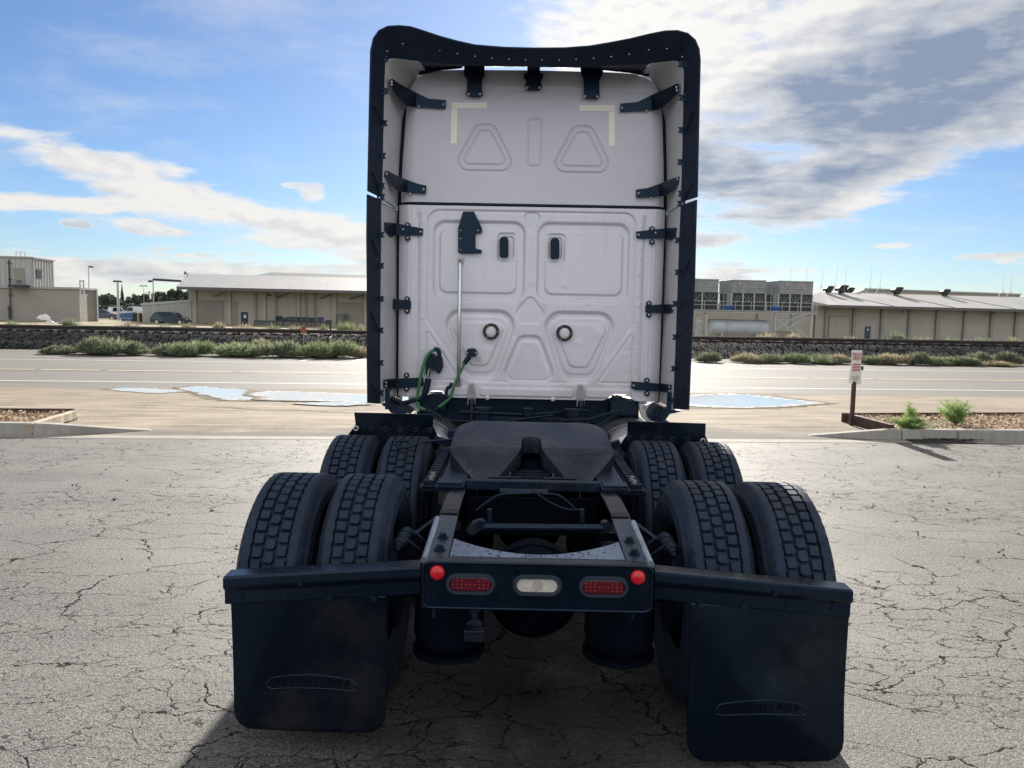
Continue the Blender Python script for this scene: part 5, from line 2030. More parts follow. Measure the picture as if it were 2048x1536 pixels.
# rows across: outer edge and inner edge at each y
ysf = [4.205, 4.225, 4.27, 4.32, 4.38, 4.44, 4.47, 4.50, 4.53, 4.56, 4.60, 4.66, 4.70, 4.712, 4.78, 4.84, 4.90, 4.94, 4.965, 4.985]
oe = lambda y: float(np.interp(y, [4.205, 4.225, 4.44, 4.50, 4.56, 4.78, 4.90, 4.965, 4.985], [0.290, 0.315, 0.455, 0.484, 0.486, 0.482, 0.468, 0.435, 0.38]))
ie = lambda y: float(np.interp(y, [4.205, 4.225, 4.45, 4.52, 4.66, 4.70, 4.712], [0.235, 0.205, 0.085, 0.062, 0.058, 0.045, 0.0]))
for sx in (-1, 1):
    grid = []
    for y in ysf:
        row = []
        for k in range(9):
            x = ie(y) + (oe(y) - ie(y)) * k / 8
            z = fw_z(y)
            dx_ = max(0.0, x - (oe(y) - 0.03))
            z -= 0.5 * dx_ ** 2 / 0.03 * 1.0
            row.append((sx * x, y, z))
        grid.append(row)
    for A, B in zip(grid[:-1], grid[1:]):
        m.loft(A, B)
    # skirts
    outer = [r_[-1] for r_ in grid]
    inner_ = [r_[0] for r_ in grid if r_[0][1] <= 4.712]
    def drop(p):
        y = p[1]
        return (p[0] * 0.985, y + (0.012 if y < 4.3 else 0), p[2] - float(np.interp(y, [4.2, 4.35, 4.5, 5.0], [0.025, 0.06, 0.10, 0.10])))
    m.loft(outer, [drop(p) for p in outer])
    m.loft(inner_, [drop(p) for p in inner_])
    m.loft(grid[0], [drop(p) for p in grid[0]])
m.loft([(-0.38, 4.985, fw_z(4.985)), (0.38, 4.985, fw_z(4.985))], [(-0.38, 4.985, 0.97), (0.38, 4.985, 0.97)])
FWM = mat('greasy_fifth_wheel', (0.030, 0.034, 0.046), 0.36, 0.3, spec=0.6, var=0.35, scale=5, rvar=0.22, bump=0.05, bscale=60, dust=(0.075, 0.066, 0.063), dust_amt=0.7)
fw = m.build('fifth_wheel', FWM, truck, smooth=30)
m = MB()
m.lathe([(0, 0.066), (0, 0.10), (-0.06, 0.10), (-0.06, 0.066)], (0, 4.66, fw_z(4.66) - 0.13), (0, 0.2, 1), 24, True)
m.box(-0.10, 0.10, 4.52, 4.62, 0.83, 0.86)
m.build('lock_jaw', UNDERB, fw, smooth=40)
m = MB()
m.box(-0.17, 0.17, 4.36, 4.40, 0.825, 0.845).box(-0.11, 0.11, 4.42, 4.46, 0.83, 0.85).box(-0.13, 0.13, 4.48, 4.52, 0.835, 0.855)
m.build('lock_plate', IRON, fw, bevel=0.003)
for sx in (-1, 1):
    c = Vector((sx * 0.135, 4.38, 0.845))
    m = MB()
    m.cyl(c, c + Vector((0, 0, 0.02)), 0.016, 6)
    m.build('lock_bolt', BOLT, fw)
    m = MB()
    m.box(sx * 0.30, sx * 0.46, 4.60, 4.86, 0.872, 0.97)
    m.build('pivot_bracket', GREASE, fw, bevel=0.02)
m = MB()
m.bar((-0.27, 4.32, 0.80), (0.30, 4.32, 0.80), 0.12, 0.03)
m.build('pivot_crossmember', IRON, truck)
m = MB()
for sx in (-1, 1):
    m.box(sx * 0.06, sx * 0.24, 4.15, 4.17, 0.865, 0.885)
m.build('lube_plate', GREASE, truck, bevel=0.002)
# pull handle out over the left tyres
m = MB()
m.tube([P(930, 877, 4.75), P(880, 881, 4.72), P(840, 884, 4.62), P(822, 892, 4.60), P(812, 895, 4.60), P(797, 895, 4.60), P(793, 891, 4.60), P(793, 882, 4.60), P(815, 881, 4.60), P(822, 880, 4.60), P(817, 890, 4.6)], 0.009, 8)
m.build('release_handle', GREASE, truck, smooth=60)

# ---------------------------------------------------------------- wheels
def tyre_mesh():
    m = MB()
    R, G_ = R_TY, 0.020
    half_prof = [(0.098, 0.29), (0.114, 0.31), (0.142, 0.36), (0.153, 0.405), (0.150, 0.435), (0.137, 0.462), (0.1275, 0.485), (0.117, 0.4985), (0.109, R - 0.0015), (0.086, R)]
    left = [(-a, r) for a, r in half_prof]
    # shoulders standing proud, tread floor between
    prof_ = left + [(-0.0835, R), (-0.081, R - G_), (0.081, R - G_), (0.0835, R)] + [(a, r) for a, r in reversed(half_prof)]
    m.lathe(prof_, (0, 0, 0), (1, 0, 0), 96)
    # sidewall rings
    for sx in (-1, 1):
        for r_ in (0.455, 0.445, 0.40, 0.33):
            a_ = float(np.interp(r_, [p[1] for p in half_prof], [p[0] for p in half_prof]))
            m.lathe([(sx * (a_ - 0.002), r_ - 0.003), (sx * (a_ + 0.0025), r_), (sx * (a_ - 0.002), r_ + 0.003)], (0, 0, 0), (1, 0, 0), 72)
    # tread blocks: three rows, the middle one leaning
    N_ = 54
    rr = random.Random(3)
    for row, (xc, hw) in enumerate(((-0.0515, 0.0207), (0.0, 0.0214), (0.0515, 0.0207))):
        for k in range(N_):
            th = 2 * pi * (k + (0.5 if row == 1 else 0.0) + (0.12 if row == 2 else 0)) / N_
            hl = 0.0243
            if row == 1:
                o_ = [(-hw * 0.92, -hl * 0.60), (-hw * 0.72, -hl * 0.93), (hw * 0.55, -hl), (hw * 0.98, -hl * 0.45), (hw * 0.92, hl * 0.60), (hw * 0.72, hl * 0.93), (-hw * 0.55, hl), (-hw * 0.98, hl * 0.45)]
            else:
                s_ = -1 if row == 0 else 1
                o_ = [(-hw, -hl * 0.80), (-hw * 0.85, -hl * 0.92), (hw * 0.85, -hl * (0.92 + 0.06 * s_)), (hw, -hl * 0.80), (hw * 0.92, hl * 0.78), (hw * 0.78, hl * 0.92), (-hw * 0.80, hl * (0.92 - 0.06 * s_)), (-hw * 0.94, hl * 0.78)]
            n = len(o_)
            vs = []
            for (sc, r_) in ((1.04, R - G_ - 0.001), (1.0, R - 0.003), (0.93, R)):
                for a, b in o_:
                    x, t_ = xc + a * sc, th + b * sc / R
                    vs.append((x, -r_ * sin(t_), r_ * cos(t_)))
            fs = [(j * n + i, j * n + (i + 1) % n, (j + 1) * n + (i + 1) % n, (j + 1) * n + i) for j in range(2) for i in range(n)] + [tuple(2 * n + i for i in range(n))]
            m.add(vs, fs)
    # saw-tooth lugs along the inner edge of each shoulder
    for sx in (-1, 1):
        for k in range(N_):
            th = 2 * pi * (k + 0.25) / N_
            vs = []
            for r_ in (R - G_, R - 0.0006):
                for a, b in ((0.084, -0.021), (0.0790, -0.016), (0.0790, 0.012), (0.084, 0.019)):
                    t_ = th + b / R
                    vs.append((sx * a, -r_ * sin(t_), r_ * cos(t_)))
            m.add(vs, [(0, 1, 5, 4), (1, 2, 6, 5), (2, 3, 7, 6), (4, 5, 6, 7)])
            # notches at the outer shoulder edge
            th2 = 2 * pi * k / N_
            vs = []
            for r_ in (0.478, 0.4995):
                for b in (-0.012, 0.012):
                    t_ = th2 + b / R
                    aa = float(np.interp(r_, [0.462, 0.485, 0.4985], [0.137, 0.1275, 0.117])) + 0.0025
                    vs.append((sx * aa, -r_ * sin(t_), r_ * cos(t_)))
            m.add(vs, [(0, 1, 3, 2)])
    me = m.mesh('tyre', TYRE, 38)
    return me


TYRE_ME = tyre_mesh()
RIM_ME = MB().lathe([(-0.10, 0.288), (-0.115, 0.300), (-0.10, 0.275), (0.02, 0.262), (0.07, 0.26), (0.085, 0.20), (0.095, 0.15), (0.095, 0.10), (0.095, 1e-4)], (0, 0, 0), (1, 0, 0), 60).lathe([(0.07, 0.262), (0.10, 0.275), (0.115, 0.300), (0.10, 0.288)], (0, 0, 0), (1, 0, 0), 60).mesh('rim', ALU, 40)
RIMD_ME = RIM_ME.copy()
RIMD_ME.materials.clear()
RIMD_ME.materials.append(IRON)
DRUM_ME = MB().lathe([(-0.16, 1e-4), (-0.16, 0.12), (-0.15, 0.205), (-0.02, 0.21), (0.0, 0.24), (0.01, 1e-4)], (0, 0, 0), (1, 0, 0), 48).mesh('brake_drum', IRON, 40)
HUB_ME = MB().lathe([(0.09, 0.15), (0.11, 0.145), (0.14, 0.10), (0.15, 1e-4)], (0, 0, 0), (1, 0, 0), 32).mesh('hub', CHROME, 40)
rl = random.Random(12)
for yy_ in (Y_REAR, Y_FWD):
    for x, kind in ((-1.118, 'o'), (-0.780, 'i'), (0.780, 'i'), (1.118, 'o')):
        sx = 1 if x > 0 else -1
        w = bpy.data.objects.new('wheel', None)
        COL.objects.link(w)
        w.parent = truck
        w.location = (x, yy_, 0.495 if yy_ == Y_REAR else 0.480)
        w.rotation_euler = (rl.uniform(0, 6.28), 0, 0)
        for nm, me in (('tyre', TYRE_ME), ('rim', RIM_ME)):
            o = bpy.data.objects.new(nm, RIMD_ME if (nm == 'rim' and kind == 'i') else me)
            COL.objects.link(o)
            o.parent = w
            if nm == 'tyre':
                o.scale = (1 if x > 0 else -1, 1, 1)
            else:
                o.scale = (-sx if kind == 'o' else sx, 1, 1)
        o = bpy.data.objects.new('brake_drum' if kind == 'i' else 'hub', DRUM_ME if kind == 'i' else HUB_ME)
        COL.objects.link(o)
        o.parent = w
        o.scale = (sx, 1, 1)
        if kind == 'o':
            for k in range(2):
                m = MB()
                a = k * pi
                m.cyl((-sx * 0.13, 0.22 * cos(a), 0.22 * sin(a)), (-sx * 0.19, 0.23 * cos(a), 0.23 * sin(a)), 0.012, 8)
                m.build('valve_stem', CHROME, w)
for x in (-1.04, 1.04):
    w = bpy.data.objects.new('wheel', None)
    COL.objects.link(w)
    w.parent = truck
    w.location = (x, 10.55, 0.495)
    for nm, me in (('tyre', TYRE_ME), ('rim', RIM_ME)):
        o = bpy.data.objects.new(nm, me)
        COL.objects.link(o)
        o.parent = w

# axles, drive heads, suspension
for yy_, zz_ in ((Y_REAR, 0.495), (Y_FWD, 0.48)):
    m = MB()
    m.cyl((-0.92, yy_, zz_), (0.92, yy_, zz_), 0.07, 16)
    ax = m.build('drive_axle', IRON, truck, smooth=40)
    m = MB().lathe([(-0.22, 1e-4), (-0.20, 0.10), (-0.12, 0.19), (0.0, 0.215), (0.14, 0.205), (0.24, 0.14), (0.30, 1e-4)], (0, yy_, zz_), (0, -1, 0), 32)
    o = m.build('differential', UNDERB, ax, smooth=50)
    for k in range(12):
        a = 2 * pi * k / 12
        m = MB()
        c = Vector((0.165 * cos(a), yy_ - 0.16, zz_ + 0.165 * sin(a)))
        m.cyl(c, c + Vector((0, -0.02, 0)), 0.012, 6)
        m.build('cover_bolt', UNDERB, ax)
    for sx in (-1, 1):
        m = MB().lathe([(0, 1e-4), (0, 0.10), (0.03, 0.142), (0.08, 0.150), (0.24, 0.145), (0.28, 0.12), (0.30, 0.07), (0.30, 1e-4)], (sx * 0.365, yy_ - 0.36, 0.345), (0, 0, 1), 32)
        m.build('air_spring', UNDERB, truck, smooth=50)
        m = MB()
        m.lathe([(0, 1e-4), (0, 0.155), (0.02, 0.155), (0.02, 1e-4)], (sx * 0.365, yy_ - 0.36, 0.325), (0, 0, 1), 28)
        m.bar((sx * 0.40, yy_ + 0.45, 0.60), (sx * 0.40, yy_ - 0.42, 0.315), 0.09, 0.05)
        m.build('trailing_arm', UNDERB, truck, smooth=30)
        # brake chamber with its strap, outside the rail
        a = Vector((sx * 0.60, yy_ - 0.20, 0.80))
        b = Vector((sx * 0.575, yy_ - 0.05, 0.735))
        if yy_ == Y_REAR:
            a, b = Vector((sx * 0.560, 3.30, 0.815)), Vector((sx * 0.585, 3.17, 0.765))
            m = MB().lathe([(0, 1e-4), (0, 0.026), (0.015, 0.032), (0.05, 0.033), (0.06, 0.028), (0.07, 0.033), (0.10, 0.031), (0.115, 0.014), (0.14, 0.012), (0.14, 1e-4)], a, b - a, 20)
            o = m.build('shock_absorber', IRON, truck, smooth=40)
            for f_ in (0.25, 0.75):
                c = a.lerp(b, f_)
                m = MB()
                m.lathe([(-0.004, 0.036), (0.004, 0.036), (0.004, 0.033), (-0.004, 0.033)], c, b - a, 20, True)
                m.bar(c + Vector((-sx * 0.03, 0, 0.03)), Vector((sx * 0.44, c.y - 0.02, c.z - 0.04)), 0.008, 0.005)
                m.build('clamp_strap', GREASE, o)
            m = MB()
            m.bar((sx * 0.44, 3.45, 0.84), (sx * 0.53, 3.28, 0.80), 0.02, 0.02)
            m.build('shock_stay', IRON, o)
# torque rod across and its knuckle
m = MB()
m.cyl(P(968, 1054, 3.42), P(1205, 1056, 3.42), 0.016, 14)
tr = m.build('torque_rod', GREASE, truck, smooth=40)
for x, y, r_ in ((962, 1052, 0.03), (1212, 1056, 0.034)):
    c = P(x, y, 3.40)
    m = MB()
    m.cyl(c + Vector((0, 0.01, 0)), c + Vector((0, 0.05, 0)), r_ * 0.75, 16)
    m.build('rod_end', GREASE, tr, smooth=40)
m = MB()
m.plate([P(x, y, 3.42) for x, y in ((931, 1062), (944, 1046), (958, 1040), (966, 1046), (964, 1060), (948, 1072), (936, 1072))], (0, 0.05, 0))
m.build('rod_bracket', mat('bare_cast_bracket', (0.030, 0.033, 0.04), 0.55, 0.3, var=0.3, scale=15), truck, bevel=0.008)
for x in (979, 1164):
    m = MB()
    m.bar(P(x, 1018, 3.5), P(x + 1, 1062, 3.5), 0.02, 0.02)
    m.build('valve_link', GREASE, truck)
# air lines drooping between the rails
hose([(952, 1022), (975, 1004), (1000, 990), (1035, 987), (1060, 987)], 0.007, IRON, 'air_line', [3.75] * 5)
hose([(1070, 985), (1100, 1005), (1130, 1018), (1160, 1020)], 0.006, IRON, 'air_line', [3.75] * 4)
hose([(1085, 988), (1115, 990), (1140, 1008), (1152, 1022)], 0.006, IRON, 'air_line', [3.75] * 4)
hose([(1000, 983), (1030, 984), (1095, 985)], 0.016, GREASE, 'air_fitting', [3.8] * 3)
# round spring seats seen through the frame end
m = MB().lathe([(0, 0.20), (0.02, 0.19), (0.05, 0.20), (0.06, 0.165), (0.03, 0.15), (0.05, 0.11), (0.05, 1e-4)], (0.0, 3.36, 0.60), (0, -0.35, 1), 40)
m.build('carrier_cover', UNDERB, truck, smooth=40)
m = MB()
m.box(-0.35, 0.35, 4.10, 4.14, 0.58, 0.78)
m.build('frame_crossmember', UNDERB, truck)
m = MB()
m.box(-0.35, 0.35, 5.2, 5.24, 0.50, 0.85)
m.build('frame_crossmember', UNDERB, truck)
# hook casting below the closing crossmember
m = MB()
c = P(948, 1240, 2.96)
m.box(c.x - 0.042, c.x + 0.042, c.y, c.y + 0.05, c.z + 0.045, c.z + 0.058)
m.box(c.x - 0.040, c.x + 0.040, c.y, c.y + 0.05, c.z - 0.055, c.z - 0.046)
m.plate([(c.x + a, c.y + 0.01, c.z + b) for a, b in ((-0.034, 0.045), (0.034, 0.045), (0.012, 0.02), (0.012, -0.005), (0.034, -0.022), (0.030, -0.03), (-0.030, -0.03), (-0.034, -0.022), (-0.012, -0.005), (-0.012, 0.02))], (0, 0.03, 0))
m.box(c.x - 0.04, c.x + 0.04, c.y + 0.02, c.y + 0.05, c.z - 0.10, c.z - 0.05)
m.build('tow_bracket', GREASE, truck, bevel=0.003)
for x in (868, 1266):
    m = MB()
    a = P(x, 1212, 2.95)
    m.bar(a, a + Vector((0, 0, -0.05)), 0.012, 0.012)
    m.bar(a + Vector((-0.05, 0, 0)), a + Vector((0.05, 0, 0)), 0.02, 0.008)
    m.build('frame_foot', IRON, truck)

# ---------------------------------------------------------------- quarter fenders over the front pair
FENDP = mat('fender_silver', (0.50, 0.51, 0.53), 0.3, 0.15, var=0.1, scale=5, dust=(0.3, 0.28, 0.26), dust_amt=0.4)
for sx in (-1, 1):
    m = MB()
    A, B = [], []
    for k in range(15):
        a = radians(92 - 100 * k / 14)
        A.append((sx * 0.565, Y_FWD + 0.56 * cos(a), 0.48 + 0.56 * sin(a)))
        B.append((sx * 1.255, Y_FWD + 0.56 * cos(a), 0.48 + 0.56 * sin(a)))
    A, B = A[6:], B[6:]
    m.loft(A, B, (0, 0.006, 0.006))
    fe = m.build('quarter_fender', FENDP, truck, smooth=40)
    m = MB()
    for rad in (0.567,):
        L1 = [(p[0], p[1] + 0.008, p[2] + 0.012) for p in A]
        m.tube(L1, 0.012, 8)
    m.build('fender_bead', FENDP, fe, smooth=60)
    m = MB()
    if sx < 0:
        pts = [(708, 825), (866, 828.5), (866, 852), (880, 882), (876, 900), (760, 900), (697, 878), (697, 868), (711, 849)]
    else:
        pts = [(1255, 842), (1412, 847), (1411, 871), (1421, 893), (1410, 905), (1250, 905), (1238, 893), (1255, 868)]
    m.plate([P(x, y, 5.02) for x, y in pts], (0, 0.012, 0))
    fl_ = m.build('fender_flap', FLAP, truck, bevel=0.003)
    bx = [(712, 857), (742, 858), (771, 859), (801, 860), (831, 860), (860, 861)] if sx < 0 else [(1257, 876), (1285, 877), (1315, 878), (1345, 879), (1375, 880), (1406, 882)]
    for x, y in bx:
        c = P(x, y, 5.018)
        mm = MB().lathe([(0, 0.007), (0.003, 0.008), (0.004, 0.014), (0.001, 0.019)], c, (0, -1, 0), 18)
        mm.build('washer', STEEL if x in (712, 1406) else IRON, fl_, smooth=40)
    m = MB()
    a = P(868, 880, 5.0) if sx < 0 else P(1240, 880, 5.0)
    m.bar((a.x, 5.0, 0.95), (sx * 0.44, 5.0, 0.90), 0.05, 0.04)
    m.build('fender_stay', IRON, fe)

# ---------------------------------------------------------------- mud flap hangers and flaps
for sx in (-1, 1):
    inn, outr = sx * 0.452, sx * 1.220
    zi, zo = 0.793, 0.735
    m = MB()
    sec = [(2.985, 0.002), (2.905, 0.0), (2.898, -0.008), (2.896, -0.040), (2.905, -0.052), (2.915, -0.062), (2.915, -0.115), (2.925, -0.118), (2.927, -0.062), (2.912, -0.044), (2.910, -0.012), (2.985, -0.010)]
    n = len(sec)
    vs = []
    for x, z0, kk in ((inn, zi, 1.0), (outr, zo, 0.55)):
        for y, dz_ in sec:
            vs.append((x, y, z0 + (dz_ if dz_ > -0.06 else -0.06 + (dz_ + 0.06) * 1.0) * (1.0 if dz_ > -0.05 else 1.0)))
    m.add(vs, [tuple(range(n)), tuple(range(2 * n - 1, n - 1, -1))] + [(i, (i + 1) % n, n + (i + 1) % n, n + i) for i in range(n)])
    hg = m.build('flap_hanger', BLACKP, truck, bevel=0.004)
    m = MB()
    c = Vector((sx * 0.915, 2.897, 0.722))
    m.cyl(c, c + Vector((0, -0.008, 0)), 0.013, 14)
    m.cyl(c + Vector((0, -0.006, 0)), c + Vector((0, -0.016, 0)), 0.009, 6)
    m.build('hanger_bolt', IRON, hg, smooth=30)
    m = MB()
    m.cyl((inn + sx * -0.02, 2.95, zi - 0.05), (inn + sx * 0.02, 2.95, zi - 0.05), 0.035, 16)
    m.build('hanger_boss', IRON, hg)
    # the flap itself hangs with a slight belly
    x0, x1 = sx * (0.592 if sx < 0 else 0.602), sx * (1.200 if sx < 0 else 1.220)
    zt_, zb2 = 0.668, (0.10 if sx < 0 else 0.040)
    nxf, nzf = 34, 40
    Vf = np.zeros((nzf, nxf, 3))
    for j in range(nzf):
        t = j / (nzf - 1)
        for i in range(nxf):
            u_ = (1 - cos(pi * i / (nxf - 1))) / 2
            x = x0 + (x1 - x0) * u_
            # rounded lower corners
            rc_ = 0.075
            zlow = zb2
            d1, d2 = abs(x - x0), abs(x - x1)
            dd_ = min(d1, d2)
            if dd_ < rc_:
                zlow = zb2 + rc_ - sqrt(max(0, rc_ ** 2 - (rc_ - dd_) ** 2))
            z = zt_ + (zlow - zt_) * t
            y = 2.930
            if sx > 0:
                y += -0.030 * sin(t * 2.2) + 0.050 * sin(t * 3.0) * (u_ - 0.45) ** 2 * 2 + 0.022 * math.exp(-((u_ - 0.55) / 0.16) ** 2 - ((t - 0.38 - 0.25 * (u_ - 0.5)) / 0.20) ** 2) - 0.02 * t * (1 - u_)
            else:
                y += 0.012 * sin(t * 2.6) + 0.012 * t * u_ - 0.010 * sin(u_ * 3.1) * t
            Vf[j, i] = (x, y, z)
    fl_ = grid_mesh('mud_flap', Vf, FLAP, True, truck)
    so = fl_.modifiers.new('solid', 'SOLIDIFY')
    so.thickness = 0.009
    so.offset = 0
    if sx > 0:
        tag(fl_, 'black rubber mud flap, bulging and dented, embossed with worn lettering')
    else:
        tag(fl_, 'smooth black rubber mud flap embossed with lettering')
    for k in range(4):
        x = sx * (0.632 + 0.174 * k)
        c = Vector((x, 2.913, 0.655 + 0.0 * k))
        mm = MB().lathe([(0, 1e-4), (0, 0.012), (0.004, 0.011), (0.005, 1e-4)], c, (0, -1, 0), 12)
        mm.lathe([(0.004, 1e-4), (0.004, 0.006), (0.009, 0.006), (0.009, 1e-4)], c, (0, -1, 0), 6)
        mm.build('flap_bolt', GREASE if sx > 0 else IRON, fl_, smooth=30)
    # embossed name in its arched cartouche
    cx_ = sx * 0.885
    czl = 0.293 if sx < 0 else 0.250
    yl = 2.930 + (0.006 if sx < 0 else -0.045)
    letters = 'FREIGHTLINER'
    wid = 0.305
    widths = [0.42 if ch == 'I' else 1.0 for ch in letters]
    for k, ch in enumerate(letters):
        u_ = ((sum(widths[:k]) + widths[k] / 2) / sum(widths) - 0.5) * 2
        x = cx_ + u_ * wid / 2
        z = czl + 0.010 * (1 - u_ * u_)
        jj = int(np.clip((z - zt_) / (zb2 - zt_), 0, 1) * (nzf - 1))
        ii = int(round(math.acos(1 - 2 * min(1, max(0, (x - x0) / (x1 - x0)))) / pi * (nxf - 1)))
        ys_ = Vf[jj, ii, 1] - 0.0045
        o = text_mesh('lettering', ch, 0.044, FLAP, fl_, (x, ys_, z), (pi / 2, u_ * 0.06, 0), 0.003, 0.86, 0.18)
    car = []
    for k in range(21):
        u_ = -1 + k / 10
        car.append((u_ * 0.178, 0.038 - 0.022 * u_ * u_ - (0.016 if abs(u_) > 0.99 else 0)))
    for k in range(21):
        u_ = 1 - k / 10
        car.append((u_ * 0.178, -0.026 + 0.010 * (1 - u_ * u_) + (0.010 if abs(u_) > 0.99 else 0)))
    line = []
    for a, b in car + car[:1]:
        x, z = cx_ + a, czl + b
        jj = int(np.clip((z - zt_) / (zb2 - zt_), 0, 1) * (nzf - 1))
        ii = int(round(math.acos(1 - 2 * min(1, max(0, (x - x0) / (x1 - x0)))) / pi * (nxf - 1)))
        line.append((x, Vf[jj, ii, 1] - 0.0045, z))
    m = MB()
    m.tube(line, 0.0035, 6, caps=False)
    m.build('cartouche', FLAP, fl_, smooth=60)

# ================================================================== buildings beyond the tracks
WALLT = make_concrete('tan_tilt_up_wall', (0.355, 0.33, 0.272), (0.44, 0.412, 0.345), 0.5)
WALLG = make_concrete('grey_rendered_wall', (0.30, 0.284, 0.248), (0.375, 0.356, 0.312), 0.5)
PILM = make_concrete('pilaster_paint', (0.22, 0.207, 0.182), (0.28, 0.265, 0.235), 0.5)
METALW = mat('ribbed_metal_wall', (0.40, 0.40, 0.385), 0.55, 0.1, var=0.08, scale=1.5)
ROOFM = mat('pale_metal_roof', (0.34, 0.335, 0.335), 0.6, 0.0, var=0.1, scale=0.4)
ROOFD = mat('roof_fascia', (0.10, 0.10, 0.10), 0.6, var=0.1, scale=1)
DOORB = mat('blue_door_paint', (0.015, 0.028, 0.075), 0.5, var=0.1, scale=3)
DOORT = mat('tan_door_paint', (0.27, 0.25, 0.21), 0.6, var=0.08, scale=3)
DARKP = mat('dark_pipe_paint', (0.04, 0.04, 0.045), 0.6)
GALV = mat('galvanised_steel', (0.36, 0.37, 0.385), 0.5, 0.3, var=0.2, scale=2.0)
GALVD = mat('weathered_galvanised_panel', (0.27, 0.285, 0.30), 0.6, 0.1, var=0.25, scale=1.2, dust=(0.32, 0.31, 0.29), dust_amt=0.4)
COILD = mat('dark_coil_louvre', (0.035, 0.042, 0.05), 0.7, var=0.3, scale=4)
LIGHTS = mat('pale_steel_frame', (0.42, 0.43, 0.44), 0.55, 0.1, var=0.1, scale=2)


class Wall:
    """an upright plane seen obliquely: photograph positions turn into distance along it and height"""

    def __init__(self, px, Y, slope):
        a = P(px, 640, Y)
        self.o = Vector((a.x, a.y, 0))
        self.d = Vector((1, slope, 0)).normalized()
        self.n = Vector((self.d.y, -self.d.x, 0))            # towards the road

    def sz(self, px, py, off=0.0):
        r = Vector(_cam_ray(px, py))
        o = self.o + self.n * off - Vector((CAM_X, 0, CAM_H))
        t = o.dot(self.n) / r.dot(self.n)
        p = Vector((CAM_X, 0, CAM_H)) + r * t
        return (p - self.o).dot(self.d), p.z

    def pt(self, s, z, off=0.0):
        p = self.o + self.d * s + self.n * off
        return Vector((p.x, p.y, z))

    def root(self, name, label, cat, group=None):
        t = thing(name, label, cat, self.o, group, atan2(self.d.y, self.d.x))
        return t


def lbox(mb, s0, s1, z0, z1, f0, f1):
    """box in a wall's own frame: s along, f forward (towards the road)"""
    return mb.box(s0, s1, -f1, -f0, z0, z1)


def ribs(mb, s0, s1, z0, z1, f, pitch, w=0.06, h=0.03):
    n = int((s1 - s0) / pitch)
    for k in range(n + 1):
        s = s0 + k * pitch
        lbox(mb, s - w / 2, s + w / 2, z0, z1, f, f + h)


def roll_door(parent, s0, s1, z0, z1, f, m_, n=12, name='roller_door'):
    mb = MB()
    lbox(mb, s0, s1, z0, z1, f, f + 0.03)
    d = mb.build(name, m_, parent)
    mb = MB()
    lbox(mb, s0, s1, 0, (z1 - z0) / n * 0.82, f + 0.03, f + 0.06)
    sl_ = mb.build('slat', m_, d)
    for k in range(n):
        if k == 0:
            sl_.location.z = z0
        else:
            instance(sl_, d, (0, 0, z0 + (z1 - z0) / n * k))
    mb = MB()
    lbox(mb, s0 - 0.10, s0, z0, z1 + 0.1, f, f + 0.10)
    lbox(mb, s1, s1 + 0.10, z0, z1 + 0.1, f, f + 0.10)
    lbox(mb, s0, s1, z1, z1 + 0.1, f, f + 0.10)
    mb.build('door_frame', PILM, d)
    return d


# ---------------------------------------------------------------- left warehouse
W1 = Wall(386, 98, 0.16)
b1 = W1.root('warehouse', 'long tan warehouse with a pale overhanging metal roof left of the truck', 'warehouse')
s_end, _ = W1.sz(900, 640)
_, zt1 = W1.sz(386, 577)
z0 = -0.6
mb = MB()
lbox(mb, 0, s_end, z0, zt1, -14, 0)
mb.build('wall', WALLT, b1)
for px in (386, 458, 513, 528, 553, 597, 613, 631, 668, 732, 738):
    s, _ = W1.sz(px, 620)
    wide = {386: 0.9, 458: 0.55, 528: 0.55, 597: 0.4, 668: 0.6, 732: 0.6}.get(px, 0.16)
    mb = MB()
    lbox(mb, s - wide / 2, s + wide / 2, z0, zt1 - 0.05, 0.005, 0.22)
    mb.build('pilaster', WALLT if wide > 0.3 else PILM, b1)
    if wide > 0.3:
        mb = MB()
        lbox(mb, s + wide / 2, s + wide / 2 + 0.10, z0, zt1 - 0.05, 0.005, 0.06)
        mb.build('joint', PILM, b1)


def on1(x0, y0, x1, y1):
    s0, za = W1.sz(x0, y0)
    s1, zb = W1.sz(x1, y1)
    return min(s0, s1), max(s0, s1), min(za, zb), max(za, zb)


s0, s1, za, zb = on1(394, 602, 446, 650)
roll_door(b1, s0, s1, -0.5, zb, 0.02, DOORT)
s0, s1, za, zb = on1(672, 606, 725, 652)
roll_door(b1, s0, s1, -0.5, zb, 0.02, DOORT, 6, 'dock_door')
s0, s1, za, zb = on1(462, 603, 477, 648)
mb = MB()
lbox(mb, s0, s1, -0.5, zb, 0.0, 0.05)
mb.build('tall_door', DOORT, b1)
s0, s1, za, zb = on1(482, 624, 496.5, 651)
mb = MB()
lbox(mb, s0, s1, -0.5, zb, 0.02, 0.08)
d = mb.build('door', DOORB, b1)
mb = MB()
lbox(mb, s0 + 0.35, s0 + 0.65, zb - 0.75, zb - 0.35, 0.08, 0.09)
mb.build('notice', SIGNW, d)
for a, b in ((458, 513), (553, 597), (597, 631), (631, 668)):
    sa, sb_ = W1.sz(a, 600)[0], W1.sz(b, 600)[0]
    mb = MB()
    lbox(mb, sa + 0.4, sb_ - 0.3, z0, zt1 - 0.3, 0.004, 0.03)
    mb.build('wall_panel', WALLT, b1)
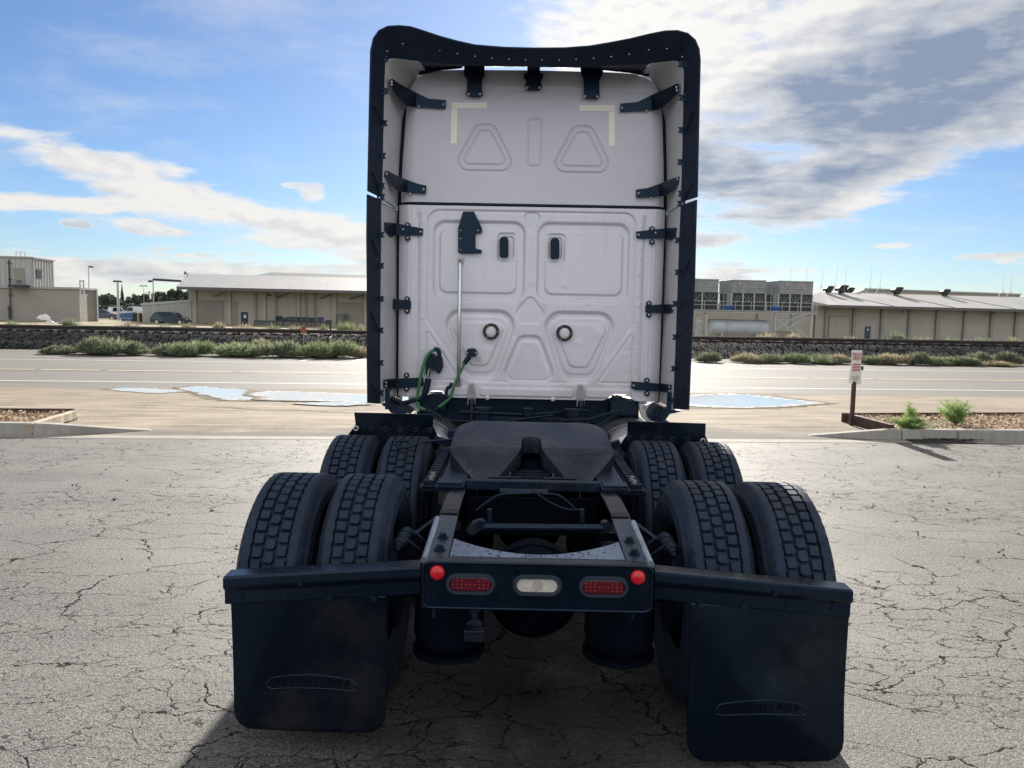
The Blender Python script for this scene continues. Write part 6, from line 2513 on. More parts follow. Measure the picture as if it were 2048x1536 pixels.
# roof: near slope overhanging the dock, then the ridge behind
ov = 3.2
se0, ze0 = W1.sz(353, 573, ov)
_, ze1 = W1.sz(742, 585, ov)
sr0, zr0 = W1.sz(376, 547, -5.0)
se1 = s_end + 2
mb = MB()
A = [(se0, -ov, ze0), (se1, -ov, ze0)]
B = [(sr0, 5.0, zr0), (se1, 5.0, zr0)]
mb.loft(A, B, (0, 0, -0.22))
mb.loft(B, [(sr0 + 1.0, 16, zr0 + 0.2), (se1, 16, zr0 + 0.2)], (0, 0, -0.22))
rf_ = mb.build('roof', ROOFM, b1)
mb = MB()
n = 9
for k in range(n):
    s = se0 + (se1 - se0) * k / (n - 1)
    t_ = (s - se0) / (se1 - se0)
    sr = sr0 + (se1 - sr0) * t_
    mb.bar((s, -ov, ze0 + 0.003), (sr, 5.0, zr0 + 0.003), 0.03, 0.02)
o = mb.build('roof_seam', ROOFM, rf_)
o['kind'] = 'stuff'
mb = MB()
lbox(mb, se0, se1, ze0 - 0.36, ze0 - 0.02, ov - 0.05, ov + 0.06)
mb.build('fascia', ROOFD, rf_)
mb = MB()
sb0, zb0 = W1.sz(480, 545.5, -18)
mb.loft([(sr0 + 2, 16.2, zr0 - 0.6), (se1, 16.2, zr0 - 0.6)], [(sr0 + 8, 22, zr0 + 1.25), (se1, 22, zr0 + 1.1)], (0, 0, -0.2))
mb.build('rear_roof', ROOFM, b1)
for px in (430, 555, 640, 700):
    s, _ = W1.sz(px, 600)
    mb = MB()
    mb.bar((s, -0.2, zt1 - 0.9), (s + 2.0, -ov + 0.3, ze0 - 0.45), 0.12, 0.14)
    mb.build('eave_brace', ROOFD, b1)
# eave lamp
LAMPM = mat('lamp_shade_enamel', (0.10, 0.11, 0.11), 0.4)
LAMPI = mat('lamp_bulb_glass', (0.6, 0.58, 0.52), 0.3)


def eave_lamp(Wl, px, py, off, label, group=None, s=1.0):
    s_, z_ = Wl.sz(px, py, off)
    p = Wl.pt(s_, z_, off)
    t = thing('barn_lamp', label, 'lamp', p, group)
    m = MB().lathe([(0.35 * s, 0.03), (0.30 * s, 0.06), (0.18 * s, 0.12), (0.05 * s, 0.42 * s), (0.0, 0.44 * s), (0.04 * s, 0.40 * s), (0.16 * s, 0.10)], (0, 0, 0), (0, 0, 1), 20)
    m.build('lamp_shade', LAMPM, t, smooth=50)
    m = MB()
    m.cyl((0, 0, 0.3 * s), (0, 0, 0.62 * s), 0.03, 8)
    m.build('stem', DARKP, t)
    m = MB().lathe([(-0.05 * s, 1e-4), (-0.04 * s, 0.10 * s), (0.04 * s, 0.12 * s), (0.10 * s, 0.06)], (0, 0, 0), (0, 0, 1), 14)
    m.build('bulb', LAMPI, t, smooth=60)


eave_lamp(W1, 538, 592, 1.5, 'barn lamp hanging from the eave of the left warehouse')
# flood lamp on the roof corner
s_, z_ = W1.sz(373, 548, -3)
t = thing('flood_lamp', 'small flood lamp on the roof corner of the left warehouse', 'lamp', W1.pt(s_, z_, -3.0))
m = MB().lathe([(0, 1e-4), (0, 0.12), (0.18, 0.26), (0.22, 0.24), (0.20, 1e-4)], (0, 0, 0.1), (-0.6, -0.7, 0.2), 16)
m.build('lamp_head', LAMPM, t, smooth=50)
m = MB()
m.bar((0, 0, -0.6), (0.2, 0, 0.12), 0.06, 0.06)
m.build('arm', DARKP, t)
# dock bench with crates, in front of the warehouse
bs0, bz = W1.sz(509, 641, 2.5)
bs1, _ = W1.sz(660, 641, 2.5)
t = thing('loading_dock', 'low dark loading dock running along the front of the left warehouse', 'loading dock', W1.o, None, atan2(W1.d.y, W1.d.x))
mb = MB()
lbox(mb, bs0, bs1, bz - 0.14, bz, 1.0, 2.6)
mb.build('deck', DARKP, t)
for k in range(9):
    s = bs0 + (bs1 - bs0) * k / 8
    mb = MB()
    lbox(mb, s - 0.08, s + 0.08, -0.6, bz - 0.14, 2.3, 2.46)
    mb.build('leg', DARKP, t)
mb = MB()
lbox(mb, bs0, bs0 + 2.0, -0.3, bz - 0.15, 2.47, 2.6)
mb.build('skirt', ROOFD, t)
CRT = [mat('crate_green_grey', (0.075, 0.09, 0.095), 0.7, var=0.3, scale=3), mat('crate_dark', (0.02, 0.024, 0.03), 0.6, var=0.3, scale=3), mat('crate_blue', (0.03, 0.06, 0.14), 0.6, var=0.3, scale=3)]
crates = [(558, 12, 10, 1, 'black crate at the left end of the row on the dock'), (568, 8, 6, 0, 'small grey crate right of the black crate on the dock'),
          (579, 10, 8, 0, 'grey green crate third along the warehouse dock'), (591, 12, 8, 0, 'wide grey green crate fourth along the warehouse dock'),
          (603, 10, 8, 0, 'grey green crate fifth along the warehouse dock'), (615, 12, 8, 0, 'wide grey green crate sixth along the warehouse dock'),
          (626, 8, 7, 0, 'narrow grey green crate seventh along the warehouse dock'), (641, 11, 9, 2, 'blue drum box standing alone toward the dock\'s right end')]
for px, w, h, mi, lb in crates:
    s, _ = W1.sz(px, 640, 2.0)
    W_ = w / 1541.3 * 98
    H_ = h / 1541.3 * 98
    t = thing('crate', lb, 'crate', W1.pt(s, bz, 1.9), 'crates along the loading dock', atan2(W1.d.y, W1.d.x))
    mb = MB()
    mb.box(-W_ / 2, W_ / 2, -0.4, 0.4, 0.10, H_)
    mb.build('body', CRT[mi], t, bevel=0.02)
    mb = MB()
    for x in (-W_ * 0.38, 0, W_ * 0.38):
        mb.box(x - 0.05, x + 0.05, -0.4, 0.4, 0.0, 0.10)
    mb.build('skid', DARKP, t)
    mb = MB()
    for x in (-W_ * 0.47, W_ * 0.47):
        mb.box(x - 0.03, x + 0.03, -0.43, -0.40, 0.10, H_)
    mb.box(-W_ / 2, W_ / 2, -0.44, -0.40, H_ - 0.08, H_)
    mb.build('rim', CRT[0] if mi != 0 else CRT[1], t)
# gas meter set by the dock door
s_, z_ = W1.sz(690, 640, 0.6)
t = thing('gas_meter', 'green gas meter cabinet with bent pipes beside the dock door', 'gas meter', W1.pt(s_, -0.5, 0.6), None, atan2(W1.d.y, W1.d.x))
mb = MB()
mb.box(-0.1, 0.35, -0.2, 0.2, 1.1, 2.0)
mb.build('cabinet', mat('meter_green', (0.06, 0.085, 0.08), 0.6), t, bevel=0.02)
mb = MB()
mb.tube([(-1.0, 0, 0.0), (-1.0, 0, 1.9), (0.0, 0, 1.9)], 0.05, 8)
mb.tube([(0.15, 0, 0), (0.15, 0, 1.1)], 0.05, 8)
mb.build('pipe', DARKP, t)

# lean-to shed of ribbed metal on its left end
W1b = Wall(285, 97, 0.10)
b = W1b.root('metal_shed', 'low ribbed metal shed with a sloping top joined to the left warehouse', 'shed')
sA, zA = W1b.sz(285, 607)
sB, zB = W1b.sz(382, 600)
zB = zB
mb = MB()
mb.plate([(0, 0, -0.5), (sB, 0, -0.5), (sB, 0, zB), (0, 0, zA)], (0, 8, 0))
mb.build('wall', METALW, b)
for k in range(22):
    s = sB * (k + 0.5) / 22
    zz = zA + (zB - zA) * (k + 0.5) / 22
    mb = MB()
    lbox(mb, s - 0.07, s + 0.07, -0.5, zz - 0.25, 0.002, 0.06)
    mb.build('rib', METALW, b)
mb = MB()
mb.bar((-0.1, -0.05, zA - 0.1), (sB, -0.05, zB - 0.1), 0.2, 0.28)
mb.build('cap', METALW, b)

# ---------------------------------------------------------------- block building at the far left
W2 = Wall(160, 88, 0.10)
b2 = W2.root('block_building', 'grey concrete block building with a ribbed metal upper storey at far left', 'building')
BLOCK, nt, bb = new_mat('split_face_block')
tc = nt.nodes.new('ShaderNodeTexCoord')
br = nt.nodes.new('ShaderNodeTexBrick')
mp = nt.nodes.new('ShaderNodeMapping')
mp.inputs['Rotation'].default_value = (radians(90), 0, 0)
sp_ = nt.nodes.new('ShaderNodeSeparateXYZ')
nt.links.new(tc.outputs['Object'], sp_.inputs[0])
nt.links.new(nx_comb(NX(sp_.outputs[0]) + NX(sp_.outputs[1]), NX(sp_.outputs[2])), br.inputs['Vector'])
br.inputs['Scale'].default_value = 1.0
br.inputs['Brick Width'].default_value = 0.8
br.inputs['Row Height'].default_value = 0.28
br.inputs['Mortar Size'].default_value = 0.022
br.inputs['Color1'].default_value = (0.285, 0.27, 0.24, 1)
br.inputs['Color2'].default_value = (0.31, 0.292, 0.26, 1)
br.inputs['Mortar'].default_value = (0.235, 0.222, 0.20, 1)
nz = nx_noise(tc.outputs['Object'], 0.5, 6, 0.65)
nt.links.new(nx_mix((nz - 0.4).smooth(0.0, 0.4) * 0.45, br.outputs['Color'], (0.34, 0.315, 0.27)), bb.inputs['Base Color'])
bb.inputs['Roughness'].default_value = 0.9
zl = W2.sz(160, 579)[1]
zl2 = W2.sz(0, 575)[1]
sL = W2.sz(-60, 600)[0]
mb = MB()
mb.plate([(sL, 0, -0.8), (0, 0, -0.8), (0, 0, zl), (sL, 0, zl)], (0, 4.2, 0))
mb.build('wall', BLOCK, b2)
sr_, zr_ = 0.0, zl
mb = MB()
mb.box(0.02, 0.26, 3.9, 4.25, -0.8, zl + 0.15)
mb.build('downpipe', GALV, b2)
mb = MB()
mb.bar((sL, -0.08, zl + 0.1), (0.12, -0.08, zl + 0.12), 0.25, 0.24)
mb.bar((0.06, 0.05, zl + 0.12), (0.06, 4.3, zl + 0.12), 0.2, 0.24)
mb.build('parapet_cap', GALV, b2)
# metal upper storey
su0, zu0 = W2.sz(-60, 513)
su1, zu1 = W2.sz(64, 516)
su2, zu2 = W2.sz(116, 524)
mb = MB()
mb.plate([(sL, -0.05, zl + 0.1), (su1, -0.05, zl + 0.1), (su1, -0.05, zu1), (sL, -0.05, zu1)], (0, 5.0, 0))
up = mb.build('upper_storey', METALW, b2)
mb = MB()
ribs(mb, sL, su1 - 0.1, zl + 0.15, zu1, 0.052, 0.55, 0.10, 0.05)
o = mb.build('cladding_rib', METALW, up)
o['kind'] = 'stuff'
for k in range(8):
    y_ = 0.2 + k * 0.62
    mb = MB()
    mb.box(su1 + 0.002, su1 + 0.06, y_, y_ + 0.12, zl + 0.25, zu1)
    mb.build('rib', METALW, b2)
mb = MB()
mb.bar((sL, -0.12, zu1 + 0.06), (su1 + 0.1, -0.12, zu1 + 0.06), 0.2, 0.16)
mb.bar((su1 + 0.06, -0.02, zu1 + 0.06), (su1 + 0.06, 5.05, zu1 + 0.06), 0.2, 0.16)
mb.build('roof_edge', GALV, b2)
s0, za = W2.sz(31, 569)
s1, zb = W2.sz(47, 538)
mb = MB()
lbox(mb, s0, s1, za, zb, 0.10, 0.16)
d = mb.build('door', DOORT, b2)
mb = MB()
lbox(mb, s0 - 0.08, s1 + 0.08, zb, zb + 0.08, 0.10, 0.2)
lbox(mb, s0 - 0.08, s0, za, zb, 0.10, 0.2)
lbox(mb, s1, s1 + 0.08, za, zb, 0.10, 0.2)
mb.build('frame', GALV, d)
mb = MB()
for k in range(4):
    lbox(mb, s0 + 0.2, s1 - 0.2, za + 0.15 + k * 0.1, za + 0.20 + k * 0.1, 0.16, 0.18)
mb.build('vent', DARKP, d)
mb = MB()
lbox(mb, s0 - 0.2, s1 + 0.7, za - 0.35, za - 0.05, 0.06, 1.2)
mb.build('landing', DARKP, b2)
s0, za = W2.sz(71, 556)
s1, zb = W2.sz(79, 536)
for y_ in (0.75, 1.45):
    mb = MB()
    mb.box(su1 + 0.01, su1 + 0.10, y_, y_ + 0.42, W2.sz(75, 556)[1], W2.sz(75, 538)[1])
    mb.build('window', GLASS_D, b2)
for px, y0, y1 in ((19.5, 520, 641), (20, 611, 640)):
    s, za = W2.sz(px, y0)
    mb = MB()
    mb.tube([(s, -0.22, -0.6), (s, -0.22, za)], 0.07, 8)
    o = mb.build('drain_pipe', DARKP, b2)
    mb = MB()
    for k in range(3):
        mb.box(s - 0.2, s + 0.2, -0.2, -0.06, za - 0.4 - k * 1.8, za - 0.3 - k * 1.8)
    mb.build('pipe_bracket', DARKP, o)
# roof hatch hoop and railing
t0s, t0z = W2.sz(161, 577)
t1s, t1z = W2.sz(170, 561)
tb = thing('roof_ladder_hoop', 'pale steel ladder hoop standing on the edge of the block building', 'ladder', W2.o, None, atan2(W2.d.y, W2.d.x))
mb = MB()
lbox(mb, t0s, t0s + 0.12, t0z - 1.3, t1z, 0.15, 0.27)
lbox(mb, t1s - 0.12, t1s, t0z - 1.3, t1z, 0.15, 0.27)
lbox(mb, t0s, t1s, t1z - 0.14, t1z, 0.15, 0.27)
mb.build('stile', LIGHTS, tb)
for k in range(5):
    mb = MB()
    lbox(mb, t0s + 0.12, t1s - 0.12, t0z - 1.1 + k * 0.35, t0z - 1.05 + k * 0.35, 0.18, 0.24)
    mb.build('rung', LIGHTS, tb)
rs0, rz0 = W2.sz(22, 502)
rs1, _ = W2.sz(40, 502)
tb = thing('roof_guard_rail', 'thin guard rail on the roof of the far left building', 'railing', W2.o, None, atan2(W2.d.y, W2.d.x))
for k in range(3):
    s = rs0 + (rs1 - rs0) * k / 2
    mb = MB()
    mb.box(s - 0.03, s + 0.03, 1.0, 1.06, zu1, rz0)
    mb.build('post', GALV, tb)
mb = MB()
mb.box(rs0, rs1, 1.0, 1.06, rz0 - 0.04, rz0)
mb.build('top_rail', GALV, tb)

# ---------------------------------------------------------------- right warehouse
W3 = Wall(1640, 108, 0.18)
b3 = W3.root('warehouse', 'long grey warehouse with dark pilasters and a low pale roof at right', 'warehouse')
s_e = W3.sz(2300, 640)[0]
s_s = W3.sz(1400, 640)[0]
ov3 = 2.0
se0, ze3 = W3.sz(1655, 611, ov3)
zt3 = W3.sz(1660, 612)[1]
mb = MB()
lbox(mb, s_s, s_e, -1.6, zt3, -16, 0)
mb.build('wall', WALLG, b3)
for px in (1651, 1706, 1762, 1817, 1872, 1927, 1981, 2030, 2090, 2150):
    s, _ = W3.sz(px, 645)
    mb = MB()
    lbox(mb, s - 0.2, s + 0.2, -1.6, zt3 - 0.02, 0.004, 0.35)
    mb.build('pilaster', PILM, b3)
s0, za = W3.sz(1657, 676)
s1, zb = W3.sz(1699, 634)
roll_door(b3, s0, s1, -1.5, zb, 0.02, WALLG, 11)
s0, za = W3.sz(1878, 676)
s1, zb = W3.sz(1922, 639)
mb = MB()
lbox(mb, s0, s1, -1.5, zb, 0.004, 0.05)
mb.build('blocked_door', WALLG, b3)
s0, za = W3.sz(1728.5, 680)
s1, zb = W3.sz(1741, 653)
mb = MB()
lbox(mb, s0, s1, za - 0.3, zb, 0.02, 0.08)
d = mb.build('door', mat('teal_blue_door', (0.022, 0.05, 0.10), 0.5), b3)
mb = MB()
lbox(mb, s0 + 0.3, s0 + 0.55, zb - 0.55, zb - 0.35, 0.08, 0.09)
mb.build('notice', SIGNW, d)
# roof: gable slope, with an eave line dropping at the left end
sl0, zl0 = W3.sz(1625, 598, 0.5)
sg0, zg0 = W3.sz(1628, 584, -9.0)
_, zg1 = W3.sz(2000, 595, -9.0)
sfar = s_e
mb = MB()
zr3 = zg0
mb.loft([(sl0 + 1.5, -ov3, ze3 + 0.1), (sfar, -ov3, ze3 + 0.1)], [(sg0 + 1.0, 9.0, zr3), (sfar, 9.0, zr3)], (0, 0, -0.2))
mb.loft([(sg0 + 1.0, 9.0, zr3), (sfar, 9.0, zr3)], [(sg0 + 1.0, 18.0, zr3 + 0.15), (sfar, 18.0, zr3 + 0.15)], (0, 0, -0.2))
mb.loft([(sl0 - 1.0, 0.5, ze3 + 0.9), (sl0 + 1.5, -ov3, ze3 + 0.1)], [(sg0 - 1.0, 9.0, zr3), (sg0 + 1.0, 9.0, zr3)], (0, 0, -0.2))
rf3 = mb.build('roof', ROOFM, b3)
mb = MB()
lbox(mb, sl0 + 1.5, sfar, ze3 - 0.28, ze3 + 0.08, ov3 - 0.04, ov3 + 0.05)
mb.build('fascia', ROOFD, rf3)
for px in (1770, 1890, 2010):
    s, _ = W3.sz(px, 600)
    mb = MB()
    mb.bar((s, -ov3 + 0.05, ze3 + 0.14), (s - 3.0, 9.0, zr3 + 0.03), 0.14, 0.05)
    mb.build('roof_seam', ROOFD, rf3)
eave_lamp(W3, 1805, 625, 1.2, 'barn lamp under the eave above the bay right of the blue door', None, 0.8)
eave_lamp(W3, 1987, 628, 1.2, 'barn lamp under the eave near the right edge of the view', None, 0.8)
# raised roof further back
W3b = Wall(1715, 150, 0.18)
t = W3b.root('rear_building', 'long low roof rising behind the right warehouse', 'building')
sa, zA = W3b.sz(1712, 586)
sb_, zB = W3b.sz(1730, 579)
sc_, zC = W3b.sz(2040, 590)
mb = MB()
mb.plate([(sa, 0, -1), (sc_, 0, -1), (sc_, 0, zC), (sb_, 0, zB), (sa, 0, zA)], (0, 20, 0))
mb.build('wall', WALLG, t)
mb = MB()
mb.bar((sb_, -0.1, zB + 0.1), (sc_, -0.1, zC + 0.1), 0.5, 0.3)
mb.build('roof_edge', ROOFM, t)

# cowl vents along the ridge
COWL = mat('cowl_vent_enamel', (0.018, 0.019, 0.021), 0.45, 0.2, var=0.2, scale=3)
for px, py, sc, lb in ((1657, 576, 0.85, 'leftmost dark cowl vent on the right warehouse roof'), (1683, 577, 1.0, 'wide dark cowl vent in the cluster of three on the roof'),
                       (1698, 576, 0.85, 'dark cowl vent half behind the wide one on the roof'), (1793, 581, 0.95, 'dark rounded cowl vent alone in the middle of the right roof'),
                       (1889, 584, 0.85, 'rightmost dark cowl vent on the right warehouse roof')):
    off = -8.0 if px != 1698 else -11.0
    s, z = W3.sz(px, py + 7, off)
    t = thing('roof_vent', lb, 'roof vent', W3.pt(s, zr3 - 0.1, off), 'cowl vents on the warehouse roof', 0.15)
    z_ = (z - zr3) + 0.4
    H_ = 16 / 1541.3 * 116 * sc
    m = MB()
    m.cyl((0, 0, 0), (0, 0, H_ * 0.45), H_ * 0.42, 16)
    m.build('curb', COWL, t, smooth=40)
    m = MB()
    pts = [(-0.72, 0.25), (-0.60, 0.62), (-0.36, 0.90), (0.0, 1.0), (0.55, 0.98), (0.75, 0.92), (0.45, 0.36), (0.35, 0.25)]
    m.plate([(a * H_, -0.45 * H_, b * H_) for a, b in pts], (0, 0.9 * H_, 0))
    o = m.build('hood', COWL, t, bevel=0.05)
    m = MB()
    for k in range(4):
        u_ = 0.2 + k * 0.2
        m.bar(((0.40 + 0.32 * u_) * H_, -0.46 * H_, (0.28 + 0.62 * u_) * H_), ((0.40 + 0.32 * u_) * H_, 0.46 * H_, (0.28 + 0.62 * u_) * H_), 0.03, 0.03)
    m.build('mesh_bar', GALV, t)
# lightning masts and aerials
for px, top, base, fr_, lb in ((1578, 534, 566, 0, 'thin whip aerial behind the leftmost cooling tower pair'), (1610, 536, 566, 0, 'thin whip aerial above the right cooling tower'),
                               (1641, 537, 585, 1, 'aerial mast left of the leftmost cowl vent'), (1669, 534, 585, 1, 'aerial mast just right of the leftmost cowl vent'), (1688, 533, 580, 0, 'aerial mast rising behind the cluster of cowl vents'),
                               (1738, 534, 586, 1, 'left one of the braced mast pair on the right roof'), (1758, 534, 587, 1, 'right one of the braced mast pair on the right roof'),
                               (2003, 545, 592, 1, 'left one of two masts at the right edge of the roof'), (2019, 546, 592, 1, 'right one of two masts at the right edge of the roof')):
    off = -7.0
    s, z = W3.sz(px, base, off)
    _, z1 = W3.sz(px, top, off)
    t = thing('aerial_mast', lb, 'mast', W3.pt(s, zr3 - 0.05, off), 'aerial masts on the warehouse roof')
    m = MB()
    lean = 0.25
    m.tube([(0, 0, 0), (lean, 0, z1 - zr3)], [0.025, 0.012], 6)
    m.build('mast', GALV, t)
    if fr_:
        for dx_ in (-0.5, 0.75):
            m = MB()
            m.bar((dx_, 0, 0), (0.06, 0, 1.1), 0.035, 0.035)
            m.build('brace', GALV, t)
        m = MB()
        m.bar((-0.22, 0, 0.6), (0.36, 0, 0.6), 0.03, 0.03)
        m.build('cross_brace', GALV, t)

# ---------------------------------------------------------------- cooling towers on their steel platform
W4 = Wall(1386, 92, 0.14)


def s4(px, py=600, off=0.0):
    return W4.sz(px, py, off)


plat = W4.root('steel_platform', 'steel platform on braced legs carrying the cooling towers right of the truck', 'platform')
sp0, zd = s4(1300, 622)
zd = s4(1400, 618.5)[1]
sp1, _ = s4(1631, 620)
mb = MB()
lbox(mb, sp0, sp1, zd - 0.20, zd, -5.5, 0.6)
mb.build('deck', GALVD, plat)
mb = MB()
lbox(mb, sp0, sp1, zd - 0.36, zd - 0.20, 0.3, 0.5)
mb.build('edge_beam', LIGHTS, plat)
for px in (1300, 1411, 1548, 1620):
    s, _ = s4(px, 650)
    for f_ in (0.2, -4.8):
        mb = MB()
        lbox(mb, s - 0.10, s + 0.10, -1.2, zd - 0.36, f_ - 0.10, f_ + 0.10)
        mb.build('leg', LIGHTS, plat)


def brace4(x0, y0, x1, y1, f_=0.0, w=0.15):
    a, za_ = s4(x0, y0)
    b_, zb__ = s4(x1, y1)
    mb = MB()
    mb.bar((a, -f_, za_), (b_, -f_, zb__), w, w)
    mb.build('brace', LIGHTS, plat)


for q_ in ((1410, 626, 1380, 648), (1380, 655, 1405, 672), (1551, 638, 1600, 677), (1550, 660, 1600, 626), (1618, 630, 1570, 660), (1590, 655, 1618, 678)):
    brace4(*q_)
# hand rail
zr_1, zr_2 = s4(1500, 604)[1], s4(1500, 611.5)[1]
for z_ in (zr_1, zr_2):
    mb = MB()
    mb.tube([(sp0, -0.6, z_), (sp1, -0.6, z_)], 0.035, 6)
    mb.build('hand_rail', LIGHTS, plat)
for px in (1374, 1405, 1436, 1467, 1498, 1529, 1560, 1591, 1629):
    s, _ = s4(px, 610)
    mb = MB()
    mb.tube([(s, -0.6, zd), (s, -0.6, zr_1)], 0.035, 6)
    mb.build('rail_post', LIGHTS, plat)

for k, (xl, xm, xr, y0, y1, y2, lb) in enumerate(((1330, 1340, 1436, 556, 583, 617, 'grey cooling tower partly hidden by the truck'), (1445, 1463, 1531, 559, 586, 617, 'middle grey cooling tower on the steel platform'),
                                               (1536, 1557, 1625, 561, 588, 618, 'right grey cooling tower at the end of the platform'))):
    sa, sm, sb_ = s4(xl)[0], s4(xm)[0], s4(xr)[0]
    zt_ = s4(xm, y0)[1]
    zmid = s4(xm, y1)[1]
    t = thing('cooling_tower', lb, 'cooling tower', W4.o, 'cooling towers on the platform', atan2(W4.d.y, W4.d.x))
    dep = 4.6
    mb = MB()
    mb.plate([(sm, 0, zmid), (sb_, 0, zmid), (sb_, 0, zt_), (sm, 0, zt_)], (0, 3.9, 0))
    up = mb.build('upper_casing', GALVD, t, bevel=0.03)
    mb = MB()
    zc = (zmid + zt_) / 2 - 0.1
    mb.bar((sm, -0.03, zc), (sb_, -0.03, zc), 0.06, 0.06)
    mb.bar((sm, -0.03, zt_ - 0.05), (sb_, -0.03, zt_ - 0.05), 0.10, 0.10)
    mb.bar(((sm + sb_) / 2, -0.03, zmid), ((sm + sb_) / 2, -0.03, zt_), 0.04, 0.05, (0, 1, 0))
    mb.build('seam', GALV, up)
    mb = MB()
    mb.plate([(sm + 0.05, 0.1, zd), (sb_ - 0.05, 0.1, zd), (sb_ - 0.05, 0.1, zmid), (sm + 0.05, 0.1, zmid)], (0, 3.7, 0))
    mb.build('coil_section', COILD, t)
    mb = MB()
    mb.plate([(sm - 0.02, 0.05, zd), (sm + 0.045, 0.05, zd), (sm + 0.045, 0.05, zmid), (sm - 0.02, 0.05, zmid)], (0, 1.4, 0))
    mb.build('end_panel', GALV, t)
    nb = 3
    for j in range(nb + 1):
        s = sm + (sb_ - sm) * j / nb
        mb = MB()
        mb.box(s - 0.07, s + 0.07, -0.04, 0.08, zd, zmid)
        mb.build('post', LIGHTS, t)
        if j < nb:
            w_ = (sb_ - sm) / nb
            for a in (-0.38, 0.0, 0.38):
                mb = MB()
                mb.bar((s + w_ / 2, 0.06, zd + (zmid - zd) * 0.45), (s + w_ / 2 + a * w_, 0.06, zd + (zmid - zd) * (0.85 if abs(a) > 0.1 else 0.9)), 0.05, 0.05)
                mb.build('fan_strut', GALVD, t)
    mb = MB()
    mb.bar((sm - 0.4, -0.05, zt_ - 0.45), (sa - 0.9, 0.8, zt_ - 0.35), 0.10, 0.10)
    mb.tube([(sm - 0.5, -0.1, zd), (sm - 0.5, -0.1, zmid - 0.2), (sm - 0.9, -0.1, zmid)], 0.06, 8)
    mb.tube([(sm - 1.0, -0.1, zd), (sm - 1.0, -0.1, zmid + 0.5)], 0.05, 8)
    mb.build('pipework', GALVD, t)
    mb = MB()
    mb.cyl((sm + 0.9, -0.02, zt_ - 0.5), (sm + 0.9, -0.10, zt_ - 0.5), 0.18, 14)
    mb.build('hatch', GALV, t)
BLUEM = mat('blue_motor_paint', (0.02, 0.065, 0.32), 0.45, var=0.15, scale=3)
for px, lb in ((1455, 'blue pump motor on the platform before the middle cooling tower'), (1549, 'blue pump motor on the platform before the right cooling tower')):
    s, _ = s4(px, 615)
    t = thing('pump_motor', lb, 'pump motor', W4.pt(s, zd, 0.3), 'blue pump motors', atan2(W4.d.y, W4.d.x))
    m = MB()
    m.cyl((-0.45, 0, 0.30), (0.42, 0, 0.30), 0.26, 16)
    m.build('motor_body', BLUEM, t, smooth=40)
    m = MB()
    m.cyl((0.40, 0, 0.30), (0.56, 0, 0.30), 0.17, 12)
    m.box(-0.40, 0.40, -0.24, 0.24, 0.0, 0.10)
    m.build('motor_foot', BLUEM, t)
# pressure tank below
TANKM = mat('pale_tank_paint', (0.46, 0.505, 0.535), 0.5, var=0.15, scale=0.8, dust=(0.30, 0.27, 0.24), dust_amt=0.4)
sa, z_ = s4(1411, 656, -1.2)
sb_, _ = s4(1537, 656, -1.2)
_, zt_ = s4(1470, 639, -1.2)
_, zb_1 = s4(1470, 672, -1.2)
rt = (zt_ - zb_1) / 2
zc = (zt_ + zb_1) / 2
t = thing('pressure_tank', 'pale horizontal pressure tank lying under the steel platform', 'tank', W4.pt((sa + sb_) / 2, zc, -1.2), None, atan2(W4.d.y, W4.d.x))
L_ = (sb_ - sa) / 2
m = MB().lathe([(-L_, 1e-4), (-L_ + 0.05, rt * 0.45), (-L_ + 0.2, rt * 0.78), (-L_ + 0.45, rt * 0.97), (-L_ + 0.6, rt), (L_ - 0.6, rt), (L_ - 0.45, rt * 0.97), (L_ - 0.2, rt * 0.78), (L_ - 0.05, rt * 0.45), (L_, 1e-4)], (0, 0, 0), (1, 0, 0), 40)
m.build('shell', TANKM, t, smooth=50)
for s in (-L_ * 0.55, L_ * 0.55):
    m = MB()
    m.box(s - 0.12, s + 0.12, -rt * 0.8, rt * 0.8, -zc - 1.2 if False else -rt - 0.9, -rt * 0.55)
    m.build('saddle', LIGHTS, t)
m = MB()
m.lathe([(-L_ * 0.42, rt + 0.012), (-L_ * 0.42 + 0.06, rt + 0.012)], (0, 0, 0), (1, 0, 0), 40)
m.build('weld_band', GALV, t)
s_, z_ = s4(1392, 655)
t = thing('electrical_cabinet', 'pale electrical cabinet standing left of the pressure tank', 'cabinet', W4.pt(s_, -1.0, 0.8), None, atan2(W4.d.y, W4.d.x))
m = MB()
m.box(-0.28, 0.28, -0.25, 0.25, 0.3, 2.6)
m.build('body', TANKM, t, bevel=0.02)
m = MB()
m.box(-0.25, 0.25, -0.275, -0.25, 0.4, 2.5)
m.build('door', GALV, t)
sr, _ = s4(1623, 650)
t = thing('drain_column', 'dark red pipe standing at the right end of the steel platform', 'pipe', W4.pt(sr + 0.35, -1.2, 0.0))
m = MB()
m.tube([(0, 0, 0), (0, 0, zd + 1.0)], 0.09, 10)
m.build('pipe', mat('dark_red_pipe', (0.07, 0.03, 0.035), 0.6), t, smooth=60)
m = MB()
m.lathe([(0, 0.13), (0.06, 0.13)], (0, 0, 1.2), (0, 0, 1), 12)
m.build('flange', DARKP, t)
s_, _ = s4(1554, 665)
t = thing('pipe_rack', 'rusty pipe rack on the ground below the platform braces', 'rack', W4.pt(s_, -0.9, 1.2), None, atan2(W4.d.y, W4.d.x))
for k in range(8):
    m = MB()
    m.bar((-0.9 + k * 0.26, 0, 0), (-0.85 + k * 0.26, 0, 1.35), 0.06, 0.06)
    m.build('upright', mat('rusty_steel', (0.10, 0.075, 0.06), 0.8), t)
m = MB()
m.bar((-1.0, 0, 1.3), (1.1, 0, 1.3), 0.08, 0.08)
m.build('rail', MATS['rusty_steel'], t)

# ---------------------------------------------------------------- poles


